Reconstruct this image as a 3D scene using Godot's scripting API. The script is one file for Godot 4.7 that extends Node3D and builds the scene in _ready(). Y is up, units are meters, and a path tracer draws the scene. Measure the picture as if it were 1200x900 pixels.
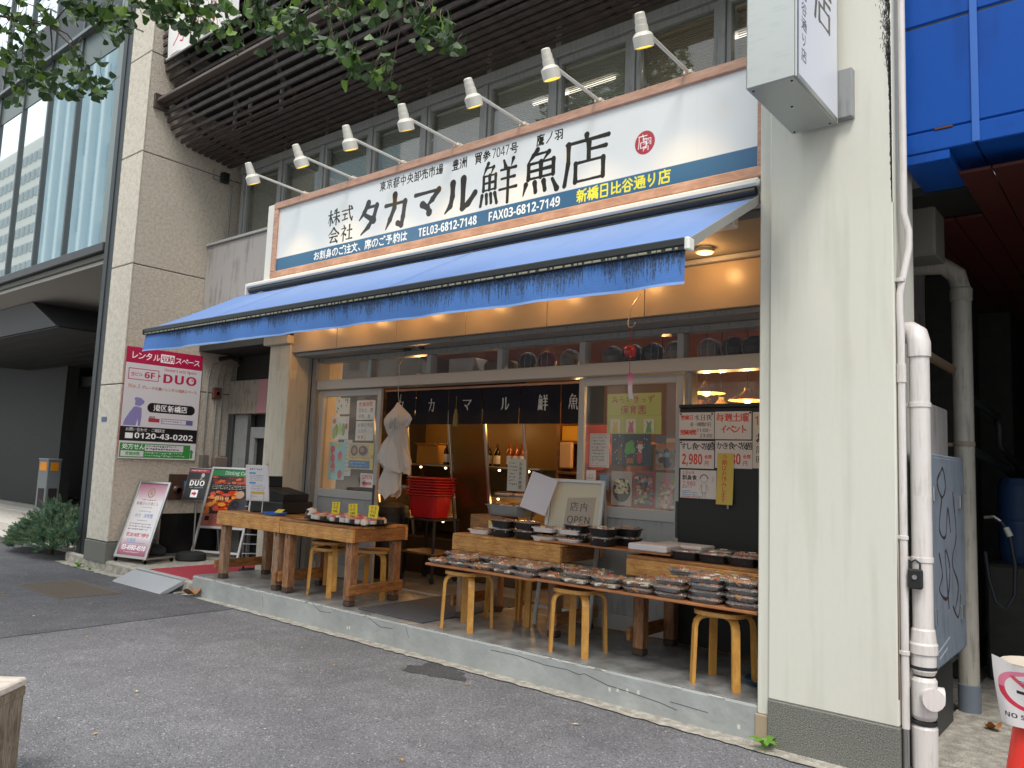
extends Node3D

# ---------------------------------------------------------------- mesh builder
class Bd:
	var v := PackedVector3Array()
	var n := PackedVector3Array()
	var t := PackedVector2Array()
	var c := PackedColorArray()
	var col := Color.WHITE
	var painted := false
	var xf := Transform3D.IDENTITY
	func paint(k: Color) -> Bd:
		col = k
		painted = true
		return self
	func vert(p: Vector3, nn: Vector3, uv := Vector2.ZERO) -> void:
		v.append(xf * p)
		n.append((xf.basis * nn).normalized())
		t.append(uv)
		c.append(col)
	func tri(a: Vector3, b: Vector3, d: Vector3) -> void:
		var nn := (b - a).cross(d - a)
		if nn.length_squared() < 1e-16:
			return
		nn = nn.normalized()
		vert(a, nn)
		vert(d, nn)
		vert(b, nn)
	# corners run counter-clockwise seen from outside: bottom left, bottom right, top right, top left
	func quad(a: Vector3, b: Vector3, d: Vector3, e: Vector3, u0 := Vector2(0, 1), u1 := Vector2(1, 0)) -> void:
		var nn := (b - a).cross(e - a)
		if nn.length_squared() < 1e-14:
			nn = (d - b).cross(e - b)
		nn = nn.normalized()
		var ua := Vector2(u0.x, u0.y)
		var ub := Vector2(u1.x, u0.y)
		var ud := Vector2(u1.x, u1.y)
		var ue := Vector2(u0.x, u1.y)
		vert(a, nn, ua)
		vert(d, nn, ud)
		vert(b, nn, ub)
		vert(a, nn, ua)
		vert(e, nn, ue)
		vert(d, nn, ud)
	func out_quad(a: Vector3, b: Vector3, d: Vector3, e: Vector3, mid: Vector3) -> void:
		if (b - a).cross(e - a).dot((a + d) * 0.5 - mid) < 0.0:
			quad(a, e, d, b)
		else:
			quad(a, b, d, e)
	func out_tri(a: Vector3, b: Vector3, d: Vector3, mid: Vector3) -> void:
		if (b - a).cross(d - a).dot(a - mid) < 0.0:
			tri(a, d, b)
		else:
			tri(a, b, d)
	func box(p0: Vector3, p1: Vector3, bev := 0.0) -> Bd:
		var lo := p0.min(p1)
		var hi := p0.max(p1)
		var m := (lo + hi) * 0.5
		var h := (hi - lo) * 0.5
		bev = minf(bev, minf(h.x, minf(h.y, h.z)) * 0.9)
		for ax in 3:
			var b1 := (ax + 1) % 3
			var b2 := (ax + 2) % 3
			for s in [-1.0, 1.0]:
				var q := []
				for k in [[-1.0, -1.0], [1.0, -1.0], [1.0, 1.0], [-1.0, 1.0]]:
					var p := Vector3.ZERO
					p[ax] = s * h[ax]
					p[b1] = k[0] * (h[b1] - bev)
					p[b2] = k[1] * (h[b2] - bev)
					q.append(m + p)
				out_quad(q[0], q[1], q[2], q[3], m)
			if bev > 0.0:
				for s in [-1.0, 1.0]:
					for r in [-1.0, 1.0]:
						var q := []
						for k in [[0, -1.0], [0, 1.0], [1, 1.0], [1, -1.0]]:
							var p := Vector3.ZERO
							p[b1] = s * (h[b1] - (bev if k[0] == 1 else 0.0))
							p[b2] = r * (h[b2] - (bev if k[0] == 0 else 0.0))
							p[ax] = k[1] * (h[ax] - bev)
							q.append(m + p)
						out_quad(q[0], q[1], q[2], q[3], m)
		if bev > 0.0:
			for sx in [-1.0, 1.0]:
				for sy in [-1.0, 1.0]:
					for sz in [-1.0, 1.0]:
						var s := Vector3(sx, sy, sz)
						var q := []
						for ax in 3:
							var p := h - Vector3.ONE * bev
							p[ax] = h[ax]
							q.append(m + p * s)
						out_tri(q[0], q[1], q[2], m)
		return self
	# a bar of square section from a to b
	func bar(a: Vector3, b: Vector3, w: float, d: float, up := Vector3.UP, bev := 0.0) -> Bd:
		var keep := xf
		var z := (b - a)
		var l := z.length()
		z /= l
		if absf(z.dot(up)) > 0.98:
			up = Vector3.RIGHT
		var x := up.cross(z).normalized()
		var y := z.cross(x)
		xf = keep * Transform3D(Basis(x, y, z), a)
		box(Vector3(-w / 2, -d / 2, 0), Vector3(w / 2, d / 2, l), bev)
		xf = keep
		return self
	func tube(path: Array, r, sides := 8, caps := true) -> Bd:
		var rings := []
		var last := path.size() - 1
		var ref := Vector3.UP
		var d0: Vector3 = (path[1] - path[0]).normalized()
		if absf(d0.dot(ref)) > 0.9:
			ref = Vector3.RIGHT
		var side := ref.cross(d0).normalized()
		for i in path.size():
			var a: Vector3 = path[maxi(i - 1, 0)]
			var b: Vector3 = path[mini(i + 1, last)]
			var d := (b - a).normalized()
			side = (side - d * side.dot(d)).normalized()
			var up := d.cross(side)
			var rr: float = r[i] if r is Array else r
			var ring := []
			for k in sides:
				var an := TAU * k / sides
				var nn := side * cos(an) + up * sin(an)
				ring.append([path[i] + nn * rr, nn])
			rings.append(ring)
		for i in last:
			for k in sides:
				var k2 := (k + 1) % sides
				var A = rings[i][k]
				var B = rings[i][k2]
				var C = rings[i + 1][k2]
				var D = rings[i + 1][k]
				smooth_quad(A, B, C, D)
		if caps:
			for e in [0, last]:
				for k in range(1, sides - 1):
					out_tri(rings[e][0][0], rings[e][k][0], rings[e][k + 1][0], path[1 if e == 0 else last - 1])
		return self
	func smooth_quad(A, B, C, D) -> void:
		var flip: bool = (B[0] - A[0]).cross(C[0] - A[0]).dot(A[1] + C[1]) < 0.0
		for q in ([A, C, B, A, D, C] if not flip else [A, B, C, A, C, D]):
			vert(q[0], q[1])
	# profile points (radius, height) turned about the y axis
	func lathe(prof: Array, seg := 16, at := Vector3.ZERO, squash := Vector2.ONE) -> Bd:
		for i in prof.size() - 1:
			var a: Vector2 = prof[i]
			var b: Vector2 = prof[i + 1]
			var d := (b - a)
			if d.length() < 1e-6:
				continue
			var nn := Vector2(d.y, -d.x).normalized()
			for k in seg:
				var a0 := TAU * k / seg
				var a1 := TAU * (k + 1) / seg
				var q := []
				for z in [[a, a0], [a, a1], [b, a1], [b, a0]]:
					var p: Vector2 = z[0]
					var e := Vector3(cos(z[1]) * squash.x, 0, sin(z[1]) * squash.y)
					q.append([at + e * p.x + Vector3(0, p.y, 0), Vector3(e.x * nn.x, nn.y, e.z * nn.x)])
				if a.x < 1e-5:
					for w in [q[0], q[3], q[2]]:
						vert(w[0], w[1])
				else:
					smooth_quad(q[0], q[1], q[2], q[3])
		return self
	# an outline in x and y, pushed from z0 to z1
	func prism(poly: PackedVector2Array, z0: float, z1: float) -> Bd:
		var ids := Geometry2D.triangulate_polygon(poly)
		for i in range(0, ids.size(), 3):
			var a := poly[ids[i]]
			var b := poly[ids[i + 1]]
			var d := poly[ids[i + 2]]
			for z in [z0, z1]:
				var A := Vector3(a.x, a.y, z)
				var B := Vector3(b.x, b.y, z)
				var D := Vector3(d.x, d.y, z)
				var s := 1.0 if z == maxf(z0, z1) else -1.0
				if (B - A).cross(D - A).z * s > 0:
					tri(A, B, D)
				else:
					tri(A, D, B)
		var area := 0.0
		for i in poly.size():
			area += poly[i].cross(poly[(i + 1) % poly.size()])
		var cw := area < 0.0
		for i in poly.size():
			var a := poly[i]
			var b := poly[(i + 1) % poly.size()]
			var lo := minf(z0, z1)
			var hi := maxf(z0, z1)
			out_side(a, b, lo, hi, cw)
		return self
	func out_side(a: Vector2, b: Vector2, lo: float, hi: float, cw: bool) -> void:
		# the outside lies to the right of the way when the outline runs counter-clockwise in y-up axes
		var A := Vector3(a.x, a.y, lo)
		var B := Vector3(b.x, b.y, lo)
		var up := Vector3(0, 0, hi - lo)
		var area_sign := -1.0 if cw else 1.0
		var out := Vector3(b.y - a.y, a.x - b.x, 0) * area_sign
		if (B - A).cross(up).dot(out) > 0.0:
			quad(A, B, B + up, A + up)
		else:
			quad(B, A, A + up, B + up)
	# a sheet over a grid of points: pts[row][column]
	func grid(pts: Array) -> Bd:
		var rows := pts.size()
		var cols: int = pts[0].size()
		var nr := []
		for i in rows:
			var line := []
			for j in cols:
				var du: Vector3 = pts[i][mini(j + 1, cols - 1)] - pts[i][maxi(j - 1, 0)]
				var dv: Vector3 = pts[mini(i + 1, rows - 1)][j] - pts[maxi(i - 1, 0)][j]
				line.append(du.cross(dv).normalized())
			nr.append(line)
		for i in rows - 1:
			for j in cols - 1:
				for k in [[0, 0], [1, 1], [0, 1], [0, 0], [1, 0], [1, 1]]:
					var a: int = i + k[0]
					var b: int = j + k[1]
					vert(pts[a][b], nr[a][b], Vector2(float(b) / (cols - 1), 1.0 - float(a) / (rows - 1)))
		return self
	func mesh() -> ArrayMesh:
		var arr := []
		arr.resize(Mesh.ARRAY_MAX)
		arr[Mesh.ARRAY_VERTEX] = v
		arr[Mesh.ARRAY_NORMAL] = n
		arr[Mesh.ARRAY_TEX_UV] = t
		if painted:
			arr[Mesh.ARRAY_COLOR] = c
		var m := ArrayMesh.new()
		m.add_surface_from_arrays(Mesh.PRIMITIVE_TRIANGLES, arr)
		return m

# ---------------------------------------------------------------- nodes
var taken := {}
var M := {}
var rng := RandomNumberGenerator.new()

func bd() -> Bd:
	return Bd.new()

func numbered(called: String) -> String:
	if not taken.has(called):
		taken[called] = 0
		return called
	taken[called] += 1
	return "%s_%03d" % [called, taken[called]]

func tag(o: Node3D, label: String, category: String, group := "") -> Node3D:
	o.set_meta("label", label)
	o.set_meta("category", category)
	if group != "":
		o.set_meta("group", group)
	return o

func thing(called: String, label: String, category: String, at := Vector3.ZERO, turn := 0.0, group := "") -> Node3D:
	var o := Node3D.new()
	o.name = numbered(called)
	add_child(o)
	o.position = at
	o.rotation.y = turn
	return tag(o, label, category, group)

func part(parent: Node3D, called: String, mesh: Mesh, m: Material, at := Vector3.ZERO, rot := Vector3.ZERO) -> MeshInstance3D:
	var o := MeshInstance3D.new()
	o.name = called if parent != self else numbered(called)
	o.mesh = mesh
	o.material_override = m
	parent.add_child(o, true)
	o.position = at
	o.rotation = rot
	return o

func pbox(parent: Node3D, called: String, a: Vector3, b: Vector3, m: Material, bev := 0.004) -> MeshInstance3D:
	var mid := (a + b) * 0.5
	return part(parent, called, bd().box(a - mid, b - mid, bev).mesh(), m, mid)

func struct(called: String, mesh: Mesh, m: Material, at := Vector3.ZERO) -> MeshInstance3D:
	var o := part(self, called, mesh, m, at)
	o.set_meta("kind", "structure")
	return o

func copy_of(o: Node3D, called := "") -> Node3D:
	var c: Node3D = o.duplicate()
	c.name = numbered(called if called != "" else String(o.name).rstrip("0123456789").rstrip("_"))
	add_child(c)
	return c

# a thin sheet that carries a print on its front (+z); its edges and back take the print's rim colour
func sheet_mesh(w: float, h: float, d := 0.003) -> ArrayMesh:
	var b := bd()
	var x := w / 2
	var y := h / 2
	var rim := Vector2(0.004, 0.004)
	b.quad(Vector3(-x, -y, 0), Vector3(x, -y, 0), Vector3(x, y, 0), Vector3(-x, y, 0))
	b.quad(Vector3(x, -y, -d), Vector3(-x, -y, -d), Vector3(-x, y, -d), Vector3(x, y, -d), rim, rim)
	b.quad(Vector3(-x, -y, -d), Vector3(-x, -y, 0), Vector3(-x, y, 0), Vector3(-x, y, -d), rim, rim)
	b.quad(Vector3(x, -y, 0), Vector3(x, -y, -d), Vector3(x, y, -d), Vector3(x, y, 0), rim, rim)
	b.quad(Vector3(-x, y, 0), Vector3(x, y, 0), Vector3(x, y, -d), Vector3(-x, y, -d), rim, rim)
	b.quad(Vector3(-x, -y, -d), Vector3(x, -y, -d), Vector3(x, -y, 0), Vector3(-x, -y, 0), rim, rim)
	return b.mesh()

# ---------------------------------------------------------------- print: strokes of the characters on a 100 x 100 field, y down
var G := {
	"木": "0530 9530/5005 5095/5030 0580/5030 9580", "氵": "2010 6028/1040 5055/1095 7065", "亻": "7003 1045/4530 4599",
	"土": "1035 9035/5005 5092/0292 9892", "糸": "5502 2022 5035/8018 1555 8050/5050 5099/2565 1088/7562 9282/6542 8555",
	"言": "4002 5510/0518 9518/2032 8032/2048 8048/2062 8062 8095 2095 2062", "者": "1015 8015/4502 4538/0538 9538/8005 1065/3055 8055 8095 3095 3055/3075 8075",
	"朿": "0515 9515/2032 8032 8050/2032 2050/5002 5099/5055 0590/5055 9590", "羊": "2505 3520/7505 6520/1025 9025/1545 8545/0568 9568/5025 5099",
	"魚": "4002 3012 1528/3512 7012 5528/1830 8230 8262 1862 1830/5030 5062/1846 8246/1272 0595/3572 3892/5872 6292/8072 9295",
	"タ": "4505 3030 1050/4018 8018 7050 5075 2095/3540 7060", "カ": "1030 8530 8070 7592 6085/4505 4540 3070 1595", "マ": "0820 9020 7045 5065/3555 5570 6085",
	"ル": "3015 3050 2575 1092/6010 6088 7580 9455", "鮮": "@魚 0 0 50 99/@羊 50 0 99 99",
	"店": "5002 5013/0813 9513/1213 1250 0595/5518 5552/5533 9033/2855 8555 8592 2892 2855",
	"株": "@木 0 0 42 99/6008 5030/5525 9525/4548 9948/7202 7299/7250 4885/7250 9985", "式": "0525 9525/1548 5048/3248 3280/1082 5578/6503 6840 7875 9295 9575/7805 8815",
	"会": "5002 3025 0545/5002 7025 9545/3040 7040/1558 8558/4558 2590 7588/6572 8595", "社": "2502 3012/0822 4222 2545 0565/2545 2599/2550 4565/5538 9538/7508 7592/5092 9992",
	"東": "0515 9515/2030 8030 8062 2062 2030/2046 8046/5002 5099/4865 0592/5265 9592", "京": "5002 5015/0515 9515/2532 7532 7555 2555 2532/5055 5092 4088/2565 1085/7565 9085",
	"都": "@者 0 0 58 99/6508 9508 7835 9558 9070 7868/6508 6599", "中": "1525 8525 8562 1562 1525/5002 5099", "央": "2022 8022 8055/2022 2055/0555 9555/5002 5055 3580 0595/5055 7080 9595",
	"卸": "2005 1022/1520 5520/0542 5842/3220 3290/3262 5562/1255 1292/0592 5885/6510 9510 9565 8268/6510 6599", "売": "1015 9015/5002 5032/2532 7532/0560 0845 9545 9560/3560 3580 1098/6260 6292 9592 9580",
	"市": "5002 5018/0518 9518/1535 1585/1535 8535 8585 7582/5018 5099", "場": "@土 0 15 38 90/5005 9005 9038 5038 5005/5022 9022/4250 9950/5550 4272/5562 9562 8892 7888/6862 5088/8262 6592",
	"豊": "2012 8012 8042 2042 2012/2027 8027/4002 4042/6002 6042/1050 9050/2858 7258 7275 2875 2858/3278 3890/6878 6290/0595 9595",
	"洲": "@氵 0 0 25 99/3832 3350/4505 4560 3595/5832 5552/6505 6590/7832 8250/9002 9099", "買": "1005 9005 9028 1028 1005/3805 3828/6205 6228/2038 8038 8078 2078 2038/2051 8051/2064 8064/3582 1598/6582 8598",
	"参": "4502 2022 7020/6510 8028/0538 9538/4525 0562/5530 9562/5545 2562/6055 2575/7065 2595", "号": "2808 7208 7232 2832 2808/0548 9548/3048 2565 7865 7592 6095",
	"鷹": "5002 5012/0812 9512/1212 1250 0595/3022 2245/2835 2858/4520 3832/4530 4556/4530 8530/4538 8238/4546 8246/4556 8856/6530 6556/3562 8062/3562 3582/3572 7572/3582 9082 8595 7590/2586 2096/4086 4295/5586 5894/7086 7494",
	"ノ": "8008 6545 1592", "羽": "0810 4510 4590 3585/1530 3042/0872 4255/5510 9410 9490 8285/6230 8042/5572 9055",
	"お": "1030 6025/3508 3570 2588 1275 3555 7048 8865 8082 6090/7818 9035", "刺": "@朿 0 0 58 99/6815 6870/9003 9090 7888",
	"身": "4502 3515/2515 7515 7590 6088/2515 2568/2532 7532/2550 7550/0572 8868/8855 1098", "の": "5215 4565 2588 0870 1035 4015 7515 9535 9065 6590",
	"ご": "2022 7022 6030/1565 2588 7588 8085/7803 8515/9003 9712", "注": "@氵 0 0 30 99/6003 7015/3828 9528/4558 9058/3592 9992/6828 6892", "文": "5002 5020/0522 9522/7522 5065 0595/2522 5065 9595",
	"、": "1070 3592", "席": "5002 5012/0812 9512/1212 1255 0595/2330 9530/4220 4248 7548 7520/3060 3088/3060 8860 8888 8085/6048 6099", "予": "2008 7508 5030/3022 6538/0545 9045 7860/5045 5090 3590",
	"約": "2502 1025 3525/4018 1045 4542/2845 2899/1265 0585/4065 4882/6502 5030/6020 9420 9090 7588/6545 7560", "は": "1810 1250 1592 2580/3530 9530/6508 6575 5090 4080 5572 9090",
	"新": "2502 2512/0815 5015/1522 1832/4220 3832/0535 5535/0555 5555/3035 3099/2858 0885/3258 5082/9005 6018/6018 6060 5295/6045 9945/8245 8299",
	"橋": "@木 0 0 38 99/9002 5012/4222 9922/6512 4238/7222 9538/5538 8538 8552 5552 5538/4558 4599/4558 9558 9595 8595/5870 8270 8286 5886 5870", "日": "2005 8005 8095 2095 2005/2050 8050",
	"比": "1505 1590 4578/1545 4545/6005 6088 9288 9570/6050 9035", "谷": "3505 1028/6505 9028/5020 3045 0560/5020 7045 9560/2862 7262 7295 2895 2862",
	"通": "1005 2218/0535 2235 2575 0590/2575 4590 9992/3808 8508 6522/3830 3875/3830 9230 9275 8575/3845 9245/3860 9260/6522 6578", "り": "2510 2050 2860 4045/7008 7050 6075 3595",
	"レ": "2508 2588 5578 9045", "ン": "1018 3532/1088 5575 9030", "ス": "1518 8018 6550 0592/5555 9092", "ペ": "0562 3530 9575/8015 9515 9528 8028 8015", "ー": "0550 9550",
	"収": "1212 1265 4558/3503 3599/5515 9515 7565 4895/5530 7070 9895", "納": "@糸 0 0 40 99/5025 5099/5025 9525 9592 8590/7203 6850 5570/7045 8565",
	"港": "@氵 0 0 26 99/3518 9518/5003 5038/7803 7838/3038 9938/5038 3062/8038 9962/4562 8062 8075 4575/4562 4592 9592 9585", "区": "9010 1010 1090 9590/3025 7570/7025 3070",
	"処": "3003 1050/2520 5020 3565 0595/1840 4075 9592/6512 6550 5270/6512 8512 8560 9565 9852", "方": "5002 5018/0520 9520/4020 3560 1095/3845 8045 7592 5888", "せ": "0538 9538/7208 7260 5555/3015 3080 4590 8588",
	"ん": "5005 1092/1092 3555 5050 5585 7090 9560", "問": "1005 1099/1005 4205 4238 1038/1022 4222/9005 9095 8092/9005 5805 5838 9038/5822 9022/3555 6555 6582 3582 3555", "い": "2018 2060 3080 4570/7522 9055",
	"合": "5002 0545/5002 9545/3042 7042/2560 7560 7595 2595 2560", "わ": "2805 2898/0528 4528 0878/2870 5540 8540 9260 7585 5590", "相": "@木 0 0 48 99/5508 9508 9595 5595 5508/5535 9535/5565 9565",
	"談": "@言 0 0 42 99/7202 5545/5518 6230/9215 8030/7220 9545/7250 5098/5562 6275/9260 8075/7265 9598", "毎": "3003 0838/2022 9522/2838 2080 8580/2838 8238 7599/0558 9958",
	"週": "1005 2218/0535 2235 2575 0590/2575 4590 9992/3808 3875/3808 9208 9275 8275/5025 8225/6515 6538/4838 8438/5548 7848 7865 5565 5548",
	"曜": "0515 3215 3285 0585 0515/0550 3250/4205 6505 6525/4215 6515/7005 9505 9525/7015 9515/5030 4248/4840 4899/6530 7540/4845 9545/4860 9260/4875 9275/4892 9892/7045 7092",
	"イ": "8008 5540 1060/5538 5595", "ベ": "0562 3530 9575/7512 8525/8808 9820", "ト": "3505 3595/3540 8065", "す": "0525 9525/5505 5560 3562 3545 5545 5575 3595", "し": "2508 2575 4590 8570",
	"食": "5002 0540/5002 9540/5020 5030/2832 7232 7262 2862/2832 2892 5085/2848 7248/6065 9595/8068 6078", "放": "2502 2815/0520 5020/2520 2055 0595/2042 4542 4088 3088/6502 5235/6020 9520 8060 5098/6240 7570 9898",
	"題": "0805 4205 4235 0835 0805/0820 4220/0545 5045/2845 2885/2862 4562/1260 0595/1080 4595 9995/5505 9905/7505 7018/6018 9218 9270 6070 6018/6035 9235/6052 9252/6575 5588/8575 9588",
	"か": "0830 6028 6075 5090 4085/3205 2560 0890/7522 9550", "き": "1522 8018/1042 8838/4005 7565/7565 4560/2570 3090 7590", "円": "1508 1599/1508 8508 8595 7592/1550 8550/5008 5050",
	"今": "5002 0545/5002 9545/3545 6545/2065 7565 5598", "期": "0518 5518/1503 1572/4203 4272/1535 4235/1553 4253/0572 5572/1878 0595/3878 5092/6208 6260 5295/6208 9508 9595 8592/6235 9535/6260 9560",
	"休": "@亻 0 0 30 99/3530 9930/6803 6899/6830 3578/6830 9978", "み": "1518 5518 3055 1080 1565 4555 9575/8040 7590", "ま": "1520 8520/2040 8040/5003 5075 3592 2080 3570 5572 8590",
	"営": "2003 2815/5002 5014/8003 7214/0838 0822 9222 9238/3032 7032 7050 3050 3032/2062 8062 8095 2095 2062/4850 4562", "業": "3503 3522/6503 6522/1508 2520/8508 7520/0524 9524/2528 3038/7528 7038/1042 9042/1855 8255/0568 9568/5042 5099/4568 0595/5568 9595",
	"時": "0515 3515 3585 0585 0515/0550 3550/4520 9520/7003 7035/4038 9938/4055 9955/8038 8092 6890/5265 6280", "間": "1005 1099/1005 4205 4238 1038/1022 4222/9005 9095 8092/9005 5805 5838 9038/5822 9022/3550 6550 6588 3588 3550/3568 6568",
	"水": "5003 5092 3888/0832 3832 1080/8520 6045/5040 6570 9592", "夜": "5002 5012/0515 9515/3018 0555/2238 2299/6020 4055/5535 8535 7065 4095/5045 6575 9595", "内": "1522 1599/1522 8522 8592 7590/5003 4845 2570/5040 7562",
	"保": "@亻 0 0 30 99/4508 9008 9035 4535 4508/3552 9952/6835 6899/6852 3590/6852 9990", "育": "5002 5010/0514 9514/3514 2030 7530/6518 8232/2542 2599/2542 7542 7595 6592/2558 7558/2575 7575",
	"園": "0805 9205 9595 0595 0805/2520 7520/5010 5030/2032 8032/3542 6542 6558 3558 3542/4058 2080/5062 5078/5562 8082", "ら": "3505 6015/3025 2055 6545 8065 6588 3590", "っ": "2055 6048 7565 4588",
	"ず": "0525 8525/5005 5060 3062 3045 5045 5075 3095/8003 8815/9200 9910", "当": "5002 5030/2008 3025/8008 7025/1535 8535 8592/2062 8562/1592 8592", "ビ": "2005 2085 8588/2050 7535/7508 8520/8804 9816",
	"グ": "4503 1045/4018 8518 4592/7803 8515/9000 9710", "ド": "3005 3595/3540 7560/6510 7525/8005 9020", "高": "5002 5012/0512 9512/3022 7022 7038 3038 3022/1048 1099/1048 9048 9095 8095/3060 7060 7082 3082 3060",
	"診": "@言 0 0 42 99/7202 4538/7202 9838/7530 5050/8042 5068/9055 5090", "・": "4545 5555", "ッ": "1520 2540/4515 5235/8520 7060 3590", "で": "0818 9218 5048 4575 7092/7045 7858/8540 9553",
}

func strokes_of(ch: String) -> Array:
	var out := []
	for tok in (G[ch] as String).split("/"):
		if tok.begins_with("@"):
			var a := tok.substr(1).split(" ")
			var x0 := float(a[1])
			var y0 := float(a[2])
			var kx := (float(a[3]) - x0) / 99.0
			var ky := (float(a[4]) - y0) / 99.0
			for st in strokes_of(a[0]):
				var l := PackedVector2Array()
				for p in st:
					l.append(Vector2(x0 + p.x * kx, y0 + p.y * ky))
				out.append(l)
		else:
			var l := PackedVector2Array()
			for w in tok.split(" "):
				l.append(Vector2(float(w.substr(0, 2)), float(w.substr(2, 2))))
			out.append(l)
	return out

var fonts := {}
func font_of(serif: bool, bold: bool) -> Font:
	var k := "%s%s" % [serif, bold]
	if not fonts.has(k):
		var f := SystemFont.new()
		f.font_names = PackedStringArray(["Droid Serif" if serif else "Droid Sans"])
		f.font_weight = 700 if bold else 400
		fonts[k] = f
	return fonts[k]

# a picture to print on: drawn at twice its size, then brought down
class Cv:
	var im: Image
	var w: int
	var h: int
	var k := 2.0
	var host
	func _init(ww: int, hh: int, back: Color, owner_) -> void:
		w = ww
		h = hh
		host = owner_
		im = Image.create(w * 2, h * 2, false, Image.FORMAT_RGBA8)
		im.fill(back)
	func rect(x: float, y: float, ww: float, hh: float, c: Color) -> void:
		im.fill_rect(Rect2i(int(x * k), int(y * k), int(ww * k), int(hh * k)), c)
	func poly(pts: PackedVector2Array, c: Color) -> void:
		var y0 := INF
		var y1 := -INF
		for p in pts:
			y0 = minf(y0, p.y)
			y1 = maxf(y1, p.y)
		var m := pts.size()
		for yy in range(maxi(0, int(y0 * k)), mini(h * 2 - 1, int(ceil(y1 * k))) + 1):
			var sy := (yy + 0.5) / k
			var xs := []
			for i in m:
				var a := pts[i]
				var b := pts[(i + 1) % m]
				if (a.y <= sy) != (b.y <= sy):
					xs.append(a.x + (sy - a.y) / (b.y - a.y) * (b.x - a.x))
			xs.sort()
			for i in range(0, xs.size() - 1, 2):
				var xa := int(floor(xs[i] * k + 0.5))
				var xb := int(floor(xs[i + 1] * k + 0.5))
				im.fill_rect(Rect2i(xa, yy, maxi(xb - xa, 1), 1), c)
	func disc(x: float, y: float, r: float, c: Color, ry := -1.0) -> void:
		if ry < 0:
			ry = r
		for yy in range(int((y - ry) * k), int((y + ry) * k) + 1):
			var d := ((yy + 0.5) / k - y) / ry
			if absf(d) < 1.0 and yy >= 0 and yy < h * 2:
				var hw := r * sqrt(1.0 - d * d)
				im.fill_rect(Rect2i(int((x - hw) * k), yy, maxi(int(hw * 2 * k), 1), 1), c)
	func line(a: Vector2, b: Vector2, wa: float, wb: float, c: Color) -> void:
		var d := (b - a)
		if d.length() < 0.01:
			return
		var s := d.normalized().orthogonal()
		poly(PackedVector2Array([a + s * wa / 2, b + s * wb / 2, b - s * wb / 2, a - s * wa / 2]), c)
	func ring(x: float, y: float, r: float, wd: float, c: Color, a0 := 0.0, a1 := TAU) -> void:
		for i in 40:
			var p := a0 + (a1 - a0) * i / 40.0
			var q := a0 + (a1 - a0) * (i + 1.15) / 40.0
			line(Vector2(x, y) + Vector2.from_angle(p) * r, Vector2(x, y) + Vector2.from_angle(q) * r, wd, wd, c)
	func glyph(ch: String, x: float, y: float, sx: float, sy: float, c: Color, wt: float, brush := false) -> void:
		for st in host.strokes_of(ch):
			var pts := PackedVector2Array()
			for p in st:
				pts.append(Vector2(x + p.x / 100.0 * sx, y + p.y / 100.0 * sy))
			var last := pts.size() - 2
			for i in last + 1:
				var a := pts[i]
				var b := pts[i + 1]
				if not brush:
					disc(a.x, a.y, wt / 2, c)
					line(a, b, wt, wt, c)
					disc(b.x, b.y, wt / 2, c)
					continue
				# a loaded brush: thin level strokes with a heavy stop, thick falling strokes that thin out to the left
				var d := (b - a).normalized()
				var level := absf(d.y) < 0.25
				var f := 0.62 if level else 1.12
				var w0 := f * (1.12 if i == 0 else 1.0)
				var w1 := f * 0.9
				if i == last:
					if d.x < -0.2 and d.y > 0.15:
						w1 = 0.28
					elif d.x > 0.3 and d.y > 0.25:
						w0 = 0.75
						w1 = 1.35
					elif level:
						w1 = 0.95
				var n := 7
				for k in n:
					var t := float(k) / n
					var t2 := float(k + 1) / n
					var s0 := lerpf(w0, w1, t) * (1.0 - 0.16 * sin(t * PI)) * wt
					var s1 := lerpf(w0, w1, t2) * (1.0 - 0.16 * sin(t2 * PI)) * wt
					line(a.lerp(b, t), a.lerp(b, t2 + 0.02), s0, s1, c)
				disc(a.x, a.y, w0 * wt * 0.48, c)
				disc(b.x, b.y, w1 * wt * 0.48, c)
	func jtext(s: String, x: float, y: float, size: float, c: Color, wt := 0.09, step := 1.05, wide := 1.0, brush := false, down := false) -> void:
		for i in s.length():
			var ch := s[i]
			if host.G.has(ch):
				glyph(ch, x, y, size * wide, size, c, size * wt, brush)
			elif ch != " ":
				text(ch, x, y + size * 0.05, size * 0.9, c, false, true, wide)
			if down:
				y += size * step
			else:
				x += size * step * wide * (0.62 if not host.G.has(ch) else 1.0)
	# x, y is the top left of the capitals, size their height
	func text(s: String, x: float, y: float, size: float, c: Color, serif := false, bold := true, wide := 1.0, fit := -1.0) -> float:
		var tm := TextMesh.new()
		tm.font = host.font_of(serif, bold)
		tm.text = s
		tm.font_size = 64
		tm.pixel_size = 0.01
		tm.depth = 0.0
		tm.horizontal_alignment = HORIZONTAL_ALIGNMENT_LEFT
		tm.vertical_alignment = VERTICAL_ALIGNMENT_TOP
		var a := tm.get_mesh_arrays()
		if a.is_empty() or a[0].size() == 0:
			return 0.0
		var vs: PackedVector3Array = a[0]
		var ids: PackedInt32Array = a[12]
		var lo := Vector2(INF, INF)
		var hi := Vector2(-INF, -INF)
		for p in vs:
			lo = lo.min(Vector2(p.x, p.y))
			hi = hi.max(Vector2(p.x, p.y))
		var sc := size / 0.457
		var sx := sc * wide
		if fit > 0.0:
			sx = fit / (hi.x - lo.x)
		var base_y := y + size
		var tm2 := TextMesh.new()
		tm2.font = tm.font
		tm2.text = "H" + s
		tm2.font_size = 64
		tm2.pixel_size = 0.01
		tm2.depth = 0.0
		tm2.vertical_alignment = VERTICAL_ALIGNMENT_TOP
		var ground := INF
		var hv: PackedVector3Array = tm2.get_mesh_arrays()[0]
		var hx := INF
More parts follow.
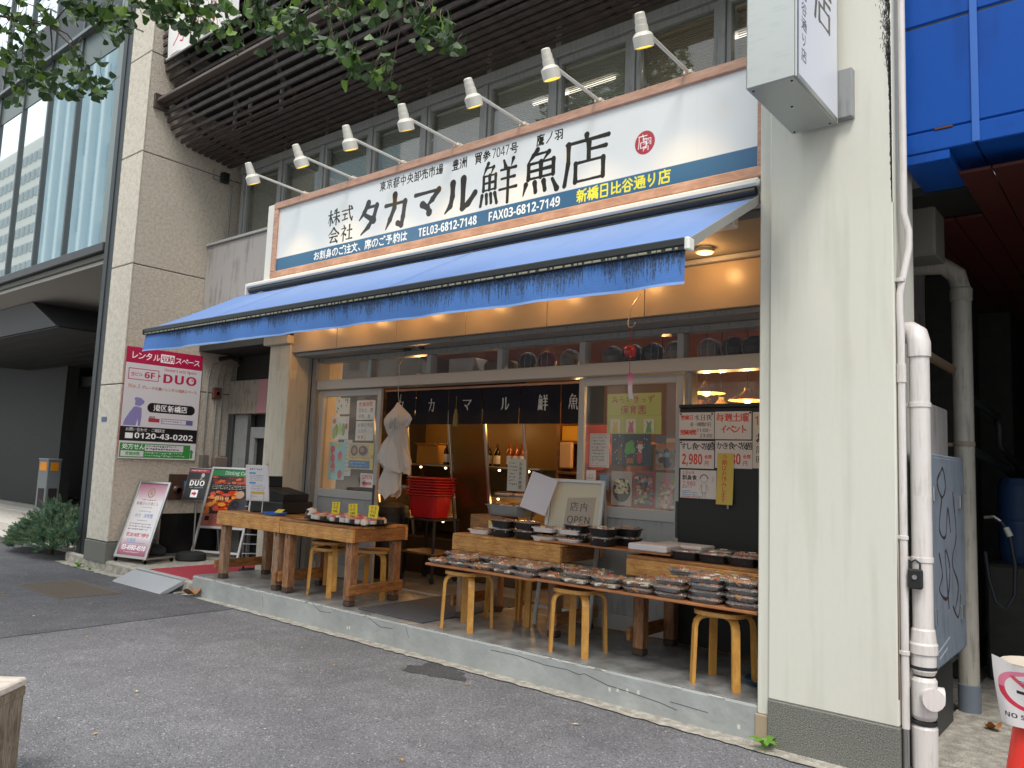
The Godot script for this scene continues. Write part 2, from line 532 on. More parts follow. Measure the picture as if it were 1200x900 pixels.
		for p in hv:
			hx = minf(hx, p.x)
		for p in hv:
			if p.x < hx + 0.05:
				ground = minf(ground, p.y)
		for i in range(0, ids.size(), 3):
			var q := PackedVector2Array()
			for j in 3:
				var p := vs[ids[i + j]]
				q.append(Vector2(x + (p.x - lo.x) * sx, base_y - (p.y - ground) * sc))
			poly(q, c)
		return (hi.x - lo.x) * sx
	func texture() -> ImageTexture:
		im.resize(w, h, Image.INTERPOLATE_BILINEAR)
		return ImageTexture.create_from_image(im)

func canvas(w: int, h: int, back: Color) -> Cv:
	return Cv.new(w, h, back, self)

func print_mat(cv: Cv, rough := 0.55) -> StandardMaterial3D:
	var m := StandardMaterial3D.new()
	m.albedo_texture = cv.texture()
	m.roughness = rough
	m.texture_repeat = false
	return m

func col(hex: String) -> Color:
	return Color(hex)

# lines of print too small to read in the photograph: short dashes of uneven length
func fine_print(cv: Cv, x: float, y: float, w: float, rows: int, step: float, size: float, c: Color) -> void:
	for r in rows:
		var px := x
		while px < x + w * rng.randf_range(0.8, 1.0):
			var l := rng.randf_range(size * 0.35, size * 1.0)
			cv.rect(px, y + r * step + rng.randf_range(0, size * 0.2), l, size * rng.randf_range(0.25, 0.8), c)
			px += l + size * 0.35

# ---------------------------------------------------------------- materials
func plain(hex: String, rough := 0.6, metal := 0.0) -> StandardMaterial3D:
	var m := StandardMaterial3D.new()
	m.albedo_color = Color(hex)
	m.roughness = rough
	m.metallic = metal
	return m

func ramp(stops: Array) -> Gradient:
	var g := Gradient.new()
	var o := PackedFloat32Array()
	var c := PackedColorArray()
	for s in stops:
		o.append(s[0])
		c.append(Color(s[1]))
	g.offsets = o
	g.colors = c
	return g

func noise_of(freq: float, octaves: int, type := FastNoiseLite.TYPE_SIMPLEX_SMOOTH, sd := 1) -> FastNoiseLite:
	var f := FastNoiseLite.new()
	f.noise_type = type
	f.frequency = freq
	f.fractal_octaves = octaves
	f.fractal_gain = 0.6
	f.seed = sd
	return f

func noise_tex(freq: float, octaves: int, stops: Array, size := 512, type := FastNoiseLite.TYPE_SIMPLEX_SMOOTH, sd := 1) -> NoiseTexture2D:
	var t := NoiseTexture2D.new()
	t.width = size
	t.height = size
	t.seamless = true
	t.noise = noise_of(freq, octaves, type, sd)
	t.color_ramp = ramp(stops)
	return t

func bump_tex(freq: float, octaves: int, strength: float, size := 512, sd := 3) -> NoiseTexture2D:
	var t := NoiseTexture2D.new()
	t.width = size
	t.height = size
	t.seamless = true
	t.as_normal_map = true
	t.bump_strength = strength
	t.noise = noise_of(freq, octaves, FastNoiseLite.TYPE_SIMPLEX_SMOOTH, sd)
	return t

func rough_surface(stops: Array, freq: float, octaves: int, per_metre: float, rough: float, bump: NoiseTexture2D = null, depth := 1.0, world := true, size := 512) -> StandardMaterial3D:
	var m := StandardMaterial3D.new()
	m.albedo_texture = noise_tex(freq, octaves, stops, size)
	m.roughness = rough
	m.uv1_triplanar = true
	m.uv1_world_triplanar = world
	m.uv1_scale = Vector3.ONE * per_metre
	if bump:
		m.normal_enabled = true
		m.normal_texture = bump
		m.normal_scale = depth
	return m

# wood: long grain lines, knots and wear; grain runs along u, or along v when upright
func wood_tex(light: Color, dark: Color, sd: int, upright: bool, size := 256) -> ImageTexture:
	var im := Image.create(size, size, false, Image.FORMAT_RGB8)
	var n1 := noise_of(0.02, 3, FastNoiseLite.TYPE_SIMPLEX_SMOOTH, sd)
	var n2 := noise_of(0.05, 4, FastNoiseLite.TYPE_SIMPLEX_SMOOTH, sd + 5)
	for y in size:
		for x in size:
			var u := x * 0.12
			var g := n2.get_noise_2d(u, y * 3.2) * 0.55 + n1.get_noise_2d(x * 0.5, y * 1.4) * 0.7
			var ringed := sin((y + n1.get_noise_2d(u * 3.0, y) * 22.0) * 0.55) * 0.16
			var k := clampf(0.5 + g * 0.75 + ringed, 0.0, 1.0)
			var c := dark.lerp(light, k)
			if upright:
				im.set_pixel(y, x, c)
			else:
				im.set_pixel(x, y, c)
	return ImageTexture.create_from_image(im)

func wood_mat(light: String, dark: String, sd: int, upright: bool, per_metre := 2.2, rough := 0.6) -> StandardMaterial3D:
	var m := StandardMaterial3D.new()
	m.albedo_texture = wood_tex(Color(light), Color(dark), sd, upright)
	m.uv1_triplanar = true
	m.uv1_scale = Vector3.ONE * per_metre
	m.uv1_offset = Vector3(0.31, 0.17, 0.53) * sd
	m.roughness = rough
	return m

# plaster or painted metal with runs of dirt: streaks that hang down, specks and blotches
func streak_tex(base: Color, dirt: Color, amount: float, sd: int, w := 256, h := 512, long := 0.006) -> ImageTexture:
	var im := Image.create(w, h, false, Image.FORMAT_RGB8)
	var s := noise_of(1.0, 3, FastNoiseLite.TYPE_SIMPLEX_SMOOTH, sd)
	var b := noise_of(0.012, 4, FastNoiseLite.TYPE_SIMPLEX_SMOOTH, sd + 9)
	var f := noise_of(0.22, 2, FastNoiseLite.TYPE_SIMPLEX_SMOOTH, sd + 20)
	for y in h:
		for x in w:
			var run := clampf(s.get_noise_2d(x * 0.06, y * long) * 1.6 + b.get_noise_2d(x, y) * 1.1 - 0.1, 0.0, 1.0)
			var k := clampf(run * amount + f.get_noise_2d(x, y) * 0.05, 0.0, 1.0)
			im.set_pixel(x, y, base.lerp(dirt, k))
	return ImageTexture.create_from_image(im)

func streak_mat(base: String, dirt: String, amount: float, sd: int, rough: float, scale := Vector3(1, 0.5, 1)) -> StandardMaterial3D:
	var m := StandardMaterial3D.new()
	m.albedo_texture = streak_tex(Color(base), Color(dirt), amount, sd)
	m.uv1_triplanar = true
	m.uv1_world_triplanar = true
	m.uv1_scale = scale
	m.roughness = rough
	return m

func glass(alpha: float, tint := "cfd6d4") -> StandardMaterial3D:
	var m := StandardMaterial3D.new()
	m.transparency = BaseMaterial3D.TRANSPARENCY_ALPHA
	var c := Color(tint)
	c.a = alpha
	m.albedo_color = c
	m.roughness = 0.02
	m.metallic_specular = 0.5
	return m

func glow(hex: String, energy: float) -> StandardMaterial3D:
	var m := StandardMaterial3D.new()
	m.albedo_color = Color(hex)
	m.emission_enabled = true
	m.emission = Color(hex)
	m.emission_energy_multiplier = energy
	return m

func make_materials() -> void:
	var fine := bump_tex(0.12, 3, 6.0)
	var grit := bump_tex(0.2, 3, 10.0, 512, 8)
	var soft := bump_tex(0.03, 4, 5.0, 512, 12)
	M.asphalt = asphalt_mat()
	M.asphalt_old = M.asphalt.duplicate()
	M.asphalt_old.albedo_color = Color("d2d2d4")
	M.pane_office = glass(0.14, "59635e")
	M.concrete = rough_surface([[0.0, "8b867b"], [0.45, "a8a297"], [0.7, "b9b4a8"], [1.0, "cdc9be"]], 0.02, 5, 0.9, 0.9, fine, 0.8)
	M.step_top = rough_surface([[0.0, "5a5a58"], [0.4, "747472"], [0.65, "868786"], [1.0, "969896"]], 0.012, 5, 0.6, 0.34, soft, 0.12)
	M.step_front = rough_surface([[0.0, "8c8f8d"], [0.4, "989b99"], [0.6, "9ea19f"], [0.8, "a4a7a4"], [1.0, "aeb0ac"]], 0.008, 4, 0.4, 0.75, soft, 0.2)
	M.crack = plain("4a4d4b", 0.95)
	M.chip = plain("c7c4ba", 0.9)
	M.pillar = streak_mat("d3d2c6", "b4b5a6", 0.32, 4, 0.72, Vector3(0.5, 0.12, 0.5))
	M.pillar_cap = streak_mat("cfcfc6", "6d675c", 0.55, 31, 0.75, Vector3(1.2, 0.5, 1.2))
	M.stucco = rough_surface([[0.0, "aca292"], [0.4, "bfb5a6"], [0.62, "c7bdae"], [1.0, "d2c8ba"]], 0.05, 5, 0.7, 0.92, bump_tex(0.14, 4, 9.0, 512, 5), 0.55)
	M.stucco_pale = rough_surface([[0.0, "c0b8a8"], [0.4, "d2cabb"], [0.65, "d9d2c5"], [1.0, "e2dcd0"]], 0.025, 5, 0.8, 0.92, bump_tex(0.14, 4, 9.0, 512, 6), 0.5)
	M.cream = streak_mat("cfc8b6", "a89f8c", 0.4, 14, 0.8, Vector3(1.3, 0.4, 1.3))
	M.groove = plain("5d564a", 0.95)
	M.granite = rough_surface([[0.0, "4e4e4a"], [0.42, "6a6a64"], [0.6, "7a7a73"], [0.8, "8f8f87"]], 0.13, 3, 1.6, 0.7, fine, 0.5)
	M.asphalt_stain = M.asphalt.duplicate()
	M.asphalt_stain.albedo_color = Color("a6a6a8")
	M.asphalt_stain.roughness = 0.7
	M.tan_tile = plain("a3917a", 0.7)
	M.grey_render = streak_mat("a7a3a1", "77726f", 0.5, 21, 0.85, Vector3(0.6, 0.35, 0.6))
	M.aluminium = streak_mat("8e908f", "66686a", 0.45, 41, 0.42, Vector3(1.5, 0.8, 1.5))
	M.alu_pale = plain("a9abaa", 0.4)
	M.door_grey = streak_mat("9b9e9d", "7c7f80", 0.5, 43, 0.38, Vector3(0.8, 0.5, 0.8))
	M.dark_frame = plain("3c3e3f", 0.5)
	M.fascia = plain("b0a088", 0.3)
	M.soffit = plain("8c877c", 0.7)
	M.groove_line = plain("43382a", 0.9)
	M.louver = rough_surface([[0.0, "352d2b"], [0.5, "493f3c"], [1.0, "5a504c"]], 0.05, 3, 1.2, 0.55, null, 1.0, false, 128)
	M.louver_pale = plain("62574f", 0.5)
	M.black = plain("1b1c1c", 0.55)
	M.black_gloss = plain("151617", 0.25)
	M.black_metal = plain("24282a", 0.45)
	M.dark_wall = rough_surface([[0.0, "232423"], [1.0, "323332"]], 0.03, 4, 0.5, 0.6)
	M.white_paint = plain("dedcd4", 0.45)
	M.lamp_white = plain("d6d2c6", 0.4)
	M.wire = plain("2b2826", 0.6)
	M.pvc = streak_mat("d5cfcb", "9c938b", 0.35, 51, 0.4, Vector3(3, 0.7, 3))
	M.pvc_grey = streak_mat("a5a198", "6c675e", 0.5, 53, 0.5, Vector3(3, 0.7, 3))
	M.steel = plain("b6b8b6", 0.3, 0.9)
	M.brushed = streak_mat("b2b6b2", "9a9f9b", 0.25, 61, 0.32, Vector3(0.3, 4.0, 0.3))
	M.brushed.metallic = 0.55
	M.cabinet = streak_mat("7d8794", "565d68", 0.5, 63, 0.5, Vector3(0.9, 0.6, 0.9))
	M.blue_panel = streak_mat("0b4a9e", "0a3a80", 0.4, 71, 0.45, Vector3(0.5, 0.3, 0.5))
	M.blue_panel.metallic_specular = 0.3
	M.blue_edge = plain("2660b2", 0.4)
	M.red_plank = plain("46150f", 0.6)
	M.wood_frame = wood_mat("c9a18a", "a67e69", 2, false, 1.2, 0.5)
	M.table = wood_mat("d8a25c", "a06c36", 7, false, 1.8, 0.5)
	M.table_dark = wood_mat("a8733f", "6a4526", 11, false, 1.8, 0.55)
	M.leg = wood_mat("a87a54", "6d4a32", 9, true, 2.0, 0.6)
	M.leg_worn = wood_mat("a8866a", "745541", 13, true, 2.0, 0.65)
	M.stool = wood_mat("d3a050", "b37d36", 17, true, 2.5, 0.42)
	M.stool_top = wood_mat("cfa05a", "b07d3e", 19, false, 2.5, 0.42)
	M.plank = wood_mat("b57a4e", "8d5a36", 23, false, 1.5, 0.5)
	M.grey_timber = wood_mat("9a8c78", "5f5345", 27, true, 2.4, 0.8)
	M.timber_top = wood_mat("d8cfc4", "b0a496", 29, false, 2.4, 0.85)
	M.shelf_wood = wood_mat("8c6334", "5a3c1e", 33, false, 1.5, 0.55)
	M.ceiling_wood = wood_mat("b5723a", "8a5226", 35, false, 0.8, 0.6)
	M.wall_warm = plain("82603a", 0.8)
	M.wall_dark = plain("30271e", 0.85)
	M.red_plastic = plain("b0141c", 0.35)
	M.red_carpet = rough_surface([[0.0, "8a2430"], [0.5, "a93642"], [1.0, "bb4a55"]], 0.2, 3, 2.0, 1.0, grit, 0.6)
	M.mat_grey = rough_surface([[0.0, "45464a"], [1.0, "5a5b5f"]], 0.2, 3, 2.0, 1.0, grit, 0.6)
	M.ramp_grey = plain("9a9da1", 0.7)
	M.iron = rough_surface([[0.0, "5a5148"], [1.0, "7d7266"]], 0.06, 4, 3.0, 0.7, fine, 0.6)
	M.leaf = leaf_mat("42601f", 0.5)
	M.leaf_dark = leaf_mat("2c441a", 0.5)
	M.leaf_pale = leaf_mat("627f2b", 0.55)
	M.bark = rough_surface([[0.0, "4a4035"], [1.0, "6f6355"]], 0.06, 4, 2.0, 0.95, grit, 1.0)
	M.juniper = leaf_mat("4f7258", 0.7)
	M.juniper.vertex_color_use_as_albedo = true
	M.juniper.albedo_color = Color.WHITE
	M.weed = leaf_mat("5f8a2e", 0.6)
	M.pane = glass(0.05)
	M.pane_dark = glass(0.35, "39413e")
	M.mirror_pane = plain("c3d2d6", 0.02, 0.95)
	M.film = glass(0.07, "ffffff")
	M.film.roughness = 0.06
	M.film.normal_enabled = true
	M.film.normal_texture = soft
	M.film.normal_scale = 0.8
	M.film.uv1_triplanar = true
	M.film.uv1_scale = Vector3.ONE * 3.0
	M.tray_black = plain("1c1c1d", 0.25)
	M.tray_silver = plain("a4a6a8", 0.18, 0.9)
	M.tray_silver.normal_enabled = true
	M.tray_silver.normal_texture = grit
	M.tray_silver.normal_scale = 1.2
	M.tray_silver.uv1_triplanar = true
	M.tray_silver.uv1_scale = Vector3.ONE * 2.2
	M.tray_white = plain("dcd6d4", 0.5)
	M.paper = plain("e4e1da", 0.8)
	M.cloth_white = plain("cfc9c2", 0.85)
	M.cone_red = plain("e23222", 0.45)
	M.rubber = plain("26282a", 0.8)
	M.curtain_blue = plain("27324f", 0.9)
	M.carton = plain("b88a3e", 0.85)
	M.bottle_dark = plain("2a1c12", 0.12)
	M.bottle_orange = plain("9a4a18", 0.12)
	M.bulb = glow("ffd08a", 2.5)
	M.lens = glow("ffcf52", 0.8)
	M.tube_light = glow("fff6e2", 1.0)
	M.case_light = glow("ffd79a", 3.0)

func leaf_mat(hex: String, rough: float) -> StandardMaterial3D:
	var m := plain(hex, rough)
	m.cull_mode = BaseMaterial3D.CULL_DISABLED
	m.backlight_enabled = true
	m.backlight = Color(hex).darkened(0.15)
	return m

# asphalt: dark binder, grey stones of two sizes, a few pale ones, worn patches
func asphalt_mat() -> StandardMaterial3D:
	var size := 1024
	var im := Image.create(size, size, false, Image.FORMAT_RGB8)
	var n := noise_of(0.006, 3)
	n.fractal_gain = 0.5
	for y in size:
		for x in size:
			var fx := absf(x - 512.0) / 512.0
			var fy := absf(y - 512.0) / 512.0
			var e := maxf(fx, fy)
			var k := n.get_noise_2d(x, y) * 0.05 * (1.0 - smoothstep(0.8, 1.0, e))
			var g := 0.475 + k + rng.randf_range(-0.05, 0.05)
			im.set_pixel(x, y, Color(g, g, g * 1.03))
	for i in 26000:
		var r := rng.randi_range(2, 4) if rng.randf() < 0.7 else rng.randi_range(4, 7)
		var g := 0.485 + rng.randf_range(-0.19, 0.19)
		var warm := rng.randf_range(-0.012, 0.014)
		if rng.randf() < 0.025:
			g += 0.2
		im.fill_rect(Rect2i(rng.randi_range(0, size - 8), rng.randi_range(0, size - 8), r, maxi(1, r - rng.randi_range(0, 1))), Color(g + warm, g, g * 1.03 - warm))
	var m := StandardMaterial3D.new()
	m.albedo_texture = ImageTexture.create_from_image(im)
	m.roughness = 0.92
	m.uv1_triplanar = true
	m.uv1_world_triplanar = true
	m.uv1_scale = Vector3.ONE * 0.62
	m.detail_enabled = true
	m.detail_blend_mode = BaseMaterial3D.BLEND_MODE_MUL
	m.detail_albedo = noise_tex(0.012, 4, [[0.0, "d8d8d9"], [0.4, "ececec"], [0.6, "f6f6f6"], [1.0, "ffffff"]], 512)
	m.detail_uv_layer = BaseMaterial3D.DETAIL_UV_2
	m.uv2_triplanar = true
	m.uv2_world_triplanar = true
	m.uv2_scale = Vector3.ONE * 0.11
	m.normal_enabled = true
	m.normal_texture = bump_tex(0.25, 3, 14.0, 512, 77)
	m.normal_scale = 0.35
	return m

# ---------------------------------------------------------------- the place
func _ready() -> void:
	rng.seed = 20240611
	set_camera_and_light()
	make_materials()
	build_ground()
	build_shop_building()
	build_second_floor()
	build_louvers()
	build_storefront()
	build_interior()
	build_signboard()
	build_awning()
	build_neighbour()
	build_alley()
	build_towers()
	build_platform_things()
	build_tables()
	build_food()
	build_prints()
	build_small_things()
	build_plants()

func set_camera_and_light() -> void:
	var cam := Camera3D.new()
	cam.name = "camera"
	cam.fov = rad_to_deg(2.0 * atan(450.0 / 918.05))
	cam.far = 2000.0
	cam.near = 0.05
	add_child(cam)
	cam.transform = Transform3D(Basis(Vector3(0.7734759, 0.03902632, -0.6326231), Vector3(0.03601456, 0.99378396, 0.10533937), Vector3(0.6328017, -0.1042611, 0.76726243)).orthonormalized(), Vector3(1.79998848, 1.5, 4.48206519))
	var sky_mat := ProceduralSkyMaterial.new()
	sky_mat.sky_top_color = Color("d4d9de")
	sky_mat.sky_horizon_color = Color("e4e6e6")
	sky_mat.sky_curve = 0.2
	sky_mat.ground_bottom_color = Color("6e6e6c")
	sky_mat.ground_horizon_color = Color("a8a9a8")
	sky_mat.sun_angle_max = 5.0
	var sky := Sky.new()
	sky.sky_material = sky_mat
	var env := Environment.new()
	env.background_mode = Environment.BG_SKY
	env.sky = sky
	env.background_energy_multiplier = 1.0
	env.tonemap_mode = Environment.TONE_MAPPER_LINEAR
	env.tonemap_exposure = 2.5
	env.sdfgi_enabled = true
	env.ssao_enabled = true
	env.ssil_enabled = true
	var we := WorldEnvironment.new()
	we.name = "world_environment"
	we.environment = env
	add_child(we)
	var sun := DirectionalLight3D.new()
	sun.name = "sun"
	sun.light_energy = 0.35
	sun.light_color = Color("fffaf4")
	sun.light_angular_distance = 20.0
	sun.shadow_enabled = true
	sun.rotation_degrees = Vector3(-58, 32, 0)
	add_child(sun)

# an edge that wanders: points along x with small steps in z
func ragged(x0: float, x1: float, z: float, step: float, amp: float) -> PackedVector2Array:
	var p := PackedVector2Array()
	var cnt := int(absf(x1 - x0) / step)
	for i in cnt + 1:
		p.append(Vector2(lerpf(x0, x1, float(i) / cnt), z + rng.randf_range(-amp, amp)))
	return p

func flat_poly(poly: PackedVector2Array, y: float) -> ArrayMesh:
	var b := bd()
	var ids := Geometry2D.triangulate_polygon(poly)
	for i in range(0, ids.size(), 3):
		var q := []
		for j in 3:
			q.append(Vector3(poly[ids[i + j]].x, y, poly[ids[i + j]].y))
		if (q[1] - q[0]).cross(q[2] - q[0]).y > 0:
			b.tri(q[0], q[1], q[2])
		else:
			b.tri(q[0], q[2], q[1])
	return b.mesh()

func build_ground() -> void:
	struct("ground", bd().box(Vector3(-500, -0.5, -300), Vector3(300, -0.008, 500)).mesh(), M.concrete)
	# two lays of asphalt that meet along a straight seam
	struct("pavement_asphalt", flat_poly(PackedVector2Array([Vector2(-5.3, -0.3), Vector2(-5.31, 1.0), Vector2(-5.28, 2.1), Vector2(-5.3, 14), Vector2(60, 14), Vector2(60, -0.3)]), 0.0), M.asphalt)
	var seam := PackedVector2Array([Vector2(-60, -0.6)])
	seam.append(Vector2(-5.24, -0.6))
	for i in 40:
		seam.append(Vector2(-5.27 + rng.randf_range(-0.012, 0.012), -0.3 + i * 0.36))
	seam.append(Vector2(-60, 14))
	struct("pavement_asphalt_dark", flat_poly(seam, 0.004), M.asphalt_old)
	# an old spill in front of the step
	var spill := PackedVector2Array()
	for i in 26:
		var a := TAU * i / 26.0
		var r := 1.0 + 0.22 * sin(a * 3.0 + 1.0) + 0.12 * sin(a * 7.0) + rng.randf_range(-0.06, 0.06)
		spill.append(Vector2(-2.3 + cos(a) * 0.25 * r, 0.24 + sin(a) * 0.17 * r))
	struct("asphalt_stain", flat_poly(spill, 0.003), M.asphalt_stain)
	# strip of pale mortar along the foot of the step
	var top := ragged(-6.3, 0.9, 0.105, 0.06, 0.012)
	for i in top.size():
		top[i].y += 0.05 * smoothstep(-2.0, 0.6, top[i].x) - 0.03 * smoothstep(-3.0, -6.0, top[i].x)
	var strip := PackedVector2Array([Vector2(0.9, -0.1), Vector2(-6.3, -0.1)])
	strip.append_array(top)
	struct("mortar_strip", flat_poly(strip, 0.008), M.concrete)
	var left := PackedVector2Array([Vector2(-6.35, -0.2), Vector2(-9.6, -0.2)])
	left.append_array(ragged(-9.6, -6.35, 0.1, 0.07, 0.02))
	struct("mortar_strip", flat_poly(left, 0.009), M.concrete)
	# the shop's step and floor
	var step := struct("shop_step", bd().box(Vector3(-6.22, -0.1, -1.3), Vector3(-0.001, 0.205, 0.0), 0.012).mesh(), M.step_front)
	var cr := bd()
	var zig := [Vector2(-2.0, 0.165), Vector2(-1.75, 0.17), Vector2(-1.5, 0.15), Vector2(-1.32, 0.155), Vector2(-1.22, 0.14), Vector2(-1.18, 0.155), Vector2(-1.0, 0.118), Vector2(-0.8, 0.105), Vector2(-0.62, 0.09), Vector2(-0.5, 0.07)]
	for i in zig.size() - 1:
		cr.bar(Vector3(zig[i].x, zig[i].y, 0.0), Vector3(zig[i + 1].x, zig[i + 1].y, 0.0), 0.0035, 0.003)
	for k in [[-3.35, 0.19, -3.2, 0.14], [-3.2, 0.14, -3.05, 0.15], [-2.9, 0.19, -2.86, 0.11], [-4.9, 0.16, -4.88, 0.06], [-0.55, 0.11, -0.3, 0.1], [-4.12, 0.2, -4.0, 0.15], [-4.0, 0.15, -3.85, 0.16]]:
		cr.bar(Vector3(k[0], k[1], 0.0), Vector3(k[2], k[3], 0.0), 0.003, 0.003)
	part(step, "crack", cr.mesh(), M.crack)
	var ch := bd()
	for i in 46:
		var x := rng.randf_range(-6.1, -0.1)
		ch.box(Vector3(x, 0.196, -0.004), Vector3(x + rng.randf_range(0.01, 0.09), 0.2065, 0.0015), 0.002)
	for k in [[-0.93, 0.09], [-0.86, 0.1], [-0.78, 0.105], [-0.99, 0.08], [-3.6, 0.06], [-3.63, 0.055], [-0.12, 0.05]]:
		ch.box(Vector3(k[0], k[1], -0.004), Vector3(k[0] + 0.018, k[1] + 0.025, 0.0012), 0.001)
	part(step, "chipped_paint", ch.mesh(), M.chip)
	struct("shop_floor", bd().box(Vector3(-6.2, 0.2, -6.0), Vector3(0.6, 0.212, -0.012), 0.003).mesh(), M.step_top)
	struct("door_sill", bd().box(Vector3(-4.6, 0.205, -1.17), Vector3(-2.1, 0.22, -1.12), 0.003).mesh(), M.alu_pale)
	# low landing in front of the next door
	struct("entrance_landing", bd().box(Vector3(-9.55, -0.1, -6.0), Vector3(-6.222, 0.135, -0.02), 0.02).mesh(), M.concrete)
	var carpet := part(self, "red_carpet", bd().box(Vector3(-0.5, 0, -0.95), Vector3(0.5, 0.008, 0.95), 0.003).mesh(), M.red_carpet, Vector3(-6.83, 0.136, -1.02))
	tag(carpet, "red carpet strip laid on the landing beside the shop step", "carpet")
	# iron grate let into the asphalt
	var gr := thing("drain_cover", "brown patterned iron cover set in the asphalt at left", "manhole cover", Vector3(-7.28, 0.004, 0.815))
	part(gr, "frame", bd().box(Vector3(-0.57, -0.01, -0.31), Vector3(0.57, 0.006, -0.29)).box(Vector3(-0.57, -0.01, 0.29), Vector3(0.57, 0.006, 0.31)).box(Vector3(-0.57, -0.01, -0.29), Vector3(-0.55, 0.006, 0.29)).box(Vector3(0.55, -0.01, -0.29), Vector3(0.57, 0.006, 0.29)).mesh(), M.iron)
	part(gr, "plate", bd().box(Vector3(-0.55, -0.01, -0.29), Vector3(0.55, 0.001, 0.29)).mesh(), plain("35302a", 0.8))
	var kn := bd()
	for i in 22:
		for j in 12:
			var c := Vector3(-0.525 + i * 0.05, 0.003, -0.264 + j * 0.048)
			kn.box(c - Vector3(0.017, 0.003, 0.016), c + Vector3(0.017, 0.006, 0.016), 0.003)
	part(gr, "raised_pattern", kn.mesh(), M.iron).set_meta("kind", "stuff")

# ---------------------------------------------------------------- the building that holds the shop
var shop: Node3D

func blocks(called: String, x0: float, x1: float, z0: float, z1: float, cuts: Array, m: Material, gap := 0.014) -> void:
	for i in cuts.size() - 1:
		pbox(shop, called, Vector3(x0, cuts[i] + gap / 2, z0), Vector3(x1, cuts[i + 1] - gap / 2, z1), m, 0.006)
	pbox(shop, "joint", Vector3(x0 + 0.012, cuts[0], z0 + 0.012), Vector3(x1 - 0.012, cuts[-1] - 0.02, z1 - 0.012), M.groove, 0.0)

